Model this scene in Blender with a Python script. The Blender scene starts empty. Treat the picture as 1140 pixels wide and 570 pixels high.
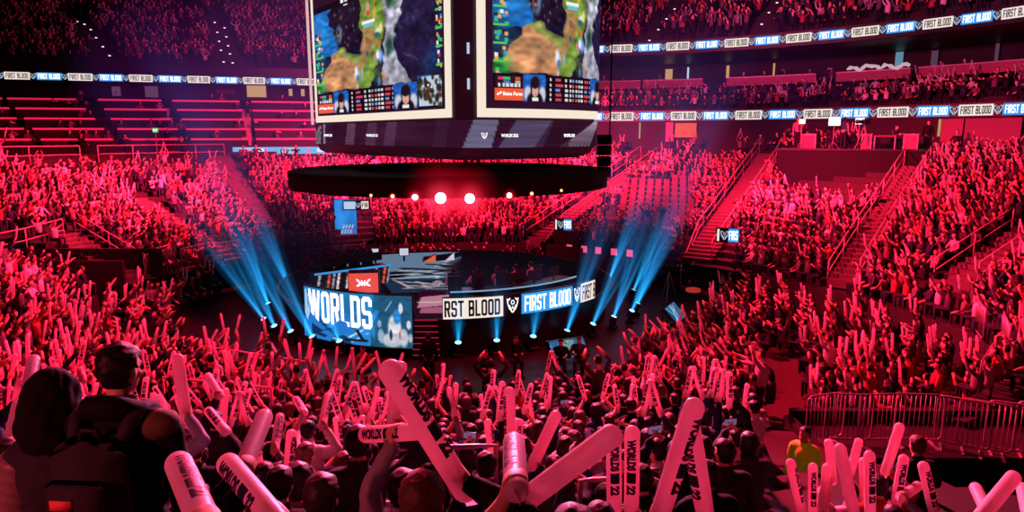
import bpy, bmesh, math, random
import numpy as np
from mathutils import Vector, Matrix, Quaternion

random.seed(7)
RNG = np.random.default_rng(11)
PI = math.pi
SC = bpy.context.scene
COL = SC.collection
SC.view_settings.view_transform = 'Standard'
SC.view_settings.look = 'None'
SC.cycles.transparent_max_bounces = 24
SC.cycles.max_bounces = 5
SC.cycles.diffuse_bounces = 2
SC.cycles.glossy_bounces = 2
SC.cycles.transmission_bounces = 3
SC.cycles.sample_clamp_indirect = 4.0

# ------------------------------------------------------------------ camera
F = 770.0
EYE = 7.5
PITCH = math.atan(135.0 / 770.0)
CP, SP = math.cos(PITCH), math.sin(PITCH)
cam_data = bpy.data.cameras.new('camera')
cam_data.sensor_width = 36.0
cam_data.lens = F / 1140.0 * 36.0
cam_data.clip_start = 0.05
cam_data.clip_end = 300
cam = bpy.data.objects.new('camera', cam_data)
cam.location = (0, 0, EYE)
cam.rotation_euler = (PI / 2 - PITCH, 0, 0)
COL.objects.link(cam)
SC.camera = cam


def ray(x, y):
    a = (x - 570) / F
    b = (285 - y) / F
    return (a, CP + b * SP, -SP + b * CP)


def atz(x, y, z):
    r = ray(x, y)
    t = (z - EYE) / r[2]
    return Vector((r[0] * t, r[1] * t, z))


def aty(x, y, Y):
    r = ray(x, y)
    t = Y / r[1]
    return Vector((r[0] * t, Y, EYE + r[2] * t))


def proj(p):
    z = p[2] - EYE
    d = p[1] * CP - z * SP
    u = p[1] * SP + z * CP
    if d < 0.05:
        return (-9999, -9999, d)
    return (570 + F * p[0] / d, 285 - F * u / d, d)


# ------------------------------------------------------------------ colour and materials
def lin(c):
    c = c / 255.0
    return c / 12.92 if c <= 0.04045 else ((c + 0.055) / 1.055) ** 2.4


def rgb(c):
    return (lin(c[0]), lin(c[1]), lin(c[2]), 1.0)


def mat(name, col, rough=0.6, metal=0.0, emit=None, strength=0.0, noise=0.0, nscale=8.0, spec=0.4, bump=0.0):
    m = bpy.data.materials.new(name)
    m.use_nodes = True
    nt = m.node_tree
    b = nt.nodes['Principled BSDF']
    b.inputs['Base Color'].default_value = rgb(col)
    b.inputs['Roughness'].default_value = rough
    b.inputs['Metallic'].default_value = metal
    b.inputs['Specular IOR Level'].default_value = spec
    if emit:
        b.inputs['Emission Color'].default_value = rgb(emit)
        b.inputs['Emission Strength'].default_value = strength
    if noise or bump:
        tc = nt.nodes.new('ShaderNodeTexCoord')
        n = nt.nodes.new('ShaderNodeTexNoise')
        n.inputs['Scale'].default_value = nscale
        n.inputs['Detail'].default_value = 5
        nt.links.new(tc.outputs['Object'], n.inputs['Vector'])
        if noise:
            mx = nt.nodes.new('ShaderNodeMix')
            mx.data_type = 'RGBA'
            c = rgb(col)
            mx.inputs[6].default_value = tuple(v * (1 - noise) for v in c[:3]) + (1,)
            mx.inputs[7].default_value = tuple(min(1, v * (1 + noise)) for v in c[:3]) + (1,)
            nt.links.new(n.outputs['Fac'], mx.inputs[0])
            nt.links.new(mx.outputs[2], b.inputs['Base Color'])
        if bump:
            bp = nt.nodes.new('ShaderNodeBump')
            bp.inputs['Strength'].default_value = bump
            bp.inputs['Distance'].default_value = 0.02
            nt.links.new(n.outputs['Fac'], bp.inputs['Height'])
            nt.links.new(bp.outputs['Normal'], b.inputs['Normal'])
    return m


def emat(name, col, strength=1.0):
    m = bpy.data.materials.new(name)
    m.use_nodes = True
    nt = m.node_tree
    nt.nodes.clear()
    o = nt.nodes.new('ShaderNodeOutputMaterial')
    e = nt.nodes.new('ShaderNodeEmission')
    e.inputs['Color'].default_value = rgb(col)
    e.inputs['Strength'].default_value = strength
    nt.links.new(e.outputs[0], o.inputs['Surface'])
    return m


def paint_mat(name, strength=1.0):
    """a lit display: its picture is the mesh's own colour attribute"""
    m = emat(name, (255, 255, 255), strength)
    nt = m.node_tree
    e = [n for n in nt.nodes if n.type == 'EMISSION'][0]
    a = nt.nodes.new('ShaderNodeAttribute')
    a.attribute_name = 'picture'
    nt.links.new(a.outputs['Color'], e.inputs['Color'])
    return m


def ramp_mat(name, cols, rough=0.75, attr='tint', bump=0.0):
    """colour picked by a per-person attribute"""
    m = bpy.data.materials.new(name)
    m.use_nodes = True
    nt = m.node_tree
    b = nt.nodes['Principled BSDF']
    b.inputs['Roughness'].default_value = rough
    b.inputs['Specular IOR Level'].default_value = 0.25
    a = nt.nodes.new('ShaderNodeAttribute')
    a.attribute_name = attr
    r = nt.nodes.new('ShaderNodeValToRGB')
    r.color_ramp.interpolation = 'CONSTANT'
    els = r.color_ramp.elements
    els[0].position = 0.0
    els[0].color = rgb(cols[0])
    els[1].position = 1.0 / len(cols)
    els[1].color = rgb(cols[1])
    for i in range(2, len(cols)):
        e = els.new(i / len(cols))
        e.color = rgb(cols[i])
    nt.links.new(a.outputs['Fac'], r.inputs['Fac'])
    nt.links.new(r.outputs['Color'], b.inputs['Base Color'])
    return m


# ------------------------------------------------------------------ object bookkeeping
def tag(o, label=None, cat=None, group=None, kind=None):
    if label:
        o['label'] = label
    if cat:
        o['category'] = cat
    if group:
        o['group'] = group
    if kind:
        o['kind'] = kind
    return o


def empty(name, loc=(0, 0, 0), rz=0.0, label=None, cat=None, group=None):
    o = bpy.data.objects.new(name, None)
    o.empty_display_size = 0.1
    o.location = loc
    o.rotation_euler = (0, 0, rz)
    COL.objects.link(o)
    return tag(o, label, cat, group)


def new_obj(name, me, parent=None):
    o = bpy.data.objects.new(name, me)
    COL.objects.link(o)
    if parent is not None:
        o.parent = parent
    return o


def dup(root, loc=None, rz=None, label=None, group=None, scale=None):
    r = root.copy()
    COL.objects.link(r)
    if loc is not None:
        r.location = loc
    if rz is not None:
        r.rotation_euler = (0, 0, rz)
    if scale is not None:
        r.scale = (scale,) * 3
    if label:
        r['label'] = label
    if group:
        r['group'] = group
    for ch in list(root.children):
        c = ch.copy()
        COL.objects.link(c)
        c.parent = r
        for g in list(ch.children):
            d = g.copy()
            COL.objects.link(d)
            d.parent = c
    return r


class MB:
    """collects shapes, links them as one mesh object"""

    def __init__(s):
        s.v = []
        s.f = []
        s.m = []

    def add(s, vs, fs, m=0):
        o = len(s.v)
        s.v.extend([tuple(p) for p in vs])
        for f in fs:
            s.f.append(tuple(i + o for i in f))
            s.m.append(m)
        return s

    def box(s, c, d, rz=0.0, m=0, M=None, bev=0.0):
        x, y, z = d[0] / 2, d[1] / 2, d[2] / 2
        if bev > 0:
            b = min(bev, x * .9, y * .9, z * .9)
            vs = []
            for zz, ins in ((-z, b), (-z + b, 0), (z - b, 0), (z, b)):
                X, Y = x - ins, y - ins
                k = b
                vs += [(-X + k, -Y, zz), (X - k, -Y, zz), (X, -Y + k, zz), (X, Y - k, zz), (X - k, Y, zz), (-X + k, Y, zz), (-X, Y - k, zz), (-X, -Y + k, zz)]
            fs = [tuple(range(7, -1, -1)), tuple(range(24, 32))]
            for r in range(3):
                for i in range(8):
                    j = (i + 1) % 8
                    fs.append((r * 8 + i, r * 8 + j, r * 8 + 8 + j, r * 8 + 8 + i))
        else:
            vs = [(sx * x, sy * y, sz * z) for sz in (-1, 1) for sy in (-1, 1) for sx in (-1, 1)]
            fs = [(0, 2, 3, 1), (4, 5, 7, 6), (0, 1, 5, 4), (2, 6, 7, 3), (0, 4, 6, 2), (1, 3, 7, 5)]
        if M is None:
            M = Matrix.Translation(c) @ Matrix.Rotation(rz, 4, 'Z')
        else:
            M = M @ Matrix.Translation(c)
        return s.add([M @ Vector(p) for p in vs], fs, m)

    def tube(s, pts, r, n=8, m=0, cap=True, closed=False):
        pts = [Vector(p) for p in pts]
        k = len(pts)
        rs = r if isinstance(r, (list, tuple)) else [r] * k
        vs, fs = [], []
        prev = None
        for i, p in enumerate(pts):
            a = pts[(i - 1) % k] if (closed or i > 0) else pts[i]
            b = pts[(i + 1) % k] if (closed or i < k - 1) else pts[i]
            t = (b - a)
            t = t.normalized() if t.length > 1e-9 else Vector((0, 0, 1))
            if prev is None:
                u = t.cross(Vector((0, 0, 1)))
                if u.length < 1e-3:
                    u = t.cross(Vector((1, 0, 0)))
                u.normalize()
            else:
                u = (prev - t * prev.dot(t))
                u = u.normalized() if u.length > 1e-6 else t.orthogonal().normalized()
            prev = u
            w = t.cross(u)
            for j in range(n):
                an = 2 * PI * j / n
                vs.append(p + (u * math.cos(an) + w * math.sin(an)) * rs[i])
        for i in range(k if closed else k - 1):
            i2 = (i + 1) % k
            for j in range(n):
                j2 = (j + 1) % n
                fs.append((i * n + j, i * n + j2, i2 * n + j2, i2 * n + j))
        if cap and not closed:
            fs.append(tuple(range(n - 1, -1, -1)))
            fs.append(tuple((k - 1) * n + j for j in range(n)))
        return s.add(vs, fs, m)

    def lathe(s, prof, n=16, M=None, m=0, cap=True):
        """prof: list of (r, z)"""
        M = M or Matrix()
        vs, fs = [], []
        for r, z in prof:
            for j in range(n):
                a = 2 * PI * j / n
                vs.append(M @ Vector((r * math.cos(a), r * math.sin(a), z)))
        for i in range(len(prof) - 1):
            for j in range(n):
                j2 = (j + 1) % n
                fs.append((i * n + j, i * n + j2, (i + 1) * n + j2, (i + 1) * n + j))
        if cap:
            fs.append(tuple(range(n - 1, -1, -1)))
            fs.append(tuple((len(prof) - 1) * n + j for j in range(n)))
        return s.add(vs, fs, m)

    def ell(s, c, rad, n=14, k=9, M=None, m=0):
        M = (M or Matrix())
        prof_v, fs = [], []
        for i in range(k + 1):
            ph = PI * i / k
            for j in range(n):
                th = 2 * PI * j / n
                prof_v.append(M @ Vector((c[0] + rad[0] * math.sin(ph) * math.cos(th), c[1] + rad[1] * math.sin(ph) * math.sin(th), c[2] - rad[2] * math.cos(ph))))
        for i in range(k):
            for j in range(n):
                j2 = (j + 1) % n
                fs.append((i * n + j, i * n + j2, (i + 1) * n + j2, (i + 1) * n + j))
        return s.add(prof_v, fs, m)

    def capsule(s, a, b, ra, rb, n=10, m=0, e=3):
        a, b = Vector(a), Vector(b)
        t = (b - a)
        L = t.length
        if L < 1e-6:
            return s.ell(a, (ra, ra, ra), n, 6, m=m)
        t.normalize()
        pts, rs = [], []
        for i in range(e + 1):
            ph = PI / 2 * i / e
            pts.append(a - t * ra * math.cos(ph))
            rs.append(max(ra * math.sin(ph), 0.001))
        for i in range(e + 1):
            ph = PI / 2 * i / e
            pts.append(b + t * rb * math.sin(ph))
            rs.append(max(rb * math.cos(ph), 0.001))
        return s.tube(pts, rs, n, m)

    def prism(s, poly, z0, z1, m=0, M=None):
        M = M or Matrix()
        n = len(poly)
        vs = [M @ Vector((p[0], p[1], z0)) for p in poly] + [M @ Vector((p[0], p[1], z1)) for p in poly]
        fs = [tuple(range(n - 1, -1, -1)), tuple(range(n, 2 * n))]
        for i in range(n):
            j = (i + 1) % n
            fs.append((i, j, n + j, n + i))
        return s.add(vs, fs, m)

    def quad(s, a, b, c, d, m=0):
        return s.add([a, b, c, d], [(0, 1, 2, 3)], m)

    def mesh(s, name, mats, smooth=False):
        me = bpy.data.meshes.new(name)
        me.from_pydata(s.v, [], s.f)
        for mm in (mats if isinstance(mats, (list, tuple)) else [mats]):
            me.materials.append(mm)
        me.polygons.foreach_set('material_index', s.m)
        if smooth:
            me.polygons.foreach_set('use_smooth', [True] * len(s.f))
        me.update()
        return me

    def build(s, name, mats, parent=None, smooth=False):
        return new_obj(name, s.mesh(name, mats, smooth), parent)


# ------------------------------------------------------------------ plan curves: a polyline on the floor plan, read left to right by someone facing it
class Path:
    def __init__(s, pts):
        s.p = np.array(pts, float)[:, :2]
        d = np.linalg.norm(np.diff(s.p, axis=0), axis=1)
        s.s = np.concatenate([[0], np.cumsum(d)])
        s.L = s.s[-1]
        t = np.gradient(s.p, axis=0)
        s.t = t / np.linalg.norm(t, axis=1)[:, None]

    def at(s, q, z, off=0.0):
        x = np.interp(q, s.s, s.p[:, 0])
        y = np.interp(q, s.s, s.p[:, 1])
        tx = np.interp(q, s.s, s.t[:, 0])
        ty = np.interp(q, s.s, s.t[:, 1])
        l = np.hypot(tx, ty)
        return (x + off * ty / l, y - off * tx / l, z)

    def px(s, x, y=150):
        """arc length where the plan curve crosses the sight line of picture point column x"""
        r = ray(x, y)
        best, bs = 1e9, 0
        for q in np.linspace(0, s.L, 3000):
            a = s.at(q, 0)
            e = abs(a[0] * r[1] - a[1] * r[0]) / math.hypot(a[0], a[1])
            if a[1] > 0 and e < best:
                best, bs = e, q
        return bs


def strip(mb, path, s0, s1, z0, z1, off=0.0, ns=None, m=0, thick=0.0):
    ns = ns or max(2, int((s1 - s0) / 0.5) + 1)
    qs = np.linspace(s0, s1, ns)
    vs = []
    for q in qs:
        vs.append(path.at(q, z0, off))
        vs.append(path.at(q, z1, off))
    fs = [(2 * i, 2 * i + 2, 2 * i + 3, 2 * i + 1) for i in range(ns - 1)]
    mb.add(vs, fs, m)
    if thick:
        vs2 = []
        for q in qs:
            vs2.append(path.at(q, z0, off - thick))
            vs2.append(path.at(q, z1, off - thick))
        o = len(vs2)
        allv = vs + vs2
        f2 = []
        for i in range(ns - 1):
            f2.append((o + 2 * i + 1, o + 2 * i + 3, o + 2 * i + 2, o + 2 * i))
            f2.append((2 * i + 1, 2 * i + 3, o + 2 * i + 3, o + 2 * i + 1))
            f2.append((o + 2 * i, o + 2 * i + 2, 2 * i + 2, 2 * i))
        f2.append((0, 1, o + 1, o))
        e = 2 * (ns - 1)
        f2.append((e, o + e, o + e + 1, e + 1))
        mb.add(allv, f2, m)
    return mb


# ------------------------------------------------------------------ lettering
_TXT = {}


def text_geo(body, xs=1.0, bold=0.012, maxedge=None):
    """flat lettering normalised: height 1 (capital height), returns verts (n,2), faces, width"""
    key = (body, xs, bold, maxedge)
    if key in _TXT:
        return _TXT[key]
    cu = bpy.data.curves.new('lettering', 'FONT')
    cu.body = body
    cu.size = 1.0
    cu.offset = bold
    cu.resolution_u = 3
    cu.fill_mode = 'FRONT'
    ob = bpy.data.objects.new('lettering', cu)
    COL.objects.link(ob)
    dg = bpy.context.evaluated_depsgraph_get()
    me = bpy.data.meshes.new_from_object(ob.evaluated_get(dg))
    bpy.data.objects.remove(ob)
    bm = bmesh.new()
    bm.from_mesh(me)
    bpy.data.meshes.remove(me)
    bmesh.ops.remove_doubles(bm, verts=bm.verts, dist=1e-4)
    if maxedge:
        bmesh.ops.triangulate(bm, faces=bm.faces)
        for _ in range(5):
            es = [e for e in bm.edges if e.calc_length() > maxedge]
            if not es:
                break
            bmesh.ops.subdivide_edges(bm, edges=es, cuts=1)
            bmesh.ops.triangulate(bm, faces=bm.faces)
    bm.verts.index_update()
    v = np.array([(p.co.x, p.co.y) for p in bm.verts])
    f = [tuple(q.index for q in g.verts) for g in bm.faces]
    bm.free()
    v[:, 0] -= v[:, 0].min()
    v[:, 1] -= v[:, 1].min()
    h = v[:, 1].max()
    v /= h
    v[:, 0] *= xs
    _TXT[key] = (v, f, v[:, 0].max())
    return _TXT[key]


def _box(x0, y0, x1, y1):
    return [(x0, y0), (x1, y0), (x1, y1), (x0, y1)]


def block_letter(ch, w=.46, t=.15, c=.10):
    """tall condensed block capitals as flat polygons, height 1"""
    r = w - t

    def ring(x0, y0, x1, y1, cl=c, cr=c):
        k = .03
        o = [(x0 + cl, y0), (x1 - cr, y0), (x1, y0 + cr), (x1, y1 - cr), (x1 - cr, y1), (x0 + cl, y1), (x0, y1 - cl), (x0, y0 + cl)]
        i = [(x0 + t + k, y0 + t), (x1 - t - k, y0 + t), (x1 - t, y0 + t + k), (x1 - t, y1 - t - k), (x1 - t - k, y1 - t), (x0 + t + k, y1 - t), (x0 + t, y1 - t - k), (x0 + t, y0 + t + k)]
        return [[o[j], o[(j + 1) % 8], i[(j + 1) % 8], i[j]] for j in range(8)]
    if ch == 'O':
        return ring(0, 0, w, 1), w
    if ch == 'D':
        return ring(0, 0, w, 1, .001, c), w
    if ch == 'B':
        return ring(0, .44, w * .97, 1, .001, .08) + ring(0, 0, w, .56, .001, .08), w
    if ch == 'R':
        return ring(0, .42, w, 1, .001, .09) + [_box(0, 0, t, .5), [(.19, .5), (w - t, 0), (w + .01, 0), (.35, .5)]], w
    if ch == 'P':
        return ring(0, .42, w, 1, .001, .09) + [_box(0, 0, t, .5)], w
    if ch == 'S':
        return [[(c, 1), (0, 1 - c), (0, .56), (.07, .44), (t + .02, .50), (t, .58), (t, 1 - t), (c, 1)][:7], [(c, 1), (t, 1 - t), (r, 1 - t), (w - c, 1)], [(w - c, 1), (r, 1 - t), (r, .70), (w, .70), (w, 1 - c)],
                [(.07, .44), (r, .42), (w, .44), (w - .07, .56), (t + .02, .57), (t, .58)][:6], [(r, .42), (r, t), (w - c, 0), (w, c), (w, .46)], [(w - c, 0), (r, t), (t, t), (c, 0)], [(c, 0), (t, t), (t, .30), (0, .30), (0, c)]], w
    if ch == 'F':
        return [_box(0, 0, t, 1), _box(t, 1 - t, w * .92, 1), _box(t, .45, w * .85, .45 + t)], w * .92
    if ch == 'E':
        return [_box(0, 0, t, 1), _box(t, 1 - t, w * .92, 1), _box(t, .43, w * .85, .43 + t), _box(t, 0, w * .92, t)], w * .92
    if ch == 'L':
        return [_box(0, 0, t, 1), _box(t, 0, w * .9, t)], w * .9
    if ch == 'I':
        return [_box(0, 0, t, 1)], t
    if ch == 'T':
        return [_box(0, 1 - t, w, 1), _box((w - t) / 2, 0, (w + t) / 2, 1 - t)], w
    if ch == 'W':
        W = .72
        q = lambda a, b, wd=t: [(a - wd / 2, 1), (b - wd / 2, 0), (b + wd / 2, 0), (a + wd / 2, 1)]
        return [q(.07, .20), q(.36, .22), q(.36, .50), q(.65, .52)], W
    return [], .22


def block_text(body):
    x, V, Fc = 0, [], []
    for ch in body:
        P, w = block_letter(ch)
        for p in P:
            Fc.append(tuple(range(len(V), len(V) + len(p))))
            V += [(x + a, b) for a, b in p]
        x += w + .07
    return np.array(V), Fc, x - .07


def text_on_path(mb, body, path, s0, s1, z0, z1, off, m=0, bold=0.03):
    if all(ch in 'ODBRPSFELITW ' for ch in body):
        v, f, w = block_text(body)
    else:
        v, f, w = text_geo(body, 1.0, bold)
    vs = []
    for x, y in v:
        vs.append(path.at(s0 + (s1 - s0) * x / w, z0 + (z1 - z0) * y, off))
    mb.add(vs, f, m)


def emblem_polys():
    """crest: two horned wings around a ring above a pointed W, in a unit square"""
    P = []
    for sx in (-1, 1):
        q = lambda L: [(0.5 + sx * a, b) for a, b in L]
        P.append(q([(0.5, 0.95), (0.34, 0.90), (0.20, 0.98), (0.22, 0.86), (0.36, 0.80), (0.40, 0.80)]))
        P.append(q([(0.5, 0.95), (0.40, 0.80), (0.36, 0.60), (0.46, 0.64)]))
        P.append(q([(0.46, 0.62), (0.36, 0.60), (0.24, 0.30), (0.32, 0.30)]))
        P.append(q([(0.24, 0.30), (0.32, 0.30), (0.06, 0.02), (0.0, 0.02), (0.0, 0.10)]))
        P.append(q([(0.30, 0.52), (0.23, 0.52), (0.10, 0.22), (0.14, 0.16)]))
        P.append(q([(0.12, 0.24), (0.06, 0.24), (0.0, 0.36), (0.0, 0.46)]))
    k = 14
    for i in range(k):
        a, b = 2 * PI * i / k, 2 * PI * (i + 1) / k
        P.append([(0.5 + 0.16 * math.cos(a), 0.68 + 0.15 * math.sin(a)), (0.5 + 0.16 * math.cos(b), 0.68 + 0.15 * math.sin(b)),
                  (0.5 + 0.10 * math.cos(b), 0.68 + 0.09 * math.sin(b)), (0.5 + 0.10 * math.cos(a), 0.68 + 0.09 * math.sin(a))])
    return P


EMB = emblem_polys()


def emblem_on_path(mb, path, s0, s1, z0, z1, off, m=0):
    for poly in EMB:
        mb.add([path.at(s0 + (s1 - s0) * x, z0 + (z1 - z0) * y, off) for x, y in poly], [tuple(range(len(poly)))], m)


# ------------------------------------------------------------------ painted display pictures
class Canvas:
    def __init__(s, w, h, bg):
        s.w, s.h = w, h
        s.a = np.zeros((h, w, 3))
        s.a[:] = bg
        s.u, s.v = np.meshgrid((np.arange(w) + .5) / w, (np.arange(h) + .5) / h)  # v runs downward

    def fill(s, mask, c, a=1.0):
        al = mask[..., None] * a
        s.a = s.a * (1 - al) + np.array(c, float) * al

    def rect(s, u0, v0, u1, v1, c, a=1.0):
        s.fill(((s.u >= u0) & (s.u <= u1) & (s.v >= v0) & (s.v <= v1)).astype(float), c, a)

    def ell(s, u, v, ru, rv, c, soft=0.25, a=1.0):
        d = np.sqrt(((s.u - u) / ru) ** 2 + ((s.v - v) / rv) ** 2)
        s.fill(np.clip((1 - d) / max(soft, 1e-3), 0, 1), c, a)

    def poly(s, pts, c, a=1.0):
        ins = np.zeros(s.u.shape, bool)
        n = len(pts)
        for i in range(n):
            x1, y1 = pts[i]
            x2, y2 = pts[(i + 1) % n]
            cond = (y1 > s.v) != (y2 > s.v)
            xs = (x2 - x1) * (s.v - y1) / ((y2 - y1) if abs(y2 - y1) > 1e-9 else 1e-9) + x1
            ins ^= cond & (s.u < xs)
        s.fill(ins.astype(float), c, a)

    def line(s, p, q, w, c, a=1.0):
        p, q = np.array(p), np.array(q)
        d = q - p
        t = np.clip(((s.u - p[0]) * d[0] + (s.v - p[1]) * d[1]) / (d @ d + 1e-9), 0, 1)
        dist = np.hypot(s.u - p[0] - t * d[0], s.v - p[1] - t * d[1])
        s.fill(np.clip((w - dist) / (w * .5), 0, 1), c, a)

    def noise(s, amp, cell, rng):
        g = rng.normal(0, 1, (cell + 2, cell + 2))
        y = s.v * cell
        x = s.u * cell
        yi, xi = y.astype(int), x.astype(int)
        fy, fx = y - yi, x - xi
        n = g[yi, xi] * (1 - fy) * (1 - fx) + g[yi + 1, xi] * fy * (1 - fx) + g[yi, xi + 1] * (1 - fy) * fx + g[yi + 1, xi + 1] * fy * fx
        s.a *= (1 + amp * n)[..., None]

    def warp(s, amp, cell, rng):
        """shift the drawing grid so that edges drawn next run ragged"""
        s.u0, s.v0 = s.u, s.v
        for _ in range(2):
            g = rng.normal(0, 1, (2, cell + 2, cell + 2))
            y, x = s.v0 * cell, s.u0 * cell
            yi, xi = y.astype(int), x.astype(int)
            fy, fx = y - yi, x - xi
            n = [k[yi, xi] * (1 - fy) * (1 - fx) + k[yi + 1, xi] * fy * (1 - fx) + k[yi, xi + 1] * (1 - fy) * fx + k[yi + 1, xi + 1] * fy * fx for k in g]
            s.u, s.v = s.u + amp * n[0], s.v + amp * n[1]
            cell, amp = cell * 3, amp * .5

    def unwarp(s):
        s.u, s.v = s.u0, s.v0

    def blur(s, k):
        for _ in range(k):
            p = np.pad(s.a, ((1, 1), (1, 1), (0, 0)), 'edge')
            s.a = (p[1:-1, 1:-1] * 2 + p[:-2, 1:-1] + p[2:, 1:-1] + p[1:-1, :-2] + p[1:-1, 2:]) / 6

    def linear(s):
        c = np.clip(s.a, 0, 255) / 255
        return np.where(c <= 0.04045, c / 12.92, ((c + 0.055) / 1.055) ** 2.4)


def painted(name, cv, fn, material, parent=None):
    """a display surface: fn(u, v) -> point, v up; one vertex per picture cell"""
    h, w = cv.h, cv.w
    us, vs = np.meshgrid(np.arange(w) / (w - 1), np.arange(h) / (h - 1))
    pts = [fn(a, 1 - b) for a, b in zip(us.ravel(), vs.ravel())]
    fs = [(i * w + j, (i + 1) * w + j, (i + 1) * w + j + 1, i * w + j + 1) for i in range(h - 1) for j in range(w - 1)]
    me = bpy.data.meshes.new(name)
    me.from_pydata(pts, [], fs)
    at = me.color_attributes.new('picture', 'FLOAT_COLOR', 'POINT')
    c = np.ones((h * w, 4))
    c[:, :3] = cv.linear().reshape(-1, 3)
    at.data.foreach_set('color', c.ravel())
    me.materials.append(material)
    me.update()
    return new_obj(name, me, parent)
# ================================================================== THE BOWL
CX, CY = -2.5, 29.0
ROW = 0.74
BK = [  # theta, Rin, z0, a, b, cap, floor-seat inner radius
    (-90, 12.9, 0.5, .182, .0098, 9.0, 12.5), (-70, 12.9, 0.5, .182, .0098, 9.0, 12.4), (-59, 13.3, 0.3, .13, .0098, 9.0, 10.8),
    (-50, 18.0, .9, .22, .004, 9.0, 9.7), (-35, 19.5, 1.2, .30, 0, 7.0, 10.0), (-25, 19.0, 1.2, .35, 0, 6.5, 10.3), (-8, 16.0, 1.2, .36, 0, 6.5, 10.8),
    (5, 14.0, 1.2, .36, 0, 6.5, 12.0), (20, 12.4, 1.2, .36, 0, 6.5, 13.0), (45, 11.6, 1.2, .35, 0, 6.4, 13.0), (90, 11.2, 1.2, .35, 0, 6.3, 13.0), (135, 11.6, 1.2, .35, 0, 6.3, 13.0),
    (152, 12.0, 1.2, .35, 0, 6.3, 12.0), (165, 13.0, 1.2, .35, 0, 6.3, 11.5), (182, 14.2, 1.2, .35, .0, 6.3, 11.4), (196, 14.5, 1.0, .28, .003, 6.3, 11.0), (210, 13.0, .3, .20, .005, 8.0, 10.6),
    (225, 11.5, 0.1, .15, .0092, 9.0, 10.8), (245, 11.3, 0.3, .16, .0096, 9.0, 11.0), (258, 12.5, 0.45, .178, .0098, 9.0, 12.2), (270, 12.9, 0.5, .182, .0098, 9.0, 12.5)]
_bk = np.array(BK, float)


def bpar(th):
    th = (th + 90) % 360 - 90
    return [np.interp(th, _bk[:, 0], _bk[:, i]) for i in range(1, 7)]


def polar(x, y):
    return (math.degrees(math.atan2(y - CY, x - CX)) + 90) % 360 - 90, math.hypot(x - CX, y - CY)


def row_z(th, i):
    R, z0, a, b, cap, rf = bpar(th)
    t = ROW * i
    return min(cap, z0 + a * t + b * t * t)


def bowl_z(x, y, smooth=False):
    th, r = polar(x, y)
    R = bpar(th)[0]
    if r < R:
        return 0.0
    t = (r - R) / ROW
    if smooth:
        i = int(t)
        return row_z(th, i) * (1 - t + i) + row_z(th, i + 1) * (t - i)
    return row_z(th, int(t + 1e-6))


def on_bowl(x, y, add=0.0, lo=20.0):
    r = ray(x, y)
    t = lo
    while t < 75:
        p = (r[0] * t, r[1] * t, EYE + r[2] * t)
        th, rr = polar(p[0], p[1])
        if rr > bpar(th)[0] and p[2] <= bowl_z(p[0], p[1], True) + add:
            return Vector(p)
        t += 0.05
    return Vector(p)


# plan of the perimeter walls
RING = Path([(30 * math.cos(math.radians(a)), 25 + 30 * math.sin(math.radians(a))) for a in np.arange(112, -26, -2.0)])
LWALL = Path([(x, 52 + (x + 35) * 0.31) for x in np.arange(-62, -10.9, 1.0)])


def r_out(th):
    th = (th + 90) % 360 - 90
    d = (math.cos(math.radians(th)), math.sin(math.radians(th)))
    if th < -45 or th > 205:
        return 33.0
    # ring
    ox, oy = CX, CY - 25
    b = ox * d[0] + oy * d[1]
    rr = -b + math.sqrt(max(0, b * b - (ox * ox + oy * oy - 29.7 ** 2)))
    if th > 100:
        # left wall line, minus the loge terrace depth
        den = d[1] - .31 * d[0]
        rl = ((52 + (CX + 35) * .31) - CY) / den - 6.6 if den > 0.05 else 99
        if th < 112:
            return max(rr, rl)
        return min(max(rl, 5), 44)
    return rr


HOLES = []  # (x0, x1, y0, y1) plan rectangles left open for the entrances under the seats


def in_hole(x, y):
    for h in HOLES:
        if h[0] < x < h[1] and h[2] < y < h[3]:
            return True
    return False


HOLES.append((-22.5, -15.6, 27.4, 30.2))     # left entrance
HOLES.append((6.6, 16.5, 8.6, 15.4))         # right entrance below the steel barriers

M_floor = mat('floor_paint', (44, 11, 18), .45, noise=.3, nscale=.7)
M_conc = mat('dark_concrete', (30, 20, 24), .8, noise=.25, nscale=2)
M_step = mat('step_concrete', (78, 56, 62), .75, noise=.2, nscale=3)
M_wallD = mat('dark_wall', (34, 20, 28), .8, noise=.2, nscale=1.5)
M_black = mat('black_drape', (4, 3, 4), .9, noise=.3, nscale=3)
M_blackm = mat('black_metal', (16, 14, 16), .45)
M_steel = mat('galvanised_steel', (170, 160, 165), .38, metal=.6)
M_rail = mat('painted_rail', (190, 150, 155), .45, metal=.2)
M_fascia = mat('balcony_fascia', (150, 70, 95), .6, noise=.15, nscale=2)
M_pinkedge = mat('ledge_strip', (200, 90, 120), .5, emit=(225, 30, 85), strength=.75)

# floor
mb = MB()
mb.box((0, 30, -.1), (130, 110, .2))
tag(mb.build('floor', M_floor), kind='structure')

mb = MB()
mb.add([(5.6, 14.9, .012), (7.6, 13.9, .012), (9.6, 22.4, .012), (7.4, 22.6, .012)], [(0, 1, 2, 3)])
tag(mb.build('carpet', mat('red_carpet', (52, 15, 18), .9, noise=.3, nscale=5)), 'plain red carpet laid along the way between the floor seats and the steel barriers', 'carpet')
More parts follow.
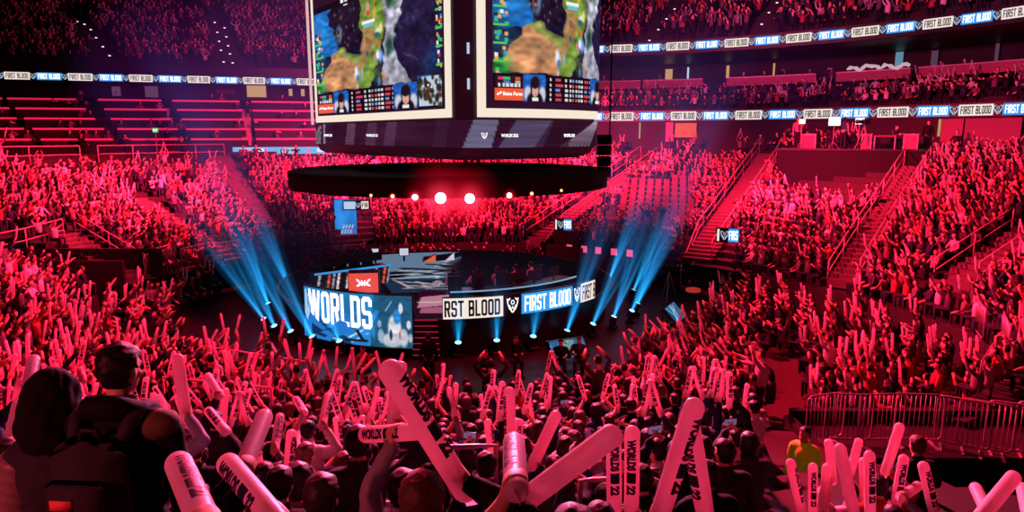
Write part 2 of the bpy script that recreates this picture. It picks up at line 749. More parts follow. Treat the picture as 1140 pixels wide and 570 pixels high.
# terraces
mb = MB()
ths = np.arange(-90, 270.1, 1.0)
NR = 56
vs = {}
grid = []
for ti, th in enumerate(ths):
    R, z0, a, b, cap, rf = bpar(th)
    c, s_ = math.cos(math.radians(th)), math.sin(math.radians(th))
    grid.append((R, c, s_, r_out(th)))
for ti in range(len(ths) - 1):
    A, B = grid[ti], grid[ti + 1]
    tm = (ths[ti] + ths[ti + 1]) / 2
    for i in range(NR):
        ra0, rb0 = A[0] + ROW * i, B[0] + ROW * i
        ra1, rb1 = ra0 + ROW, rb0 + ROW
        if ra0 > A[3] and rb0 > B[3]:
            break
        xm, ym = CX + (ra0 + .4) * (A[1] + B[1]) / 2, CY + (ra0 + .4) * (A[2] + B[2]) / 2
        if in_hole(xm, ym):
            continue
        if ym < -1.5:
            break
        za, zb = row_z(ths[ti], i), row_z(ths[ti + 1], i)
        za_, zb_ = (row_z(ths[ti], i - 1), row_z(ths[ti + 1], i - 1)) if i else (0, 0)
        P = lambda g, r, z: (CX + r * g[1], CY + r * g[2], z)
        mb.quad(P(A, ra0, za), P(B, rb0, zb), P(B, rb1, zb), P(A, ra1, za))
        if za > za_ + .005 or zb > zb_ + .005:
            mb.quad(P(A, ra0, za_), P(B, rb0, zb_), P(B, rb0, zb), P(A, ra0, za))
tag(mb.build('trim_terraces', M_conc), kind='structure')

# open entrances: floor, back and side walls of each
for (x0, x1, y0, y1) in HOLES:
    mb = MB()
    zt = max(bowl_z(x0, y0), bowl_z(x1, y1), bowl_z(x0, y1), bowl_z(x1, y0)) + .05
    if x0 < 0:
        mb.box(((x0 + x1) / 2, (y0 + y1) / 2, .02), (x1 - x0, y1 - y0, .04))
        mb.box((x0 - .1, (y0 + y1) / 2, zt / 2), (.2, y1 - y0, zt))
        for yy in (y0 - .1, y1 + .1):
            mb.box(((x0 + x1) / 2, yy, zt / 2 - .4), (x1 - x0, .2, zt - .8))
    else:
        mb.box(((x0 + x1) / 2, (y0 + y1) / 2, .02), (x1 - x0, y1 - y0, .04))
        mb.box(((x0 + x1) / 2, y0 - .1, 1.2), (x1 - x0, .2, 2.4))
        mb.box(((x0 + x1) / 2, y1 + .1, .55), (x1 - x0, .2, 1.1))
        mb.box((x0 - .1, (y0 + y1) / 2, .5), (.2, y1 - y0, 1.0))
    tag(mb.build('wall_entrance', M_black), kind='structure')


# perimeter walls and the tiers above them
def terrace_on_path(name, path, s0, s1, off0, dz, doff, z0, n, m, kind='structure'):
    mb = MB()
    for i in range(n):
        o0, o1 = off0 + doff * i, off0 + doff * (i + 1)
        z = z0 + dz * i
        qs = np.linspace(s0, s1, int((s1 - s0) / 1.5) + 2)
        for a, b in zip(qs[:-1], qs[1:]):
            mb.quad(path.at(a, z, o0), path.at(b, z, o0), path.at(b, z, o1), path.at(a, z, o1))
            mb.quad(path.at(a, z - dz, o0), path.at(b, z - dz, o0), path.at(b, z, o0), path.at(a, z, o0))
    return tag(mb.build(name, m), kind=kind)


mb = MB()
strip(mb, RING, 0, RING.L, 6.2, 8.6, 0, thick=.3)
tag(mb.build('wall_right', M_wallD), kind='structure')
terrace_on_path('trim_club_tier', RING, 0, RING.L, 0, .42, -.85, 9.2, 5, M_conc)
mb = MB()
strip(mb, RING, 0, RING.L, 8.4, 9.3, -.02, thick=.2)
tag(mb.build('trim_lower_fascia', M_blackm), kind='structure')
mb = MB()
strip(mb, RING, 0, RING.L, 10.8, 13.6, -7.5, thick=.2)
tag(mb.build('wall_suites', M_wallD), kind='structure')
mb = MB()
strip(mb, RING, 0, RING.L, 13.25, 14.2, 1.0, thick=.2)
qs = np.linspace(0, RING.L, 80)
for a, b in zip(qs[:-1], qs[1:]):
    mb.quad(RING.at(a, 13.25, 1.0), RING.at(b, 13.25, 1.0), RING.at(b, 13.25, -7.6), RING.at(a, 13.25, -7.6))
    mb.quad(RING.at(a, 11.0, -4.2), RING.at(b, 11.0, -4.2), RING.at(b, 11.0, -7.6), RING.at(a, 11.0, -7.6))
tag(mb.build('trim_upper_fascia', M_blackm), kind='structure')
terrace_on_path('trim_upper_tier', RING, 0, RING.L, .8, .5, -.8, 14.2, 22, M_conc)

mb = MB()
strip(mb, LWALL, 0, LWALL.L, 6.0, 6.75, 6.3, thick=.3)
strip(mb, LWALL, 0, LWALL.L, 9.5, 12.6, -2.5, thick=.3)
qs = np.linspace(0, LWALL.L, 20)
for a, b in zip(qs[:-1], qs[1:]):
    mb.quad(LWALL.at(a, 12.0, 0), LWALL.at(b, 12.0, 0), LWALL.at(b, 12.0, -3), LWALL.at(a, 12.0, -3))
    mb.quad(LWALL.at(a, 10.2, 1), LWALL.at(b, 10.2, 1), LWALL.at(b, 10.2, -3), LWALL.at(a, 10.2, -3))
mb.quad((-11.3, 59.3, 6), (-11.3, 52.5, 6), (-11.3, 52.5, 26), (-11.3, 59.3, 26))
tag(mb.build('wall_left', M_wallD), kind='structure')
terrace_on_path('trim_loge_terrace', LWALL, 0, LWALL.L, 6.0, .71, -1.1, 6.62, 5, M_conc)
mb = MB()
strip(mb, LWALL, 0, LWALL.L, 11.75, 12.75, -.05, thick=.25)
tag(mb.build('trim_left_fascia', M_blackm), kind='structure')
terrace_on_path('trim_left_upper_tier', LWALL, 0, LWALL.L, -.3, .5, -.8, 12.7, 22, M_conc)
# far upper walls close the hall
mb = MB()
strip(mb, RING, 0, RING.L, 14, 40, -17, thick=.3)
strip(mb, LWALL, 0, LWALL.L, 12, 40, -18, thick=.3)
tag(mb.build('wall_back', M_wallD), kind='structure')
mb = MB()
mb.box((0, 30, 38), (130, 110, .3))
tag(mb.build('ceiling', M_black), kind='structure')

# ------------------------------------------------------------------ ribbon displays
E_cream = emat('lit_cream', (247, 232, 222), 1.0)
E_white = emat('lit_white', (255, 252, 255), 1.5)
E_blue = emat('lit_blue', (48, 152, 236), 1.1)
E_ink = emat('lit_ink', (28, 12, 18), 1.0)
E_pale = emat('lit_pale_blue', (190, 215, 240), .9)



def put(mb, name, mats, root, smooth=False):
    """build in hall coordinates, then hang under its thing"""
    o = mb.build(name, mats, root, smooth)
    o.matrix_parent_inverse = root.matrix_basis.inverted()
    return o


def sub(mb, name, mats, part, smooth=False):
    return mb.build(name, mats, part, smooth)


def ribbon(name, label, path, whites, ys, z0, z1, off, s_lo, s_hi, group=None):
    root = empty(name, path.at((s_lo + s_hi) / 2, z0, off), 0, label, 'display', group)
    ss = [path.px(x, y) for x, y in zip(whites, ys)]
    pitch = (ss[-1] - ss[0]) / (len(ss) - 1)
    b = MB()
    strip(b, path, s_lo, s_hi, z0 - .08, z1 + .08, off - .03, thick=.12)
    put(b, 'display_band', M_blackm, root)
    k0 = int(math.floor((s_lo - ss[0]) / pitch)) - 1
    k1 = int(math.ceil((s_hi - ss[0]) / pitch)) + 1
    h = z1 - z0
    for k in range(k0, k1 + 1):
        for half in (0, 1):
            c = ss[0] + pitch * (k + half * .5)
            w = pitch * .395
            if c - w / 2 < s_lo or c + w / 2 > s_hi:
                continue
            t = MB()
            strip(t, path, c - w / 2, c + w / 2, z0, z1, off, ns=4)
            tile = put(t, 'message_tile', E_blue if half else E_cream, root)
            x = MB()
            text_on_path(x, 'FIRST BLOOD', path, c - w * .44, c + w * .44, z0 + h * .14, z1 - h * .14, off + .02)
            sub(x, 'lettering', E_white if half else E_ink, tile)
            e = MB()
            ec = c + pitch * .25
            if ec + h * .5 < s_hi:
                emblem_on_path(e, path, ec - h * .42, ec + h * .42, z0 + h * .08, z1 - h * .08, off + .01)
                put(e, 'crest', E_pale, root)
    return root


UP = Path([(29 * math.cos(math.radians(a)), 25 + 29 * math.sin(math.radians(a))) for a in np.arange(112, -26, -2.0)])
LO = Path([(29.9 * math.cos(math.radians(a)), 25 + 29.9 * math.sin(math.radians(a))) for a in np.arange(112, -26, -2.0)])
ribbon('ribbon_display', 'upper of the two curved ribbon displays, below the top tier, repeating FIRST BLOOD', UP, (691.6, 746, 808.5, 880, 957.8, 1044.7), (59, 53, 48, 42, 34, 25), 13.47, 14.03, .06, UP.px(640), UP.px(1230))
ribbon('ribbon_display', 'lower of the two curved ribbon displays, below the club tier, repeating FIRST BLOOD', LO, (691.6, 755.2, 824.9, 902, 989.5, 1087), (132, 130, 128, 127, 124, 121), 8.56, 9.18, .06, LO.px(640), LO.px(1230))
ribbon('ribbon_display', 'long straight ribbon display above the rows of loge counters repeating FIRST BLOOD', LWALL, (19.3, 91.5, 157.8, 221.7, 283), (84, 86, 87, 88, 88), 11.46, 11.98, .06, LWALL.px(-40), LWALL.px(420))

# low display on the front of the loge terrace
LF = Path([LWALL.at(q, 0, 6.35)[:2] for q in np.linspace(0, LWALL.L, 60)])
r_ = empty('ribbon_display', LF.at(LF.px(300), 6.2, 0), 0, 'short pale blue display strip on the wall left of the scoreboard', 'display')
b = MB()
strip(b, LF, LF.px(258), LF.px(372), 6.06, 6.62, .03, thick=.06)
put(b, 'display_band', emat('lit_sky', (120, 185, 235), .95), r_)
E_tile = emat('lit_tile', (225, 232, 245), 1.0)
for x0, x1 in ((264, 281), (285, 293), (313, 330), (352, 366)):
    b = MB()
    strip(b, LF, LF.px(x0), LF.px(x1), 6.25, 6.52, .05)
    put(b, 'message_tile', E_tile, r_)
for x0, x1, wd in ((264.5, 280, 'FIRST'), (314, 329, 'BLOOD')):
    b = MB()
    text_on_path(b, wd, LF, LF.px(x0), LF.px(x1), 6.29, 6.48, .07)
    put(b, 'lettering', emat('lit_navy', (30, 50, 110), 1), r_)

# ------------------------------------------------------------------ loge counters: five rows behind the left-hand seats
LOGE = []
GAP_T = [(-60, -52), (5, 13), (88, 113), (182, 195), (269, 282), (372, 380)]
GAP_B = [(-30, -10), (32, 45), (124, 137), (203, 212), (276, 285), (372, 380)]
for k in range(5):
    f = 1 - k / 4.0
    off = 6.0 - 1.1 * k + .05
    z = 6.62 + .71 * k
    pth = Path([LWALL.at(q, 0, off)[:2] for q in np.linspace(0, LWALL.L, 60)])
    for g in range(5):
        xl = GAP_T[g][1] * (1 - f) + GAP_B[g][1] * f
        xr = GAP_T[g + 1][0] * (1 - f) + GAP_B[g + 1][0] * f
        s0, s1 = pth.px(xl), pth.px(xr)
        if s1 - s0 < .5:
            continue
        nm = ['lowest', 'second lowest', 'middle', 'second highest', 'highest'][k]
        sec = ['first', 'second', 'third', 'fourth', 'fifth'][g]
        c = empty('loge_counter', pth.at((s0 + s1) / 2, z, 0), 0, 'pink-edged counter, %s row of the %s loge section towards the scoreboard' % (nm, sec), 'counter', 'loge counters')
        b = MB()
        strip(b, pth, s0, s1, z - .1, z + .55, -.1, thick=.08)
        put(b, 'front_panel', M_wallD, c)
        b = MB()
        strip(b, pth, s0, s1, z + .5, z + .63, .02, thick=.4)
        put(b, 'counter_top', M_pinkedge, c)
        LOGE.append((pth, s0, s1, z, k, g))
# stair runs between the loge sections, the light on them put in as emission
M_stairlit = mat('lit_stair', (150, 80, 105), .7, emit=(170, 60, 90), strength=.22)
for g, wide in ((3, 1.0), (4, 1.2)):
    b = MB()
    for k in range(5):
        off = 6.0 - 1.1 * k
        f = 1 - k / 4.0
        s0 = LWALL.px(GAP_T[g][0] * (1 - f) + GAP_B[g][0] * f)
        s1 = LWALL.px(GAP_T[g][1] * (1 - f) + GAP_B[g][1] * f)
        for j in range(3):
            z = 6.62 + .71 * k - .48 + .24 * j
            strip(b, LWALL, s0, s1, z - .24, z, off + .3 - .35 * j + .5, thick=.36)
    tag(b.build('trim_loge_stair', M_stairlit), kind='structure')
# lit openings behind the top loge row
E_warm = emat('warm_room_light', (215, 165, 110), .75)
E_dimroom = emat('dim_room_light', (120, 80, 110), .5)
for i, (x0, x1, ya, yb, m) in enumerate(((276, 298, 94, 107, E_warm), (121, 131, 98, 108, E_dimroom), (159, 174, 97, 109, E_dimroom), (324, 328, 97, 105, E_warm), (338, 342, 97, 105, E_warm), (240, 262, 95, 104, mat('room_grey', (90, 70, 85), .8)))):
    b = MB()
    z0 = EYE + (150 - yb) * 55 / 770.
    z1 = EYE + (150 - ya) * 55 / 770.
    strip(b, LWALL, LWALL.px(x0), LWALL.px(x1), z0, z1, -2.3, thick=.05)
    tag(b.build('window_%d' % (i + 1), m), kind='structure')

# club-level suite fronts on the ring
SF = Path([(33.6 * math.cos(math.radians(a)), 25 + 33.6 * math.sin(math.radians(a))) for a in np.arange(112, -26, -2.0)])
for i, (x0, x1, lb) in enumerate(((640, 711, 'beside the scoreboard'), (714, 780, 'second from the scoreboard'), (806, 904, 'third from the scoreboard'), (926, 1007, 'draped with a white garland'), (1016, 1240, 'longest, at the far end from the scoreboard'))):
    c = empty('suite_balcony', SF.at(SF.px((x0 + x1) / 2), 11.1, 0), 0, 'red-lit suite balcony front between the ribbon displays, ' + lb, 'balcony', 'suite balcony fronts')
    b = MB()
    strip(b, SF, SF.px(x0), SF.px(x1), 11.15, 11.72, .05, thick=.15)
    put(b, 'front_panel', M_fascia, c)
    b = MB()
    strip(b, SF, SF.px(x0), SF.px(x1), 11.72, 11.8, .12, thick=.3)
    put(b, 'ledge', M_rail, c)
b = MB()
pts = [SF.at(SF.px(938 + i * 3.4), 11.93 + .12 * math.sin(i * 1.1) + (.18 if 2 < i < 13 else 0) * math.sin(i * 2.3) ** 2, .15) for i in range(21)]
b.tube(pts, [.05 + .10 * abs(math.sin(i * 1.7)) for i in range(21)], 7)
tag(b.build('garland', emat('garland_lights', (235, 190, 205), .7)), 'white lit garland draped along a red suite balcony', 'garland')
SB = Path([(37 * math.cos(math.radians(a)), 25 + 37 * math.sin(math.radians(a))) for a in np.arange(112, -26, -2.0)])
for i, (x0, x1, z0, z1, m) in enumerate(((738, 746, 11.6, 12.9, E_warm), (805, 808, 12, 13, E_warm), (856, 858, 12, 13, E_warm), (989, 997, 11.9, 13.2, emat('blue_room', (120, 170, 200), .6)), (1028, 1035, 12.1, 13.1, E_dimroom), (762, 764, 11.6, 13, E_pale), (1097, 1101, 11.8, 13.2, E_dimroom))):
    b = MB()
    strip(b, SB, SB.px(x0), SB.px(x1), z0, z1, 0, thick=.04)
    tag(b.build('window_%d' % (i + 11), m), kind='structure')
CB = Path([(30.1 * math.cos(math.radians(a)), 25 + 30.1 * math.sin(math.radians(a))) for a in np.arange(112, -26, -2.0)])
for i, (x0, x1, z0, z1, m) in enumerate(((752, 776, 7.3, 8.35, mat('warm_doorway', (120, 70, 60), .8, emit=(210, 130, 80), strength=.35, noise=.5, nscale=2)), (742, 750, 7.0, 8.4, mat('pink_post', (150, 80, 120), .7, emit=(120, 60, 90), strength=.3)), (712, 713.5, 7.2, 8.4, E_warm), (1046, 1049, 7.4, 8.4, E_warm), (1050, 1074, 6.9, 8.4, mat('grey_pink_wall', (120, 70, 90), .8)), (1076, 1140, 6.9, 8.4, mat('grey_pink_wall', (110, 62, 82), .8)))):
    b = MB()
    strip(b, CB, CB.px(x0), CB.px(x1), z0, z1, .3, thick=.04)
    tag(b.build('door_%d' % (i + 1), m), kind='structure')

# ------------------------------------------------------------------ aisles through the lower bowl
AISLES = []   # (p0, p1, half width)


def handrail(name, label, pts, h=.95, r=.028, mid=True, group=None, m=None, step=1.9):
    m = m or M_rail
    pts = [Vector(p) for p in pts]
    root = empty(name, pts[0], 0, label, 'handrail', group)
    up = Vector((0, 0, h))
    b = MB()
    b.tube([pts[0] + up * .55, pts[0] + up] + [p + up for p in pts[1:-1]] + [pts[-1] + up, pts[-1] + up * .55], r, 6)
    put(b, 'rail_tube', m, root, True)
    if mid:
        b = MB()
        b.tube([p + up * .5 for p in pts], r * .8, 6)
        put(b, 'mid_rail', m, root, True)
    L = sum((b_ - a_).length for a_, b_ in zip(pts[:-1], pts[1:]))
    n = max(2, int(L / step) + 1)
    cum = [0]
    for a_, b_ in zip(pts[:-1], pts[1:]):
        cum.append(cum[-1] + (b_ - a_).length)
    for i in range(n):
        q = L * i / (n - 1)
        p = Vector([np.interp(q, cum, [v[k] for v in pts]) for k in range(3)])
        b = MB()
        b.tube([p - Vector((0, 0, .05)), p + up], r * .9, 6)
        put(b, 'post', m, root, True)
    return root


def aisle(pin, pout, lbl, w=.6, rails=(1, -1), m=None, hide=False):
    a, c = on_bowl(*pin), on_bowl(*pout)
    AISLES.append((a.xy, c.xy, w + .15))
    d = (c.xy - a.xy)
    L = d.length
    d.normalize()
    nrm = Vector((d.y, -d.x))
    n = int(L / .42)
    b = MB()
    rz = math.atan2(d.y, d.x)
    for i in range(n):
        q = a.xy + d * (L * (i + .5) / n)
        z = bowl_z(q.x, q.y, True)
        b.box((q.x, q.y, z - .05), (L / n + .01, 2 * w, .34), rz)
    tag(b.build('trim_aisle_stair', m or M_step), kind='structure')
    for sgn in rails:
        pts = []
        for i in range(7):
            q = a.xy + d * (L * i / 6) + nrm * sgn * w
            pts.append((q.x, q.y, bowl_z(q.x, q.y, True) + .1))
        handrail('handrail', 'tube handrail of the aisle %s, %s side' % (lbl, 'stage-left' if sgn > 0 else 'stage-right'), pts, group='aisle handrails')


aisle((775, 292), (858, 172), 'with the small lit sign on its rail', .75)
aisle((938, 318), (1020, 186), 'below the black camera platform')
aisle((1062, 322), (1150, 262), 'nearest the steel barriers', .8)
aisle((592, 284), (722, 180), 'behind the far side of the stage', .65)
aisle((292, 252), (243, 174), 'under the low pale blue display strip', .7, rails=())
aisle((150, 312), (70, 262), 'above the dark side entrance', .6, rails=(1,))
aisle((262, 296), (150, 222), 'opposite the beam lights', .5, rails=())

# rails along the top walkway on the far side
for (x0, y0, x1, y1, lb) in ((-30, 178, 90, 172, 'left'), (110, 171, 250, 166, 'right')):
    p0, p1 = on_bowl(x0, y0 + 7), on_bowl(x1, y1 + 7)
    pts = [p0.lerp(p1, i / 3) for i in range(4)]
    for p in pts:
        p.z = bowl_z(p.x, p.y)
    handrail('guard_rail', 'red-lit guard rail along the walkway under the loge counters, %s length' % ('longer' if lb == 'left' else 'shorter'), pts, 1.0, .035, group='walkway guard rails')


# ------------------------------------------------------------------ steel crowd barriers
def barrier_proto(w, h, n):
    parts = {}
    b = MB()
    r = .12
    loop = []
    for cx, cz, a0 in ((w / 2 - r, h - r, 0), (-w / 2 + r, h - r, 90), (-w / 2 + r, .15 + r, 180), (w / 2 - r, .15 + r, 270)):
        for k in range(4):
            an = math.radians(a0 + 30 * k)
            loop.append((cx + r * math.cos(an), 0, cz + r * math.sin(an)))
    b.tube(loop, .02, 6, closed=True)
    parts['barrier_frame'] = b.mesh('barrier_frame', M_steel, True)
    b = MB()
    for i in range(n):
        x = -w / 2 + w * (i + 1) / (n + 1)
        b.tube([(x, 0, .16), (x, 0, h - .01)], .009, 5)
    parts['bar_grating'] = b.mesh('bar_grating', M_steel, True)
    for sx in (-1, 1):
        b = MB()
        b.tube([(sx * w * .36, 0, .16), (sx * w * .36, 0, .03)], .016, 6)
        b.box((sx * w * .36, 0, .015), (.05, .5, .03))
        parts['foot' + ('' if sx < 0 else '_')] = b.mesh('foot', M_steel)
    return parts


BAR_S = barrier_proto(1.0, 1.18, 9)
BAR_L = barrier_proto(2.1, 1.1, 14)


def barrier(parts, loc, rz, label, group):
    root = empty('crowd_barrier', loc, rz, label, 'barrier', group)
    for k, me in parts.items():
        new_obj(k.strip('_'), me, root)
    return root


b = MB()
b.box((11.4, 14.5, .4), (9.6, 1.8, .8))
tag(b.build('trim_platform', M_black), kind='structure')
xs = [918, 944, 981, 1022]
for i, x in enumerate(xs):
    p = aty(x, 477, 14.2)
    p.z = .8
    barrier(BAR_S, p, math.radians((18, -4, 4, -6)[i]), 'steel crowd barrier on the dark platform, %s from the red carpeted floor' % ('nearest', 'second', 'third', 'fourth')[i], 'barriers on the dark platform')
for i, (x, y, Y, rz) in enumerate(((1071, 484, 13.9, -32), (1096, 490, 13.75, -30), (1127, 495, 13.65, -28), (1160, 497, 13.6, -28))):
    p = aty(x, y, Y)
    p.z = .8
    barrier(BAR_S, p, math.radians(rz), 'bright steel crowd barrier angled above the dark entrance, %s of the angled row' % ('first', 'second', 'third', 'fourth')[i], 'angled barriers above the dark entrance')
for i, th in enumerate((-41, -35.5, -30, -24)):
    R, z0 = bpar(th)[:2]
    t = math.radians(th)
    barrier(BAR_L, (CX + (R + .1) * math.cos(t), CY + (R + .1) * math.sin(t), row_z(th, 0)), t + PI / 2 , 'steel crowd barrier on the front wall of the side seats, %s in its row' % ('first', 'second', 'third', 'fourth')[i], 'barriers along the front wall')
for i, th in enumerate((172, 164, 156, 148, 141, 133, 125)):
    R, z0 = bpar(th)[:2]
    t = math.radians(th)
    barrier(BAR_L, (CX + (R + .15) * math.cos(t), CY + (R + .15) * math.sin(t), row_z(th, 0)), t + PI / 2, 'red-lit crowd barrier on the wall behind the beam lights, %s from the dark entrance' % ('first', 'second', 'third', 'fourth', 'fifth', 'sixth', 'seventh')[i], 'barriers behind the beam lights')
# guard rail over the dark side entrance
handrail('guard_rail', 'guard rail above the mouth of the dark side entrance', [on_bowl(-20, 292), on_bowl(28, 281), on_bowl(72, 268)], 1.0, .03)

# near row rails in the lower stand
def row_rail(x0, y0, x1, y1, Y0, Y1, lb, r=.022):
    p0, p1 = aty(x0, y0, Y0), aty(x1, y1, Y1)
    pts = [p0.lerp(p1, i / 3) for i in range(4)]
    hh = .95
    for p in pts:
        p.z -= hh
    handrail('row_rail', lb, pts, hh, r, mid=False, step=1.4)


row_rail(232, 386, 350, 404, 17.5, 17.0, 'thin pink rail across the rows in front of the WORLDS wall')
row_rail(181, 420, 302, 432, 12.8, 12.4, 'thin pink rail across the rows behind the tall head of black hair, nearer of two')
row_rail(232, 563, 438, 561, 4.55, 4.55, 'thick pink rail across the row in front of the nearest heads', .026)
row_rail(468, 499, 552, 496, 5.6, 5.6, 'short pink rail behind the big tilted cheering stick', .024)
row_rail(646, 535, 690, 533, 5.0, 5.0, 'short pink rail beside the two upright WORLDS sticks, lower one', .022)
row_rail(700, 528, 738, 521, 6.2, 6.2, 'short pink rail next to the two upright WORLDS sticks, higher one', .022)
row_rail(732, 494, 796, 492, 9.0, 9.0, 'pink rail with rounded ends behind the leaning pair of sticks', .022)

# ------------------------------------------------------------------ small signs, panels and screens around the bowl
def facing(p, q=(0, 0)):
    return math.atan2(q[1] - p[1], q[0] - p[0]) + PI / 2


def flat_sign(name, label, cat, c, w, h, rz, frame=.04, back=M_blackm):
    root = empty(name, (c[0], c[1], c[2] - h / 2), rz, label, cat)
    b = MB()
    b.box((0, .05, h / 2), (w + 2 * frame, .08, h + 2 * frame))
    b.build('casing', back, root)
    return root


for (x, y, w, h, lb) in ((627, 250, 19, 12, 'beside the aisle behind the stage'), (810, 262, 24, 15, 'on the rail of the wide stepped aisle')):
    p = on_bowl(x, y, .9)
    D = p.y
    W, H_ = w * D / 770., h * D / 770.
    root = flat_sign('rail_sign', 'small lit white and blue message sign ' + lb, 'sign', p, W, H_, facing(p))
    b = MB()
    b.box((-W * .42, 0, H_ * .5), (W * .1, .02, H_ * .9))
    b.build('message_tile', E_cream, root)
    b = MB()
    b.add([((x_ - .5) * W * .36 - W * .14, -.01, H_ * (.14 + .72 * y_)) for P in EMB for x_, y_ in P], [tuple(range(sum(len(q) for q in EMB[:i]), sum(len(q) for q in EMB[:i + 1]))) for i in range(len(EMB))])
    b.build('crest', E_pale, root)
    b = MB()
    b.box((W * .27, 0, H_ * .5), (W * .46, .02, H_))
    t = b.build('message_tile', E_blue, root)
    v, f, tw = block_text('FIRS')
    b = MB()
    b.add([(W * .06 + W * .40 * q[0] / tw, -.015, H_ * (.15 + .7 * q[1])) for q in v], f)
    b.build('lettering', E_white, t)

# blue player entrance screen with its small message strip
p = aty(385, 246, 40.5)
root = flat_sign('entrance_screen', 'tall bright blue screen over the entrance behind the stage', 'screen', p, 1.25, 2.5, facing(p))
cv = Canvas(30, 60, (40, 125, 215))
cv.noise(.12, 5, RNG)
cv.ell(.3, .5, .5, .5, (60, 160, 235), 1, .6)
for k in range(4):
    cv.line((.3 + .13 * k, .78), (.42 + .13 * k, .6), .025, (190, 215, 245))
painted('screen_picture', cv, lambda u, v: ((u - .5) * 1.25, 0, v * 2.5), paint_mat('blue_screen', 1.0), root)
p = aty(397, 228.5, 40.3)
root = flat_sign('message_strip', 'small message strip with a blue and a white tile above the blue screen', 'sign', p, 1.5, .5, facing(p))
for x, w, m in ((-.4, .66, E_pale), (.47, .42, E_cream)):
    b = MB()
    b.box((x, 0, .25), (w, .02, .44))
    b.build('message_tile', m, root)
v, f, tw = block_text('FIR')
b = MB()
b.add([(.30 + .34 * q[0] / tw, -.015, .1 + .3 * q[1]) for q in v], f)
b.build('lettering', E_ink, root)
b = MB()
b.add([((x_ - .5) * .3 + .08, -.01, .1 + .3 * y_) for P in EMB for x_, y_ in P], [tuple(range(sum(len(q) for q in EMB[:i]), sum(len(q) for q in EMB[:i + 1]))) for i in range(len(EMB))])
b.build('crest', E_pale, root)

# five pink panels on the dark riser behind the stage
b = MB()
pa, pb = aty(628, 268, 39.6), aty(720, 290, 36.5)
v_ = (pb - pa).xy
rzv = math.atan2(v_.y, v_.x)
mid = (pa + pb) / 2
b.box((mid.x, mid.y + .5, .95), (v_.length + 1.0, .8, 1.9), rzv)
b.box((mid.x + .2, mid.y + .46, 1.98), (v_.length + 1.1, .9, .1), rzv)
tag(b.build('riser', M_black), 'black riser behind the stage carrying five pink panels', 'riser')
for i, x in enumerate((634, 650.5, 666, 683.5, 701)):
    q = aty(x, 275.5 + i * 1.5, 39.2 - i * .62)
    q = Vector((q.x, q.y - .1, q.z))
    root = empty('lit_panel', q, rzv, 'square pink lit panel on the black riser behind the stage, %s from the scoreboard side' % ('first', 'second', 'third', 'fourth', 'fifth')[i], 'panel', 'five pink panels')
    b = MB()
    b.box((0, 0, 0), (.42, .06, .42))
    b.build('casing', M_blackm, root)
    b = MB()
    b.box((0, -.035, 0), (.37, .01, .37))
    b.build('lit_face', emat('lit_rose', (245, 80, 130), .95), root)

# exit sign on a post
p = aty(173, 146, 46.5)
root = empty('exit_sign', (p.x, p.y, 6.3), facing(p), 'small green exit sign on a thin post above the lower seats', 'sign')
b = MB()
b.tube([(0, 0, 0), (0, 0, 1.35)], .04, 6)
b.build('post', M_steel, root)
b = MB()
b.box((0, 0, 1.5), (.34, .08, .3))
sg = b.build('sign_box', emat('exit_green', (40, 190, 90), 1.1), root)
v, f, tw = text_geo('EXIT', 1, .02)
b = MB()
b.add([(-.13 + .26 * q[0] / tw, -.05, 1.42 + .15 * q[1]) for q in v], f)
b.build('lettering', E_white, sg)

# black camera platform on the far bowl
PLAT_A, PLAT_B = Vector((15.6, 41.2)), Vector((22.6, 36.6))
d = (PLAT_B - PLAT_A)
PLAT_RZ = math.atan2(d.y, d.x)
n_ = Vector((-d.y, d.x)).normalized()
c_ = (PLAT_A + PLAT_B) / 2 + n_ * 1.7
root = empty('camera_platform', (c_.x, c_.y, 4.4), PLAT_RZ, 'long black draped camera platform above the crowd carrying crew and desks', 'platform')
b = MB()
b.box((0, 0, 1.1), (d.length, 3.3, 2.2))
b.build('drape', M_black, root)
b = MB()
b.box((0, 0, 2.26), (d.length + .1, 3.4, .1))
b.build('deck', M_blackm, root)
PLAT_C, PLAT_N, PLAT_Z = c_, n_, 6.71
PLAT_L = d.length


def plat_pt(px, depth=0.0):
    """a point on the platform deck in picture column px"""
    r = ray(px, 150)
    o = c_ + n_ * (depth)
    dd = d.normalized()
    den = r[0] * dd.y - r[1] * dd.x
    k = (o.y * r[0] - o.x * r[1]) / -den if abs(den) > 1e-6 else 0
    q = o + dd * k
    return Vector((q.x, q.y, PLAT_Z))


# empty seats in the dark block behind the stage
b = MB()
b.box((0, 0, .42), (.44, .42, .07), bev=.03)
b.box((0, .22, .68), (.44, .06, .5), bev=.03)
b.box((0, .05, .2), (.08, .3, .38))
SEAT = b.mesh('stadium_seat', mat('seat_plastic', (92, 60, 74), .5))
SEATS = []
for i in range(3, 17):
    R0 = bpar(52)[0] + ROW * i + .45
    for th in np.arange(36.0, 63.0, .56 / R0 * 57.3):
        q = (CX + R0 * math.cos(math.radians(th)), CY + R0 * math.sin(math.radians(th)))
        z = row_z(th, i)
        u, w_, dd_ = proj((q[0], q[1], z + .6))
        if not (690 < u < 770 and 200 < w_ < 258):
            continue
        o = new_obj('stadium_seat', SEAT)
        o.location = (q[0], q[1], z)
        o.rotation_euler = (0, 0, math.radians(th) - PI / 2)
        tag(o, 'empty dark folding seat in the vacant block between two stepped aisles', 'seat', 'empty seats behind the stage')
        SEATS.append(o)

# step lights on the upper stairs
b = MB()
b.box((0, 0, 0), (.16, .05, .07))
SL = b.mesh('step_light', emat('step_lamp', (255, 225, 235), 1.3))


def step_light(p, lb):
    o = new_obj('step_light', SL)
    o.location = p
    o.rotation_euler = (0, 0, facing(p))
    tag(o, lb, 'light', lb)


UP_AISLES = []


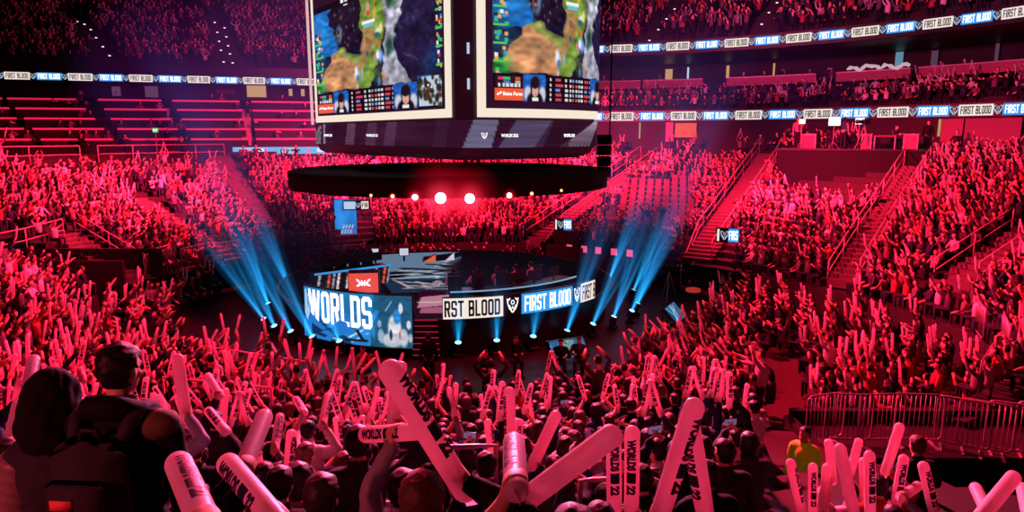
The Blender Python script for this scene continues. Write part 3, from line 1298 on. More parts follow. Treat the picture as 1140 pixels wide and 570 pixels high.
def tier_hit(x, y, path, off0, z0):
    """where the sight line meets the sloping upper tier"""
    r = ray(x, y)
    q = path.px(x, y)
    t = 30.0
    nx = path.at(q, 0, 0)
    while t < 95:
        p = (r[0] * t, r[1] * t, EYE + r[2] * t)
        # distance behind the front line
        d = np.hypot(path.p[:, 0] - p[0], path.p[:, 1] - p[1])
        i = int(d.argmin())
        bk_ = -((p[0] - path.p[i, 0]) * path.t[i, 1] - (p[1] - path.p[i, 1]) * path.t[i, 0])
        if bk_ > -off0 and p[2] <= z0 + (bk_ + off0) * .625 + .55:
            return Vector(p)
        t += .1
    return Vector(p)


def light_line(pts, path, off0, z0, lb):
    P = [tier_hit(x, y, path, off0, z0) for x, y in pts]
    UP_AISLES.append((P[0].xy, P[-1].xy))
    for p in P:
        step_light(p, lb)


light_line([(86, 24), (94, 27), (101, 33), (107, 42), (114.5, 52), (122, 62), (128.5, 73)], LWALL, -.3, 12.7, 'tiny white step light on the single line of upper stair lights')
light_line([(239, 25), (242, 36), (244, 46), (246, 56), (249, 69)], LWALL, -.3, 12.7, 'tiny white step light in the double line of upper stair lights, left file')
light_line([(250, 31), (252, 41), (254, 51), (256, 60), (259, 70), (261, 79)], LWALL, -.3, 12.7, 'tiny white step light in the double line of upper stair lights, right file')
light_line([(723, 45), (733, 33), (742, 21), (751, 10)], RING, .8, 14.2, 'tiny white step light on the upper stairs near the scoreboard')
light_line([(848, 27), (856, 14), (865, 3)], RING, .8, 14.2, 'tiny white step light on the middle upper stairs')
# ================================================================== THE SCOREBOARD
def game_picture(w, h, rng):
    c = Canvas(w, h, (24, 16, 44))
    c.warp(.022, 7, rng)
    c.rect(-.1, -.1, .16, .5, (28, 100, 180))
    c.ell(.06, .25, .09, .22, (50, 140, 215), .9, .8)
    c.ell(.03, .55, .08, .2, (40, 80, 120), .8, .8)
    c.poly([(.13, 0), (.34, 0), (.33, .3), (.26, .47), (.16, .42), (.12, .2)], (36, 18, 40))
    c.poly([(.05, .8), (.05, .62), (.12, .46), (.2, .44), (.3, .52), (.37, .6), (.36, .8)], (190, 132, 92))
    c.ell(.2, .62, .16, .14, (205, 150, 108), 1, .7)
    c.ell(.04, .78, .05, .14, (50, 140, 60), .6)
    c.poly([(.12, .46), (.2, .42), (.3, .5), (.38, .6), (.35, .64), (.2, .5)], (110, 128, 62), .8)
    c.poly([(.34, .05), (.56, .02), (.55, .3), (.5, .5), (.44, .7), (.42, .8), (.3, .8), (.34, .6), (.36, .35), (.33, .25)], (112, 142, 58))
    c.poly([(.36, .3), (.45, .28), (.44, .45), (.38, .6), (.34, .72), (.33, .5)], (172, 122, 82), .8)
    c.line((.47, .05), (.46, .3), .012, (190, 150, 60), .9)
    c.poly([(.56, .06), (.68, .02), (.7, .12), (.66, .28), (.6, .42), (.63, .5), (.66, .62), (.75, .8), (.5, .8), (.52, .62), (.54, .4), (.55, .2)], (158, 156, 172))
    for k in range(26):
        u, v = .54 + rng.random() * .14, .05 + rng.random() * .72
        c.ell(u, v, .012 + .02 * rng.random(), .02 + .03 * rng.random(), [(208, 204, 215), (98, 96, 118), (70, 66, 84)][k % 3], .7, .6)
    c.ell(.62, .14, .035, .07, (50, 90, 58), .5, .9)
    c.ell(.59, .5, .04, .09, (38, 86, 66), .5, .9)
    c.ell(.47, .72, .05, .1, (78, 92, 54), .6, .9)
    c.poly([(.69, 0), (1, 0), (1, .8), (.76, .8), (.66, .6), (.63, .45), (.68, .28)], (38, 26, 62))
    c.ell(.9, .66, .12, .14, (22, 64, 120), .9, .8)
    c.ell(.74, .1, .02, .09, (44, 110, 190), .6, .8)
    c.ell(.84, .25, .1, .2, (52, 38, 78), .9, .5)
    c.line((.78, .64), (.7, .56), .01, (60, 46, 84))
    for k in range(120):
        u, v = rng.random(), rng.random() * .8
        c.ell(u, v, .006 + .014 * rng.random(), .008 + .02 * rng.random(), [(30, 26, 30), (120, 140, 80), (150, 110, 76), (70, 70, 88)][rng.integers(4)], .8, .28)
    c.unwarp()
    c.noise(.16, 40, rng)
    c.noise(.12, 14, rng)
    c.blur(1)
    # tower in the dark ground and the tower at the lane's end
    c.ell(.19, .3, .028, .1, (92, 140, 178), .6)
    c.ell(.185, .3, .012, .06, (70, 20, 18), .5)
    c.ell(.185, .31, .008, .02, (240, 120, 50), .6)
    for k in range(22):
        c.ell(.15 + .16 * rng.random(), .1 + .34 * rng.random(), .006, .018, [(96, 84, 108), (60, 90, 120), (140, 130, 150)][k % 3], .6, .7)
    c.ell(.415, .16, .02, .07, (205, 150, 140), .5)
    c.ell(.415, .2, .02, .03, (220, 70, 60), .6)
    c.rect(.365, .255, .465, .28, (245, 238, 230))
    c.rect(.375, .28, .455, .31, (110, 190, 200))
    # units on the lane
    for (u, v, a, b, col) in ((.49, .36, .035, .035, (232, 230, 215)), (.48, .39, .03, .03, (60, 90, 110)), (.51, .34, .02, .05, (240, 220, 150)), (.49, .46, .028, .02, (225, 90, 70)),
                              (.42, .42, .012, .02, (200, 70, 60)), (.38, .43, .012, .02, (220, 130, 130)), (.40, .52, .014, .03, (50, 80, 130)), (.50, .56, .03, .07, (120, 170, 240)),
                              (.48, .55, .02, .05, (240, 240, 250)), (.455, .57, .014, .04, (210, 130, 130)), (.31, .66, .02, .07, (225, 235, 245)), (.32, .71, .018, .04, (70, 120, 190)),
                              (.355, .67, .012, .05, (140, 170, 220)), (.315, .78, .01, .03, (180, 200, 230)), (.48, .64, .03, .012, (60, 40, 60)), (.52, .74, .014, .04, (210, 110, 60)), (.485, .76, .014, .05, (60, 130, 200))):
        c.ell(u, v, a, b, col, .6)
    # side portraits
    for col, u0 in ((0, .945), (1, .005)):
        for k in range(5):
            v0 = (.10 if col == 0 else .24) + k * .125
            for j in range(9):
                uu, vv = u0 + .045 * rng.random(), v0 + .1 * rng.random()
                c.rect(uu, vv, uu + .014, vv + .025, [(70, 150, 220), (235, 235, 240), (60, 190, 110), (215, 60, 60), (40, 30, 50), (240, 170, 80)][rng.integers(6)])
            c.rect(u0, v0 + .095, u0 + .05, v0 + .108, (90, 200, 90))
    c.rect(.79, .765, .895, .835, (30, 120, 205))
    c.line((.82, .82), (.83, .78), .006, (245, 245, 250))
    c.line((.86, .78), (.875, .82), .006, (245, 245, 250))
    # top bar
    c.rect(0, 0, 1, .055, (30, 10, 24))
    for u, wd, col in ((.21, .02, (245, 245, 245)), (.24, .02, (220, 220, 225)), (.29, .02, (70, 160, 230)), (.33, .035, (70, 160, 230)), (.405, .03, (200, 190, 200)), (.46, .02, (225, 60, 80)), (.485, .035, (235, 50, 70)), (.54, .02, (225, 60, 80)), (.6, .02, (245, 245, 245)), (.64, .03, (250, 250, 250))):
        c.rect(u, .012, u + wd, .042, col)
    c.rect(.23, .06, .26, .072, (230, 230, 235))
    # bottom panel
    c.rect(0, .80, 1, 1, (26, 10, 26))
    c.rect(.015, .815, .12, .885, (48, 22, 38))
    for u, v, col in ((.02, .825, (215, 60, 110)), (.045, .825, (60, 190, 120)), (.045, .85, (60, 130, 190)), (.09, .825, (200, 90, 60)), (.09, .85, (210, 170, 120))):
        c.rect(u, v, u + .025, v + .02, col)
    for k in range(6):
        c.rect(.02 + k * .017, .872, .03 + k * .017, .895, (225, 215, 225))
    c.rect(.01, .905, .125, .99, (240, 92, 58))
    # two player cameras
    for u0, u1 in ((.128, .24), (.60, .785)):
        c.rect(u0, .80, u1, .995, (32, 84, 172))
        w_ = u1 - u0
        m = (u0 + u1) / 2
        for k in range(10):
            c.ell(u0 + w_ * rng.random(), .80 + .07 * rng.random(), .015, .02, (50, 120, 215), .8, .7)
        c.ell(m - w_ * .32, .94, w_ * .2, .07, (205, 205, 220), .4)
        c.ell(m + w_ * .34, .94, w_ * .2, .07, (205, 205, 220), .4)
        c.ell(m, 1.0, w_ * .42, .09, (26, 18, 36), .2)
        c.ell(m, .905, w_ * .17, .062, (226, 164, 146), .15)
        c.ell(m, .858, w_ * .22, .048, (34, 20, 30), .15)
        c.rect(m - w_ * .2, .86, m - w_ * .14, .93, (34, 20, 30))
        c.rect(m + w_ * .14, .86, m + w_ * .2, .93, (34, 20, 30))
        c.rect(m - w_ * .10, .89, m - w_ * .04, .897, (40, 20, 30))
        c.rect(m + w_ * .04, .89, m + w_ * .10, .897, (40, 20, 30))
        c.rect(m - w_ * .05, .94, m + w_ * .05, .946, (160, 70, 70))
        c.rect(m - w_ * .14, .965, m + w_ * .14, .988, (235, 235, 240))
    # table
    for r_ in range(5):
        v = .822 + r_ * .036
        for u, wd, cc in ((.265, .008, 0), (.30, .055, 1), (.365, .025, 0), (.40, .012, 0), (.42, .016, 2), (.447, .02, 2), (.475, .012, 0), (.497, .025, 0), (.53, .055, 1), (.585, .008, 0)):
            col = [(225, 218, 225), ((205, 70, 90), (110, 140, 215))[(r_ == 2)], ((120, 170, 220), (225, 90, 60), (220, 220, 235))[r_ % 3]][cc]
            k = rng.random() * .5 + .5 if wd > .02 else 1
            c.rect(u, v, u + wd * k, v + .02, col)
    c.rect(.247, .80, .262, 1, (20, 8, 20))
    # small map
    c.rect(.80, .775, .985, .985, (190, 205, 225))
    for k in range(34):
        u, v = .80 + .18 * rng.random(), .78 + .2 * rng.random()
        c.ell(u, v, .014 + .014 * rng.random(), .02 + .02 * rng.random(), [(44, 40, 30), (70, 62, 40), (58, 52, 36)][k % 3], .5)
    for k in range(12):
        u, v = .81 + .16 * rng.random(), .79 + .18 * rng.random()
        c.rect(u, v, u + .012, v + .015, [(70, 140, 220), (220, 80, 90), (230, 235, 245)][k % 3])
    return c


def arc_pts(p0, h0, h1, R, n):
    """plan arc turning left from heading h0 to h1"""
    pts = [Vector(p0)]
    for i in range(n):
        a = math.radians(h0 + (h1 - h0) * (i + .5) / n)
        ds = R * math.radians(h1 - h0) / n
        pts.append(pts[-1] + Vector((math.cos(a), math.sin(a))) * ds)
    return pts


JL, JN = Vector((-9.78, 35.0)), Vector((-1.92, 24.1))
left_pts = [JL.lerp(JN, t) for t in np.linspace(0, 1, 12)]
corner = [JN, Vector((-1.66, 23.93)), Vector((-1.27, 23.9))]
right_pts = arc_pts(corner[-1], 18, 57, 8.63, 12)
JR = right_pts[-1]
back = [JR + Vector((-.1, .9)), JR + Vector((-1.2, 2.2)), Vector((-5.4, 38.8)), Vector((-8.5, 38.0)), JL + Vector((-.15, 1.2))]
foot = left_pts + corner[1:] + right_pts[1:] + back
PL = Path([(p.x, p.y) for p in left_pts])
PR = Path([(p.x, p.y) for p in right_pts])
PALL = Path([(p.x, p.y) for p in left_pts + corner[1:] + right_pts[1:]])

M_board = mat('scoreboard_shell', (40, 20, 38), .5, emit=(58, 20, 42), strength=.25)
M_under = mat('scoreboard_under', (22, 10, 18), .7)
sb = empty('scoreboard', (-3.4, 30.5, 6.6), 0, 'huge hanging scoreboard with two big game screens in cream frames', 'scoreboard')


def inset(k, z):
    c = Vector((-3.9, 31.0))
    return [((p - c) * k + c).to_3d() + Vector((0, 0, z)) for p in foot]


b = MB()
rings = [inset(.90, 6.62), inset(.965, 6.78), inset(.985, 7.02), inset(.985, 8.02), inset(.985, 8.05), inset(.985, 14.6)]
n = len(foot)
vs = [p for r in rings for p in r]
fs = []
for i in range(len(rings) - 1):
    for j in range(n):
        k = (j + 1) % n
        fs.append((i * n + j, i * n + k, (i + 1) * n + k, (i + 1) * n + j))
fs.append(tuple(range(n - 1, -1, -1)))
fs.append(tuple((len(rings) - 1) * n + j for j in range(n)))
b.add(vs, fs)
put(b, 'shell', M_board, sb)
ZB, ZT = 8.09, 14.2
E_frame = emat('screen_frame_cream', (250, 234, 214), .98)
GAME = game_picture(230, 200, np.random.default_rng(5))
M_screen = paint_mat('game_screen', 1.0)
M_gap = emat('screen_margin', (52, 18, 44), .9)


def board_screen(path, sa, sb_, cut, fw, mg, parent, right_frame):
    """cream frame, dark margin, then the game picture; cut = share of the picture shown before the case turns away"""
    b = MB()
    strip(b, path, sa, sb_, ZB, ZT, .02, ns=14, thick=.05)
    fr = put(b, 'screen_frame', E_frame, parent)
    b = MB()
    e1 = sb_ - (fw if right_frame else 0)
    strip(b, path, sa + fw, e1, ZB + .30, ZT - .1, .035, ns=14)
    sub(b, 'screen_margin', M_gap, fr)
    s0, s1 = sa + fw + mg, e1 - (mg if right_frame else 0)
    z0, z1 = ZB + .30 + mg, 13.35
    cv = Canvas(GAME.w, GAME.h, (0, 0, 0))
    if cut < 1:
        k = int(GAME.w * 24 * cut / (35 - 11 * cut))
        cv.w = k
        cv.a = GAME.a[:, :k]
    else:
        cv.a = GAME.a
    pe = cv.w / GAME.w
    W_ = lambda p: 35 * p / (24 + 11 * p)      # the feed is drawn wider towards its left end
    pic = painted('screen_picture', cv, lambda u, v: path.at(s0 + (s1 - s0) * W_(u * pe) / W_(pe), z0 + (z1 - z0) * v, .06), M_screen, fr)
    # sponsor tile
    W = (s1 - s0) / cut
    x = MB()
    text_on_path(x, 'State Farm', path, s0 + W * W_(.038), s0 + W * W_(.12), z0 + (z1 - z0) * .042, z0 + (z1 - z0) * .068, .075, bold=.02)
    for k in range(3):
        uu = s0 + W * (.020 + .009 * k)
        vv = z0 + (z1 - z0) * (.044 + .006 * k)
        x.add([path.at(uu, vv, .075), path.at(uu + W * .012, vv, .075), path.at(uu + W * .006, vv + (z1 - z0) * .018, .075)], [(0, 1, 2)])
    sub(x, 'lettering', E_white, fr)
    return fr


board_screen(PL, .18, PL.L - .30, 1.0, .34, .08, sb, True)
board_screen(PR, .10, PR.L, .79, .30, .24, sb, False)
# vertical white marks on the dark corner
for z in (9.0, 10.15, 13.6):
    b = MB()
    q = Vector((-1.45, 23.79))
    b.add([(q.x - .05, q.y, z), (q.x + .04, q.y - .01, z), (q.x + .04, q.y - .01, z + .36), (q.x - .05, q.y, z + .36)], [(0, 1, 2, 3)])
    put(b, 'corner_mark', E_pale, sb)
# far side frame seen past the left edge
b = MB()
b.tube([JL + Vector((-.28, .55)).to_2d() if False else (JL.x - .3, JL.y + .6, 8.0), (JL.x - .3, JL.y + .6, 14)], .07, 4)
put(b, 'far_frame_edge', emat('frame_edge_pink', (235, 190, 190), .9), sb)
# ribbon around the foot of the board
cvb = Canvas(330, 40, (56, 18, 42))
cvb.ell(.42, .5, .2, .9, (72, 34, 62), 1, .8)
for (u, w_, col) in ((.055, .014, (170, 150, 170)), (.20, .05, (112, 74, 104)), (.31, .05, (92, 54, 86)), (.40, .05, (96, 58, 90)), (.70, .05, (128, 132, 165)), (.775, .09, (96, 88, 122)), (.60, .05, (66, 30, 58))):
    cvb.poly([(u - w_ * .3, 1), (u + w_ * .7, 1), (u + w_, 0), (u + w_ * .1, 0)], col, .75)
for k in range(8):
    cvb.line((.004 + .004 * k, 1), (.0 + .006 * k, .05), .0012, (205, 195, 210), .8)
    cvb.line((.88 + .012 * k, 1), (.99 + .002 * k, .0), .004, (210, 205, 220), .5)
cvb.poly([(.86, 0), (.93, 0), (.9, 1), (.82, 1)], (46, 16, 34), .6)
cvb.noise(.08, 16, RNG)
band = painted('ribbon_picture', cvb, lambda u, v: PALL.at(PALL.L * u, 7.06 + .94 * v, .01), paint_mat('ribbon_screen', .85), None)
band.parent = sb
band.matrix_parent_inverse = sb.matrix_basis.inverted()
for px_, w_, wd in ((366, 9, 'WORLDS'), (415, 13, 'WORLDS 22'), (567, 19, 'WORLDS 2022'), (633, 12, 'WORLDS')):
    x = MB()
    s0, s1 = PALL.px(px_ - w_ / 2, 153), PALL.px(px_ + w_ / 2, 153)
    text_on_path(x, wd, PALL, s0, s1, 7.42, 7.53, .035)
    sub(x, 'lettering', E_white, band)
x = MB()
emblem_on_path(x, PALL, PALL.px(535.5), PALL.px(542.5), 7.36, 7.58, .035)
sub(x, 'crest', E_white, band)

# hanging speaker column behind the right edge of the board
root = empty('speaker_array', (3.98, 30.2, 5.68), math.radians(-8), 'black hanging speaker column at the right end of the round rig', 'speaker')
b = MB()
b.tube([(.22, 0, 1.8), (.22, 0, 12)], .035, 6)
b.build('cable', M_blackm, root)
for k in range(4):
    b = MB()
    b.box((0, .05 * math.sin(k * .2), .23 + k * .46), (.62, .6, .42), bev=.04)
    b.build('speaker_cabinet', M_black, root)

# ================================================================== BLACK ROUND RIG WITH LAMPS
RX, RY, RR = -2.72, 30.9, 6.9
rig = empty('lighting_rig', (RX, RY, 5.3), 0, 'broad black round lighting rig hanging below the scoreboard', 'rig')
b = MB()
N_ = 72
prof = [(RR - 2.6, .72), (RR - .15, .74), (RR, .70), (RR, .02), (RR - .2, 0), (RR - 2.6, .05)]
vs, fs = [], []
for i in range(N_):
    a = 2 * PI * i / N_
    for r, z in prof:
        vs.append((r * math.cos(a), r * math.sin(a), z))
k = len(prof)
for i in range(N_):
    j = (i + 1) % N_
    for q in range(k):
        q2 = (q + 1) % k
        fs.append((i * k + q, j * k + q, j * k + q2, i * k + q2))
b.add(vs, fs)
b.build('drape_ring', M_black, rig, True)
b = MB()
for a in (30, 150, 270):
    t = math.radians(a)
    b.tube([(5.2 * math.cos(t), 5.2 * math.sin(t), .7), (3.6 * math.cos(t), 3.6 * math.sin(t), 1.6)], .03, 6)
b.build('hanger', M_blackm, rig)


def glow_mat(name, col, strength, power):
    """haze lit around a lamp: bright where the sight line runs through its middle"""
    m = bpy.data.materials.new(name)
    m.use_nodes = True
    nt = m.node_tree
    nt.nodes.clear()
    o = nt.nodes.new('ShaderNodeOutputMaterial')
    ad = nt.nodes.new('ShaderNodeAddShader')
    tr = nt.nodes.new('ShaderNodeBsdfTransparent')
    e = nt.nodes.new('ShaderNodeEmission')
    e.inputs['Color'].default_value = rgb(col)
    lw = nt.nodes.new('ShaderNodeLayerWeight')
    lw.inputs['Blend'].default_value = .5
    inv = nt.nodes.new('ShaderNodeMath')
    inv.operation = 'SUBTRACT'
    inv.inputs[0].default_value = 1.0
    nt.links.new(lw.outputs['Facing'], inv.inputs[1])
    pw = nt.nodes.new('ShaderNodeMath')
    pw.operation = 'POWER'
    pw.inputs[1].default_value = power
    nt.links.new(inv.outputs[0], pw.inputs[0])
    ml = nt.nodes.new('ShaderNodeMath')
    ml.operation = 'MULTIPLY'
    ml.inputs[1].default_value = strength
    nt.links.new(pw.outputs[0], ml.inputs[0])
    nt.links.new(ml.outputs[0], e.inputs['Strength'])
    nt.links.new(tr.outputs[0], ad.inputs[0])
    nt.links.new(e.outputs[0], ad.inputs[1])
    nt.links.new(ad.outputs[0], o.inputs['Surface'])
    return m


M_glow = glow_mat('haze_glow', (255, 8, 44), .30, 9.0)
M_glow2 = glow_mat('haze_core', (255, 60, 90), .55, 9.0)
E_hot = emat('hot_lamp', (255, 235, 235), 6)
E_warmlamp = emat('warm_lamp', (255, 170, 120), 2.5)
for i, (x, y, rr, big, lb) in enumerate(((490.5, 220.5, .19, 1.7, 'largest, brightest'), (523, 221, .17, 1.5, 'second brightest'), (462, 219.5, .10, .5, 'small one beside the brightest'), (567, 217.5, .09, .35, 'small one on the stage-left side'),
                                         (437, 218.5, .07, .2, 'faint orange one'), (592, 215.5, .06, .15, 'faint one far on the stage-left side'), (413, 217.5, .05, 0, 'faintest orange one'), (625, 212, .05, 0, 'tiny orange one'))):
    D = 24.0
    for _ in range(3):
        X_ = aty(x, y, D).x
        D = RY - math.sqrt(max(1, RR ** 2 - (X_ - RX) ** 2)) - .28
    p = aty(x, y, D)
    root = empty('red_spotlight', p, facing(p), '%s of the red stage spotlights under the black rig' % lb, 'light', None)
    b = MB()
    b.lathe([(rr * .5, .45), (rr * 1.05, .35), (rr * 1.15, 0), (rr * 1.1, -.02)], 14, Matrix.Rotation(-PI / 2, 4, 'X') @ Matrix.Translation((0, 0, -.0)))
    b.build('lamp_housing', M_blackm, root)
    b = MB()
    b.tube([(0, .18, 0), (0, .26, max(.06, 5.5 - p.z))], .025, 6)
    b.build('yoke', M_blackm, root)
    b = MB()
    b.lathe([(.001, .04), (rr, .032), (rr, 0)], 16, Matrix.Rotation(PI / 2, 4, 'X'), cap=False)
    b.build('lens', E_hot if rr > .08 else E_warmlamp, root)
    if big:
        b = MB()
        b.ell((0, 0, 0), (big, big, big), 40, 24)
        g = b.build('lit_haze', M_glow, root, True)  # lamp halo imitated by two glowing shells
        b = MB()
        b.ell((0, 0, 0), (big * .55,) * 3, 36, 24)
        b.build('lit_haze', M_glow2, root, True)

# ================================================================== THE STAGE
SX, SY, SR_ = -2.8, 29.6, 7.1
DECK = 1.4
stage = empty('stage', (SX, SY, 0), 0, 'round dark stage with a printed bluish grey display floor', 'stage')
b = MB()
b.lathe([(SR_ - .25, 0), (SR_ - .25, DECK - .12), (SR_, DECK - .12), (SR_, DECK), (.01, DECK)], 96)
b.build('platform', mat('stage_black', (20, 10, 16), .4), stage)
cvf = Canvas(160, 160, (20, 10, 18))
# u = x across, v = y running away from the front (v down = front)
cvf.poly([(.08, .05), (.52, .05), (.52, .62), (.34, .62), (.2, .5), (.1, .4)], (118, 148, 182))
cvf.poly([(.30, .55), (.52, .52), (.52, .7), (.36, .74)], (36, 60, 88))
cvf.ell(.33, .48, .05, .07, (16, 12, 24), .4)
cvf.poly([(.36, .14), (.52, .04), (.52, .14), (.44, .26), (.38, .24)], (24, 16, 28))
for k in range(14):
    a = RNG.random()
    cvf.line((.30 + .2 * RNG.random(), .2 + .35 * a), (.42 + .12 * RNG.random(), .16 + .35 * a), .008, (228, 226, 236), .9)
for k in range(9):
    a = RNG.random()
    cvf.line((.28 + .2 * RNG.random(), .15 + .45 * a), (.44 + .1 * RNG.random(), .2 + .4 * a), .012, (22, 18, 30), .9)
for k in range(16):
    cvf.line((.34 + .16 * RNG.random(), .56 + .12 * RNG.random()), (.40 + .16 * RNG.random(), .56 + .12 * RNG.random()), .006, (235, 205, 215), .8)
cvf.rect(.44, .70, .60, 1.0, (60, 14, 36))
cvf.poly([(.45, .78), (.55, .74), (.56, .86), (.45, .9)], (226, 150, 175))
cvf.poly([(.46, .90), (.55, .88), (.55, .95), (.46, .95)], (200, 110, 150))
cvf.line((.45, .84), (.56, .83), .008, (250, 225, 230))
cvf.poly([(.54, .74), (.60, .74), (.60, .92), (.56, .9)], (40, 110, 190))
cvf.ell(.55, .35, .09, .25, (30, 14, 26), .5, .9)


def deck_fn(u, v):
    x, y = (u - .5) * 2, (v - .5) * 2
    # square to disc
    X = x * math.sqrt(max(0, 1 - y * y / 2))
    Y = y * math.sqrt(max(0, 1 - x * x / 2))
    return (X * (SR_ - .1), Y * (SR_ - .1), DECK + .012)


painted('floor_display', cvf, deck_fn, paint_mat('floor_screen', .62), stage)

ARC = lambda R, a0, a1, n=60: Path([(SX + R * math.cos(math.radians(a)), SY + R * math.sin(math.radians(a))) for a in np.linspace(a0, a1, n)])
# left curved wall
PW = ARC(SR_ + .12, 214, 296)
s0, s1 = PW.px(340.5, 350), PW.px(459, 350)
led = empty('display_wall', PW.at((s0 + s1) / 2, .3, 0), 0, 'curved blue display wall on the stage front reading WORLDS beside raised hands and white shapes', 'display')
b = MB()
strip(b, PW, s0 - .05, s1 + .05, .35, 2.26, -.02, ns=30, thick=.12)
put(b, 'casing', M_blackm, led)
cvw = Canvas(200, 90, (34, 118, 178))
cvw.poly([(0, 0), (.2, 0), (.5, .5), (.72, .7), (.72, 1), (0, 1)], (40, 130, 200))
cvw.poly([(.70, 0), (1, 0), (1, 1), (.66, 1), (.68, .5)], (34, 84, 118))
cvw.poly([(0, .45), (.1, .3), (.22, .62), (.36, .8), (.36, 1), (0, 1)], (34, 110, 190))
cvw.poly([(.05, .95), (.2, .7), (.45, .85), (.5, 1), (.05, 1)], (24, 58, 104))
for (p, q, w_, col) in (((.05, .15), (.12, .7), .018, (150, 195, 235)), ((.09, .1), (.1, .6), .012, (190, 215, 240)), ((.14, .5), (.3, .85), .02, (30, 70, 130)), ((.10, .62), (.3, .92), .016, (95, 165, 225)),
                        ((.3, .72), (.42, .62), .03, (40, 120, 205)), ((.4, .8), (.5, .62), .05, (36, 116, 205)), ((.48, .86), (.66, .62), .014, (210, 220, 235)), ((.5, .95), (.64, .75), .012, (200, 215, 235)),
                        ((.45, .92), (.62, .9), .03, (14, 24, 50)), ((.60, .8), (.72, .32), .03, (44, 136, 220)), ((.2, .9), (.4, .95), .03, (140, 170, 200)), ((.55, .72), (.6, .9), .02, (18, 26, 52))):
    cvw.line(p, q, w_, col)
for (u, v, a, b_, col) in ((.86, .62, .06, .3, (224, 224, 230)), (.88, .40, .035, .16, (44, 134, 210)), (.91, .24, .02, .12, (205, 215, 228)), (.84, .85, .1, .16, (196, 200, 212)), (.93, .8, .04, .2, (190, 196, 210)),
                           (.75, .78, .03, .16, (150, 175, 205)), (.74, .55, .02, .08, (140, 170, 205)), (.97, .55, .02, .1, (200, 205, 216)), (.98, .8, .02, .1, (170, 180, 196)), (.83, .75, .015, .12, (40, 60, 90)), (.9, .75, .012, .1, (190, 130, 120))):
    cvw.ell(u, v, a, b_, col, .3)
cvw.line((.79, .3), (.84, .12), .006, (150, 185, 210))
cvw.noise(.07, 26, RNG)
wall = painted('display_picture', cvw, lambda u, v: PW.at(s0 + (s1 - s0) * u, .42 + 1.8 * v, .03), paint_mat('wall_screen', 1.0), None)
wall.parent = led
wall.matrix_parent_inverse = led.matrix_basis.inverted()
x = MB()
vv, ff, tw = block_text('WORLDS')
sa, sz = PW.px(346, 350), PW.px(415, 350)
pts = []
for q in vv:
    u = q[0] / tw
    pts.append(PW.at(sa + (sz - sa) * u, 1.02 + .03 * (1 - u) + 1.12 * q[1], .06))
x.add(pts, ff)
sub(x, 'lettering', E_white, wall)
# raised arms and shapes in the picture that overlap the lower edge of the letters
for col, polys in (((38, 122, 205), [[(.0, .30), (.05, .62), (.09, .66), (.10, .5), (.2, .32), (.34, .14), (.30, 0), (.0, 0)], [(.34, .34), (.40, .46), (.47, .42), (.48, .2), (.36, .12)]]),
                   ((22, 48, 92), [[(.10, .30), (.22, .20), (.34, .30), (.36, .22), (.24, .06), (.10, .1)]]), ((170, 205, 238), [[(.02, .5), (.03, .95), (.05, .98), (.06, .6), (.09, .74), (.10, .60), (.05, .34)]])):
    x = MB()
    for q in polys:
        x.add([PW.at(s0 + (s1 - s0) * u, .42 + 1.8 * v, .085) for u, v in q], [tuple(range(len(q)))])
        sub(x, 'picture_figure', emat('wall_figure', col, 1.0), wall)
        x = MB()

# front strip
PF = ARC(SR_ + .1, 268, 345)
fs_ = empty('display_strip', PF.at(PF.px(575, 338), 1.4, 0), 0, 'curved display strip along the stage edge repeating FIRST BLOOD in cream and blue', 'display')
b = MB()
strip(b, PF, PF.px(493, 338) - .02, PF.px(661, 338) + .05, 1.40, 2.16, -.02, ns=40, thick=.1)
put(b, 'casing', M_blackm, fs_)
ZS0, ZS1 = 1.42, 2.13
for xa, xb, m, wd, lm, ta, tb in ((493, 560, E_cream, 'RST BLOOD', E_ink, 494.5, 556.5), (580.5, 637, E_blue, 'FIRST BLOOD', E_white, 583.5, 634.5), (646, 661.5, E_cream, 'FIRST B', E_ink, 647.5, 661)):
    b = MB()
    strip(b, PF, PF.px(xa, 338), PF.px(xb, 338), ZS0, ZS1, .015, ns=12)
    t = put(b, 'message_tile', m, fs_)
    x = MB()
    text_on_path(x, wd, PF, PF.px(ta, 338), PF.px(tb, 338), ZS0 + .075, ZS1 - .075, .03, bold=.04)
    sub(x, 'lettering', lm, t)
for xa, xb in ((564, 577), (638.5, 645)):
    x = MB()
    emblem_on_path(x, PF, PF.px(xa, 338), PF.px(xb, 338), ZS0 + .08, ZS1 - .08, .02)
    put(x, 'crest', E_white, fs_)

# orange-red logo box above the wall
p = atz(405, 327, 2.25)
p = Vector((p.x, p.y + .5, 2.25))
p = aty(405, 326.5, 23.3)
root = empty('logo_box', (p.x, p.y, p.z), facing(p, (-2, 0)), 'orange-red lit box with a white spiky emblem above the display wall', 'display')
b = MB()
b.box((0, .3, .36), (1.06, .56, .74), bev=.02)
b.build('casing', M_blackm, root)
b = MB()
b.box((0, .01, .36), (1.0, .02, .68))
fc = b.build('lit_face', emat('lit_orange_red', (238, 78, 66), 1.0), root)
b = MB()
for sx in (-1, 1):
    for poly in ([(.02, .26), (.06, .26), (.08, .46), (.02, .44)], [(.08, .30), (.12, .28), (.2, .46), (.14, .46)], [(.14, .46), (.24, .52), (.22, .42)], [(.10, .34), (.22, .30), (.24, .24), (.12, .27)], [(.0, .32), (.09, .36), (.09, .40), (.0, .38)]):
        b.add([(sx * q[0], -.005, q[1]) for q in poly], [tuple(range(len(poly)))])
b.build('emblem', E_white, fc)

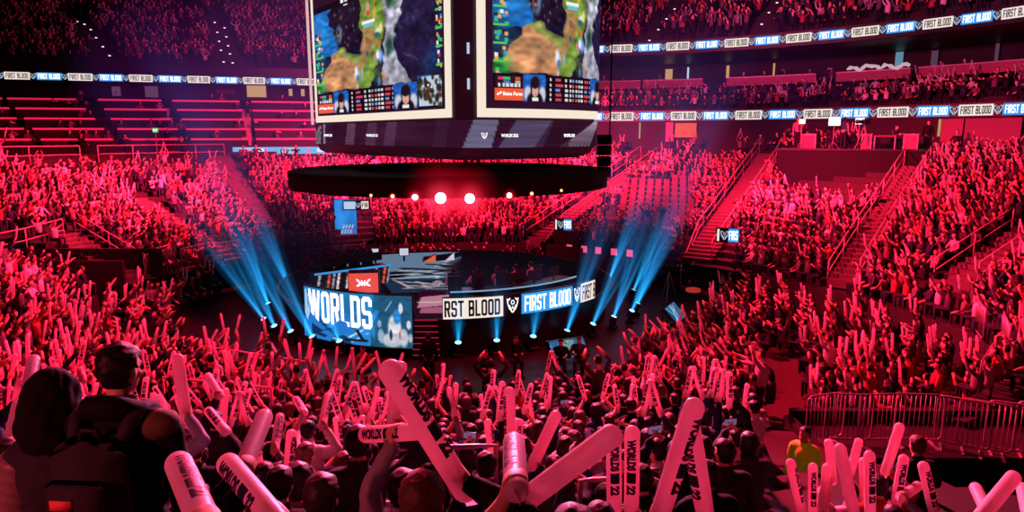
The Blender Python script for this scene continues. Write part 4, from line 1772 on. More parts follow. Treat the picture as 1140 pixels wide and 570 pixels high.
# stairs between the two displays
st = empty('stage_stairs', (-3.0, 22.4, 0), 0, 'dark stage stairs with red edge lights between the display wall and the strip', 'stairs')
M_edge = emat('step_edge', (215, 30, 85), .7)
a0 = atz(475, 401, 0)
top = Vector((SX + (SR_) * math.cos(math.radians(268.6)), SY + SR_ * math.sin(math.radians(268.6))))
bot = Vector((a0.x, a0.y))
NS = 7
for i in range(NS):
    t = i / NS
    q = bot.lerp(top, t)
    z = DECK * (i + 1) / NS
    w_ = .95 - .0 * t
    b = MB()
    ln_ = (top - bot).length / NS
    b.box((q.x - st.location.x, q.y + ln_ / 2 - st.location.y, z / 2), (w_, ln_ + .001, z))
    s_ = b.build('step', M_blackm, st)
    b = MB()
    b.box((q.x - st.location.x, q.y - st.location.y - .012, z - .025), (w_ * .96, .02, .022))
    b.build('edge_light', M_edge, s_)

# player desks, players' monitors and chairs sit on the deck -------------------------------------------------
M_desk = mat('desk_black', (22, 18, 26), .35)
E_screenb = emat('monitor_blue', (60, 130, 215), .8)
E_screenw = emat('monitor_white', (215, 215, 235), .85)
PD = ARC(SR_ - .7, 276, 330)
dk = empty('player_desk', PD.at(PD.L / 2, DECK, 0), 0, 'curved dark player desk behind the FIRST BLOOD strip', 'desk')
b = MB()
strip(b, PD, PD.px(497, 318), PD.px(640, 318), DECK + .70, DECK + .75, .0, ns=20, thick=.75)
put(b, 'desk_top', M_desk, dk)
b = MB()
strip(b, PD, PD.px(497, 318), PD.px(640, 318), DECK + .02, DECK + .70, -.02, ns=20, thick=.05)
put(b, 'front_panel', M_desk, dk)
b = MB()
strip(b, PD, PD.px(495, 318), PD.px(641, 318), DECK + .74, DECK + .78, .03, ns=20, thick=.06)
put(b, 'edge_light', emat('desk_edge', (150, 185, 225), .7), dk)


def monitor_mesh():
    b = MB()
    b.box((0, 0, .36), (.58, .04, .35), bev=.012)
    b1 = b.mesh('monitor_back', M_desk)
    b = MB()
    b.box((0, .022, .36), (.54, .006, .31))
    b2 = b.mesh('screen', E_screenb)
    b = MB()
    b.tube([(0, -.01, 0), (0, -.01, .3)], .025, 6)
    b.box((0, 0, .01), (.26, .18, .02))
    b3 = b.mesh('stand', M_desk)
    return b1, b2, b3


MON = monitor_mesh()
PLAYERS = []
for i, xx in enumerate((508, 540, 572, 598, 620)):
    s_ = PD.px(xx, 318)
    q = PD.at(s_, DECK + .75, -.18)
    rz = math.atan2(q[1] - SY, q[0] - SX) + PI / 2
    root = empty('monitor', q, rz, 'thin desktop monitor on the curved player desk, %s seat from the stairs' % ('first', 'second', 'third', 'fourth', 'fifth')[i], 'monitor', 'monitors on the curved desk')
    for nm, me in zip(('monitor_back', 'screen', 'stand'), MON):
        new_obj(nm, me, root)
    q2 = PD.at(s_, DECK, -1.25)
    PLAYERS.append((q2, rz + PI, i, 'right'))
# left desk seen from its striped end
ld = empty('player_desk', (-6.6, 27.6, DECK), math.radians(38), 'left player desk with blue top edge and black, white and orange striped side', 'desk')
b = MB()
b.box((0, 0, .72), (3.2, .8, .06))
b.build('desk_top', M_desk, ld)
b = MB()
b.box((0, -.41, .76), (3.3, .06, .07))
b.build('edge_light', emat('desk_blue', (60, 150, 225), 1.0), ld)
cvd = Canvas(90, 30, (42, 24, 34))
for k in range(16):
    u = k / 16.
    cvd.poly([(u, 1), (u + .03, 1), (u + .07, 0), (u + .04, 0)], [(232, 222, 222), (22, 16, 24), (235, 90, 60), (150, 150, 170)][k % 4 if k < 4 or k > 12 else (k % 2)], .95)
cvd.noise(.2, 12, RNG)
painted('side_panel', cvd, lambda u, v: ((u - .5) * 3.2, -.42, .04 + .66 * v), paint_mat('desk_print', .75), ld)
b = MB()
b.box((0, .1, .35), (3.1, .5, .68))
b.build('desk_body', M_desk, ld)
for i, t in enumerate((-1.2, -.6, 0, .6, 1.2)):
    q = ld.matrix_basis @ Vector((t, .05, .75))
    root = empty('monitor', q, math.radians(38), 'desktop monitor on the striped left player desk, %s from its near end' % ('first', 'second', 'third', 'fourth', 'fifth')[i], 'monitor', 'monitors on the striped desk')
    for nm, me in zip(('monitor_back', 'screen', 'stand'), MON):
        new_obj(nm, me, root)
    q2 = ld.matrix_basis @ Vector((t, 1.05, 0))
    PLAYERS.append(((q2.x, q2.y, DECK), math.radians(38) + PI, i, 'left'))
# host table things at the back of the deck
for (x, y, w_, h_, col, lb, nm) in ((418, 287, .32, .40, E_screenw, 'small white lit monitor standing between the striped desk and the display floor', 'monitor'), (450, 285, .42, .34, E_screenw, 'white lit box monitor at the back edge of the display floor', 'monitor'),
                               (478, 286.5, .62, .4, emat('lit_orange', (235, 110, 70), .8), 'orange lit wedge at the back edge of the display floor', 'floor_wedge'), (501, 284, .42, .4, E_screenw, 'white lit wedge at the back edge of the display floor', 'floor_wedge')):
    D = 34.2 if x > 430 else 30.5
    p = aty(x, y + h_ * .5 * 770 / D, D)
    p.z = DECK
    hz = (EYE - DECK)
    p = atz(x, y + 6, DECK)
    root = empty(nm, p, facing(p), lb, 'monitor' if nm == 'monitor' else 'wedge')
    b = MB()
    if nm == 'monitor':
        b.box((0, .05, .3 + h_ / 2), (w_ + .06, .08, h_ + .06))
        b.box((0, .05, .13), (.1, .08, .28))
        b.build('casing', M_desk, root)
        b = MB()
        b.box((0, 0, .3 + h_ / 2), (w_, .03, h_))
        b.build('screen', col, root)
    else:
        b.add([(-w_ / 2, 0, 0), (w_ / 2, 0, 0), (w_ / 2, 0, h_), (-w_ / 2, .5, 0), (w_ / 2, .5, 0), (w_ / 2, .4, h_)], [(0, 1, 2), (3, 5, 4), (0, 3, 4, 1), (1, 4, 5, 2), (0, 2, 5, 3)])
        b.build('casing', M_desk, root)
        b = MB()
        b.add([(-w_ / 2, -.01, .02), (w_ / 2, -.01, .02), (w_ / 2, -.01, h_)], [(0, 1, 2)])
        b.build('lit_face', col, root)

# two tilted floor monitors for the stage ------------------------------------------------------------------
for (corners, Y, lb) in (((611, 381, 649, 376, 656, 396, 617, 404), 20.6, 'large tilted floor screen showing the game on the dark floor before the stage'), ((740, 344, 750, 336, 763, 352, 754, 360), 24.4, 'small tilted floor screen lying on the dark floor beside the crowd')):
    x0, y0, x1, y1, x2, y2, x3, y3 = corners
    h_top = .95 if Y < 22 else .8
    P = [atz(x0, y0, h_top), atz(x1, y1, h_top), atz(x2, y2, .25), atz(x3, y3, .25)]
    c = sum(P, Vector()) / 4
    nrm = (P[1] - P[0]).cross(P[3] - P[0]).normalized()
    if nrm.z < 0:
        nrm = -nrm
    root = empty('floor_screen', (c.x, c.y, 0), 0, lb, 'screen')
    b = MB()
    e = [c + (p - c) * 1.05 - nrm * .01 for p in P]
    bk = [p - nrm * .12 for p in e]
    b.add(e + bk, [(0, 1, 2, 3), (7, 6, 5, 4), (0, 4, 5, 1), (1, 5, 6, 2), (2, 6, 7, 3), (3, 7, 4, 0)])
    put(b, 'casing', M_blackm, root)
    b = MB()
    lo = min(p.z for p in bk)
    for i in range(4):
        b.tube([bk[i], (c.x + (bk[i].x - c.x) * .8, c.y + (bk[i].y - c.y) * .8, 0)], .03, 6)
    put(b, 'stand', M_blackm, root)
    cv = Canvas(60, 40, (46, 104, 160))
    if Y < 22:
        cv.poly([(.36, 0), (.7, 0), (.6, 1), (.3, 1)], (112, 150, 150))
        for k in range(40):
            cv.ell(RNG.random(), RNG.random(), .04, .05, [(110, 170, 220), (30, 60, 120), (180, 205, 225), (90, 140, 100)][k % 4], .6, .8)
        cv.rect(0, .86, 1, 1, (40, 60, 90))
    else:
        for k in range(8):
            cv.line((RNG.random(), 0), (RNG.random(), 1), .05, [(190, 205, 220), (30, 50, 80), (110, 170, 210)][k % 3], .9)
    pic = painted('screen_picture', cv, lambda u, v, P=P, nrm=nrm: (P[3] + (P[2] - P[3]) * u) * (1 - v) + (P[0] + (P[1] - P[0]) * u) * v + nrm * .006, paint_mat('floor_screen_picture', .95), None)
    pic.parent = root
    pic.matrix_parent_inverse = root.matrix_basis.inverted()


# ================================================================== BEAM LIGHTS ON THE FLOOR
def beam_mat(name, col, strength, fall):  # beam light imitated by emission on a cone shell
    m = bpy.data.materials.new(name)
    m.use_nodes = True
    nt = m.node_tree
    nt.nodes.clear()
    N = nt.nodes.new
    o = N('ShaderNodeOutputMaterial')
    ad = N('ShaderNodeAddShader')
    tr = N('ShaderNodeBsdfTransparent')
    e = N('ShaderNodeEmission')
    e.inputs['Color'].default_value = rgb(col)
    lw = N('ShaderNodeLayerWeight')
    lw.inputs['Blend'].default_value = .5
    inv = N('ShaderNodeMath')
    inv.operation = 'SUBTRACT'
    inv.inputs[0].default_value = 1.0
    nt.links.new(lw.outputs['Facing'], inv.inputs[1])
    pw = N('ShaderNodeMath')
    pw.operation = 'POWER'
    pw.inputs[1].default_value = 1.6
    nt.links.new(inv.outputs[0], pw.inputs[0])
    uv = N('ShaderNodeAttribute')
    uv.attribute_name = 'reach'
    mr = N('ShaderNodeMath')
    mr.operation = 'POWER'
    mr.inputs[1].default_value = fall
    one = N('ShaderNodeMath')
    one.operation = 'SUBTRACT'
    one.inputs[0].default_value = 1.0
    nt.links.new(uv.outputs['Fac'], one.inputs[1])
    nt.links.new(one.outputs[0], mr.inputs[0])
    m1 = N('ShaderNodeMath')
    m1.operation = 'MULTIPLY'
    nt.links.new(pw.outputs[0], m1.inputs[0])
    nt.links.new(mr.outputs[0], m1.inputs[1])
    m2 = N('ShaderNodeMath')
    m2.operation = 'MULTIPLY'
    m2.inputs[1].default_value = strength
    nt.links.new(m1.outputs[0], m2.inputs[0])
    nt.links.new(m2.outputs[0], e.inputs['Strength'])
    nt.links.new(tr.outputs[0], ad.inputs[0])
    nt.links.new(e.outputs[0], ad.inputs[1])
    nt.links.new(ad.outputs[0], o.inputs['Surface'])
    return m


def beam_mesh(name, L, r0, r1, m, n=14, k=16):
    vs, fs, rc = [], [], []
    for i in range(k + 1):
        t = i / k
        r = r0 + (r1 - r0) * t
        for j in range(n):
            a = 2 * PI * j / n
            vs.append((r * math.cos(a), r * math.sin(a), L * t))
            rc.append(t)
    for i in range(k):
        for j in range(n):
            j2 = (j + 1) % n
            fs.append((i * n + j, i * n + j2, (i + 1) * n + j2, (i + 1) * n + j))
    me = bpy.data.meshes.new(name)
    me.from_pydata(vs, [], fs)
    at = me.attributes.new('reach', 'FLOAT', 'POINT')
    at.data.foreach_set('value', rc)
    me.polygons.foreach_set('use_smooth', [True] * len(fs))
    me.materials.append(m)
    me.update()
    return me


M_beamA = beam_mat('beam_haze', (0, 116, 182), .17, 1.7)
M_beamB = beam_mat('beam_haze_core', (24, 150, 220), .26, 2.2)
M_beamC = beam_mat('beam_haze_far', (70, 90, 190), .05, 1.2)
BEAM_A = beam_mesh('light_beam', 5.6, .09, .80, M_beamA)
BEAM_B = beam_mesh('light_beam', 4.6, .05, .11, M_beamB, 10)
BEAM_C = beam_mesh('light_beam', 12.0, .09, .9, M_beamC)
b = MB()
b.box((0, 0, .07), (.40, .34, .14), bev=.03)
MH_BASE = b.mesh('base', M_blackm)
b = MB()
for sx in (-1, 1):
    b.box((sx * .19, 0, .27), (.05, .14, .30), bev=.015)
b.tube([(-.2, 0, .15), (.2, 0, .15)], .035, 8)
MH_YOKE = b.mesh('yoke', M_blackm)
b = MB()
b.lathe([(.08, -.16), (.12, -.12), (.14, .05), (.135, .16), (.12, .17)], 14)
MH_HEAD = b.mesh('lamp_head', M_blackm, True)
b = MB()
b.lathe([(.001, .176), (.115, .172)], 14, cap=False)
MH_LENS = b.mesh('lens', emat('beam_lens', (150, 225, 255), 2.0))

BEAMS = [(296, 357, 272, 322), (307, 365, 283, 312), (325.5, 371, 281, 280), (349.5, 377, 314, 308), (379.5, 382, 352, 318), (417.4, 384, 413, 344), (510, 384, 510, 344), (553, 381.6, 553, 342),
         (593, 377, 599, 335), (630, 370.7, 648, 318), (658.5, 363, 686, 300), (682, 355, 712, 275), (702, 348, 738, 262), (708.5, 340, 748, 250), (300, 340, 283, 300), (325.5, 326, 302, 272), (704, 325, 735, 255), (677.5, 312, 700, 252)]
for i, (bx, by, tx, ty) in enumerate(BEAMS):
    base = atz(bx, by, .42)
    # aim: a point 3.5 m up the beam in the same sight plane, leaning outward from the stage
    out = Vector((base.x - SX, base.y - SY, 0)).normalized()
    best, bd = None, 1e9
    for k in range(-60, 61):
        for tl in (.1, .2, .3, .4, .5, .6, .7):
            az = math.atan2(out.y, out.x) + math.radians(k * 2)
            dv = Vector((math.cos(az) * math.sin(tl), math.sin(az) * math.sin(tl), math.cos(tl)))
            q = base + dv * 3.0
            u, v, _ = proj(q)
            L1 = math.hypot(u - bx, v - by)
            L2 = math.hypot(tx - bx, ty - by)
            cosd = ((u - bx) * (tx - bx) + (v - by) * (ty - by)) / (L1 * L2 + 1e-9)
            e = (1 - cosd) * 2000 + abs(tl - .3) * 3 + abs(k) * .02
            if e < bd:
                bd, best = e, dv
    M_ = best.to_track_quat('Z', 'Y').to_matrix().to_4x4()
    side = 'left' if bx < 460 else 'right'
    if i in (14, 15, 16, 17):
        lb = 'black moving-head beam lamp on the floor behind the %s front arc, %s' % (side, 'nearer one' if i in (14, 16) else 'farther one')
    else:
        k = (5 - i) if side == 'left' else (i - 6)
        lb = 'black moving-head lamp throwing a blue beam, %s along the arc %s the stairs' % (('first', 'second', 'third', 'fourth', 'fifth', 'sixth', 'seventh', 'eighth')[k], 'left of' if side == 'left' else 'right of')
    root = empty('beam_light', (base.x, base.y, 0), math.atan2(out.y, out.x) - PI / 2, lb, 'light', 'beam lights around the stage')
    new_obj('base', MH_BASE, root)
    new_obj('yoke', MH_YOKE, root)
    Ri = Matrix.Rotation(-root.rotation_euler.z, 4, 'Z')
    HM = Matrix.Translation((0, 0, .36)) @ Ri @ M_
    for nm, me in (('lamp_head', MH_HEAD), ('lens', MH_LENS)):
        o = new_obj(nm, me, root)
        o.matrix_local = HM
    T0 = HM @ Matrix.Translation((0, 0, .18))
    short = Matrix.Diagonal((1, 1, .55 if 4 <= i <= 8 else 1.0, 1))
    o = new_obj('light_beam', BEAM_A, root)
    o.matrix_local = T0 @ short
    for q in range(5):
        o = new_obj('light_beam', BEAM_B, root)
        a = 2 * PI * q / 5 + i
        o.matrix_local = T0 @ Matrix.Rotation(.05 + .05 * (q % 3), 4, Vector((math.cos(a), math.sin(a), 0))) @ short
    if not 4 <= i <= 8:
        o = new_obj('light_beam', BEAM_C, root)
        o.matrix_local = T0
# ================================================================== PEOPLE
M_skin = mat('skin', (205, 150, 128), .55, noise=.08, nscale=20)
M_shoe = mat('shoes', (28, 24, 28), .6)
M_eye = mat('eyes', (24, 16, 18), .3)
M_lip = mat('lips', (150, 80, 76), .5)
HAIRC = {'black': (14, 10, 11), 'dark brown': (36, 22, 18), 'brown': (84, 50, 34)}
M_hair = {k: mat('hair_' + k.replace(' ', '_'), c, .55, noise=.35, nscale=70, bump=.22) for k, c in HAIRC.items()}
TOPC = {'black': (18, 16, 20), 'charcoal': (52, 50, 56), 'navy': (34, 42, 78), 'grey': (128, 124, 130), 'white': (212, 206, 208), 'red': (150, 36, 44), 'denim': (150, 160, 190)}
M_top = {k: mat('cloth_' + k, c, .85, noise=.2, nscale=14, bump=.35, spec=.15) for k, c in TOPC.items()}
M_trou = mat('cloth_trousers', (30, 30, 44), .85, noise=.2, nscale=10, spec=.15)
M_cap = mat('cap_cloth', (24, 22, 28), .8, spec=.15)


def ik(sh, wr, l1, l2, hint):
    sh, wr, hint = Vector(sh), Vector(wr), Vector(hint)
    d = wr - sh
    L = d.length
    mx = (l1 + l2) * .995
    if L > mx:
        wr = sh + d * (mx / L)
        d = wr - sh
        L = mx
    d.normalize()
    a = (l1 * l1 - l2 * l2 + L * L) / (2 * L)
    h = math.sqrt(max(0, l1 * l1 - a * a))
    u = hint - d * hint.dot(d)
    u = u.normalized() if u.length > 1e-5 else d.orthogonal().normalized()
    return sh + d * a + u * h, wr


class Pose:
    """joints of one body; local frame: faces +Y, z up, origin on the floor below the seat or feet"""

    def __init__(s, seated=True, lean=0.0, head=(0, 0), wl=None, wr=None, sl=None, sr=None, hl=None, hr=None, grip=(0, 0), wide=1.0, legs=0.0):
        s.seated = seated
        s.wide = wide
        zb = .50 if seated else .95
        s.J = J = {}
        R = Matrix.Rotation(-lean, 3, 'X')
        piv = Vector((0, 0, zb))

        def up(x, y, z):
            return piv + R @ Vector((x, y, z))
        J['pel'] = Vector((0, 0, zb))
        J['waist'] = up(0, .0, .17)
        J['chest'] = up(0, -.01, .36)
        J['neck0'] = up(0, -.015, .51)
        J['neck1'] = up(0, .012, .60)
        hz_, hx_ = head
        s.HR = R @ Matrix.Rotation(hz_, 3, 'Z') @ Matrix.Rotation(-hx_, 3, 'X')
        J['head'] = J['neck1'] + s.HR @ Vector((0, .022, .105))
        for sd, sx in (('l', -1), ('r', 1)):
            J['sh' + sd] = up(sx * .185 * wide, -.01, .455)
            J['hip' + sd] = Vector((sx * .09, 0, zb - .02))
            if seated:
                J['kn' + sd] = Vector((sx * (.12 + legs), .42, .51))
                J['an' + sd] = Vector((sx * (.12 + legs), .40, .08))
            else:
                J['kn' + sd] = Vector((sx * (.10 + legs), .03, .49))
                J['an' + sd] = Vector((sx * (.11 + legs), -.01, .08))
            J['to' + sd] = J['an' + sd] + Vector((sx * .03, .15, -.045))
        dl = Vector((-.24, .30, .60 if seated else .84))
        dr = Vector((.24, .30, .60 if seated else .84))
        if not seated:
            dl, dr = Vector((-.27, .06, .80)), Vector((.27, .06, .80))
        for sd, w, h, dflt, sx in (('l', wl, hl, dl, -1), ('r', wr, hr, dr, 1)):
            w = Vector(w) if w is not None else dflt
            e, w2 = ik(J['sh' + sd], w, .285, .255, Vector(h) if h is not None else Vector((sx * .8, -.5, -.6)))
            J['el' + sd], J['wr' + sd] = e, w2
        s.stick = {}
        for sd, st in (('l', sl), ('r', sr)):
            if st is not None:
                s.stick[sd] = Vector(st).normalized()
        s.grip = grip

    def hand_frame(s, sd):
        """palm centre, finger axis f, palm normal n, side axis"""
        J = s.J
        f = (J['wr' + sd] - J['el' + sd]).normalized()
        sx = -1 if sd == 'l' else 1
        if sd in s.stick:
            ax = s.stick[sd]
            n = f.cross(ax)
            n = n.normalized() if n.length > .1 else f.orthogonal().normalized()
            n = n * (1 if n.x * -sx > 0 else -1)
            return J['wr' + sd] + f * .075, f, n, ax
        n = Vector((-sx, 0, 0)) - f * Vector((-sx, 0, 0)).dot(f)
        n = n.normalized() if n.length > .1 else f.orthogonal().normalized()
        return J['wr' + sd] + f * .05, f, n, f.cross(n)


def body_geo(P, fem=False, fingers=True):
    b = MB()
    J = P.J
    w = P.wide
    c = b.capsule
    # trunk
    R = (J['chest'] - J['pel']).normalized()
    q = R.to_track_quat('Z', 'Y').to_matrix().to_4x4()
    if abs(R.z) > .3:
        yv = Vector((0, 1, 0)) - R * R.y
        yv.normalize()
        xv = yv.cross(R)
        q = Matrix((xv, yv, R)).transposed().to_4x4()

    def E(p, rad):
        b.ell((0, 0, 0), rad, 16, 10, Matrix.Translation(p) @ q)
    E(J['pel'] + Vector((0, -.01, .03)), (.165, .12, .13))
    E(J['pel'].lerp(J['waist'], .7), (.145 * w, .105, .15))
    E(J['waist'].lerp(J['chest'], .5), (.155 * w, .112, .16))
    E(J['chest'], (.175 * w, .12, .17))
    c(J['shl'].lerp(J['neck0'], .25), J['shr'].lerp(J['neck0'], .25), .075, .075)
    c(J['neck0'] - R * .03, J['neck1'], .062, .056)
    for sx, sd in ((-1, 'l'), (1, 'r')):
        c(J['neck0'] + R * .0, J['sh' + sd], .06, .062)
        c(J['sh' + sd], J['el' + sd], .062, .046)
        c(J['el' + sd], J['wr' + sd], .045, .029)
        c(J['hip' + sd], J['kn' + sd], .088, .062)
        c(J['kn' + sd], J['an' + sd], .058, .042)
        c(J['an' + sd] + Vector((0, -.04, -.03)), J['to' + sd], .042, .036)
        # hand
        pc, f, n, ax = P.hand_frame(sd)
        wr = J['wr' + sd]
        if sd in P.stick:
            side = ax
            c(wr, pc - n * .028, .027, .03)
            for k in range(4):
                o = pc - n * .045 + side * ((k - 1.5) * .021) - f * .01
                rr = .052
                pts = []
                for a in (-20, 25, 70, 110 - 8 * abs(k - 1)):
                    an = math.radians(a)
                    pts.append(pc + side * ((k - 1.5) * .021) + (-n * math.cos(an) + f * math.sin(an)) * rr)
                for u, v in zip(pts[:-1], pts[1:]):
                    c(u, v, .0098, .009, 6, e=2)
            pts = [pc - n * .035 - f * .03 + side * .02]
            for a in (-60, -100, -135):
                an = math.radians(a)
                pts.append(pc + side * .03 + (-n * math.cos(an) + f * math.sin(an)) * .052)
            for u, v in zip(pts[:-1], pts[1:]):
                c(u, v, .012, .0105, 6, e=2)
        else:
            side = ax
            b.ell((0, 0, 0), (.04, .016, .048), 10, 7, Matrix.Translation(pc) @ Matrix((side, n, f)).transposed().to_4x4())
            c(wr, pc, .027, .022)
            sg = 1 if (side.dot(Vector((0, 0, 1)) + Vector((0, .6, 0)))) > 0 else -1
            for k in range(4):
                o = pc + f * .038 + side * ((k - 1.5) * .020)
                L = (.064, .074, .070, .055)[k if sg < 0 else 3 - k]
                spread = side * ((k - 1.5) * .012)
                p1 = o + f * L * .55 + spread * .6
                p2 = p1 + (f * .8 + n * .55).normalized() * L * .5 + spread * .4
                c(o, p1, .0095, .009, 6, e=2)
                c(p1, p2, .009, .0078, 6, e=2)
            o = pc + side * sg * .03 - f * .02
            p1 = o + (side * sg * .8 + f * .6 + n * .3).normalized() * .038
            p2 = p1 + (f * .9 + side * sg * .3 + n * .2).normalized() * .032
            c(o, p1, .0115, .0105, 6, e=2)
            c(p1, p2, .0105, .009, 6, e=2)
    # head
    H = Matrix.Translation(J['head']) @ P.HR.to_4x4()
    b.ell((0, -.008, .022), (.074, .092, .092), 18, 12, H)
    b.ell((0, .018, -.045), (.056, .068, .072), 16, 10, H)
    b.ell((0, .055, -.095), (.026, .024, .020), 10, 7, H)
    c(H @ Vector((0, .086, .01)), H @ Vector((0, .102, -.03)), .010, .015, 8)
    c(H @ Vector((-.04, .074, .026)), H @ Vector((.04, .074, .026)), .014, .014, 8)
    c(H @ Vector((-.02, .074, -.062)), H @ Vector((.02, .074, -.062)), .011, .011, 8)
    for sx in (-1, 1):
        b.ell((0, 0, 0), (.010, .018, .030), 8, 6, H @ Matrix.Translation((sx * .077, -.012, -.008)) @ Matrix.Rotation(sx * -.3, 4, 'Z'))
        b.ell((sx * .045, .055, -.022), (.02, .02, .02), 8, 6, H)
    return b


def remesh(b, vox, smooth=2):
    me = b.mesh('body', [M_skin, M_shoe, M_eye, M_lip])
    ob = bpy.data.objects.new('body', me)
    COL.objects.link(ob)
    md = ob.modifiers.new('r', 'REMESH')
    md.mode = 'VOXEL'
    md.voxel_size = vox
    md2 = ob.modifiers.new('s', 'SMOOTH')
    md2.factor = .5
    md2.iterations = smooth
    dg = bpy.context.evaluated_depsgraph_get()
    out = bpy.data.meshes.new_from_object(ob.evaluated_get(dg))
    bpy.data.objects.remove(ob)
    bpy.data.meshes.remove(me)
    return out


def seg_d(p, a, b):
    a, b = np.array(a), np.array(b)
    d = b - a
    t = np.clip(((p - a) @ d) / (d @ d + 1e-12), 0, 1)
    return np.linalg.norm(p - a - t[:, None] * d, axis=1)


def make_person_meshes(P, vox=.013, hair='short', sleeve='long', fingers=True, hood=False):
    """one continuous body plus shells for clothing and hair"""
    b = body_geo(P, fingers=fingers)
    body = remesh(b, vox)
    nv = len(body.vertices)
    co = np.empty(nv * 3)
    body.vertices.foreach_get('co', co)
    co = co.reshape(-1, 3)
    no = np.empty(nv * 3)
    body.vertices.foreach_get('normal', no)
    no = no.reshape(-1, 3)
    J = P.J
    bones = [('head', J['head'] + P.HR @ Vector((0, 0, .03)), J['head'] + P.HR @ Vector((0, .02, -.06)), .08), ('neck', J['neck0'].lerp(J['neck1'], .45), J['neck1'], .06),
             ('torso', J['pel'] + Vector((0, 0, .06)), J['neck0'] - (J['neck0'] - J['chest']).normalized() * .03, .15), ('torso', J['shl'], J['shr'], .07), ('hips', J['hipl'], J['hipr'], .12)]
    for sd in 'lr':
        hand_end = P.hand_frame(sd)[0] + P.hand_frame(sd)[1] * .08
        bones += [('uarm', J['sh' + sd], J['el' + sd], .055), ('farm', J['el' + sd], J['wr' + sd], .036), ('hand', J['wr' + sd] + (J['wr' + sd] - J['el' + sd]).normalized() * .015, hand_end, .03),
                  ('leg', J['hip' + sd], J['kn' + sd], .075), ('leg', J['kn' + sd], J['an' + sd], .05), ('foot', J['an' + sd] + Vector((0, -.03, -.03)), J['to' + sd], .04)]
    D = np.stack([seg_d(co, a, c) - r for _, a, c, r in bones])
    idx = D.argmin(0)
    names = [x[0] for x in bones]
    lab = np.array(names)[idx]
    hl = (co - np.array(J['head'])) @ np.array(P.HR)   # into head frame
    nf = len(body.polygons)
    faces = [tuple(p.vertices) for p in body.polygons]
    # materials on the body
    mi = np.zeros(nf, int)
    for i, f in enumerate(faces):
        if lab[f[0]] == 'foot':
            mi[i] = 1
        elif lab[f[0]] == 'head':
            h = hl[list(f)].mean(0)
            if h[1] > .055:
                for sx in (-1, 1):
                    if ((h[0] - sx * .032) / .013) ** 2 + ((h[2] - .004) / .008) ** 2 < 1:
                        mi[i] = 2
                if (h[0] / .022) ** 2 + ((h[2] + .062) / .008) ** 2 < 1:
                    mi[i] = 3
    body.polygons.foreach_set('material_index', mi)
    body.polygons.foreach_set('use_smooth', [True] * nf)

    def shell(mask, off, name, m, wob=0.0, sm=True, fn=None):
        keep = [f for f in faces if all(mask[v] for v in f)]
        used = sorted({v for f in keep for v in f})
        mp = {v: i for i, v in enumerate(used)}
        u = np.array(used, int)
        o = off if np.isscalar(off) else off[u]
        p = co[u] + no[u] * (np.asarray(o).reshape(-1, 1) if not np.isscalar(o) else o)
        if wob:
            ph = co[u] * 26
            p = p + no[u] * (wob * (np.sin(ph[:, 0] + 2 * np.sin(ph[:, 2] * .6)) * np.sin(ph[:, 2] * .9 + ph[:, 1])))[:, None]
        if fn is not None:
            p = fn(p, u)
        me = bpy.data.meshes.new(name)
        me.from_pydata([tuple(x) for x in p], [], [tuple(mp[v] for v in f) for f in keep])
        me.materials.append(m)
        me.polygons.foreach_set('use_smooth', [True] * len(keep))
        me.update()
        return me
    arms = (lab == 'uarm') | ((lab == 'farm') if sleeve == 'long' else False)
    if sleeve == 'short':
        # end the sleeve above the elbow
        pass
    top = shell((lab == 'torso') | arms, .016, 'top', M_top['black'], .006)
    trou = shell((lab == 'hips') | (lab == 'leg'), .012, 'trousers', M_trou, .003)
    # hair cap
    x, y, z = hl[:, 0], hl[:, 1], hl[:, 2]
    if hair == 'long':
        hm = ((lab == 'head') | (lab == 'neck')) & ((z > .055 - .0 * y) | ((y < .03) & (z > -.2))) & ~((y > .045) & (z < .06)) & ~((np.abs(x) < .06) & (y > .03) & (z < .05))
    else:
        hm = (lab == 'head') & ((z > .055) | ((y < -.005) & (z > -.055))) & ~((y > .05) & (z < .062)) & ~((np.abs(x) > .062) & (y > -.03) & (y < .02) & (z < .012))
    k = .016 + .010 * np.clip((z - .02) / .08, 0, 1) + (.014 * np.clip((-y) / .08, 0, 1) * np.clip((-z + .08) / .1, 0, 1) if hair == 'long' else 0)
    ph = hl * 95
    k = k + .005 * np.sin(ph[:, 0] + 1.3 * np.sin(ph[:, 2])) * np.sin(ph[:, 1] * .8 + ph[:, 2])

    def longfn(p, u):
        h = (p - np.array(J['head'])) @ np.array(P.HR)
        low = np.clip((-h[:, 2] - .02) / .14, 0, 1)
        h[:, 1] -= low * .05
        h[:, 2] -= low * .14
        h[:, 0] *= 1 + low * .5
        return h @ np.array(P.HR).T + np.array(J['head'])
    hr = shell(hm, np.asarray(k, float), 'hair', M_hair['black'], 0, True, longfn if hair == 'long' else None)
    out = {'body': body, 'top': top, 'trousers': trou, 'hair': hr}
    if hair == 'cap':
        cm = (lab == 'head') & (z > .035 - .1 * (y > 0) * 0)
        cp = shell(cm, .022, 'cap', M_cap)
        bm = bmesh.new()
        bm.from_mesh(cp)
        H = Matrix.Translation(J['head']) @ P.HR.to_4x4()
        rows = []
        for i in range(9):
            a = math.radians(-62 + 124 * i / 8)
            r0 = [bm.verts.new(H @ Vector((math.sin(a) * .098, math.cos(a) * .108, .045))), bm.verts.new(H @ Vector((math.sin(a) * .10, math.cos(a) * .112 + .085 * math.cos(a), .03)))]
            rows.append(r0)
        for i in range(8):
            bm.faces.new((rows[i][0], rows[i + 1][0], rows[i + 1][1], rows[i][1]))
        bm.to_mesh(cp)
        bm.free()
        out['cap'] = cp
    return out


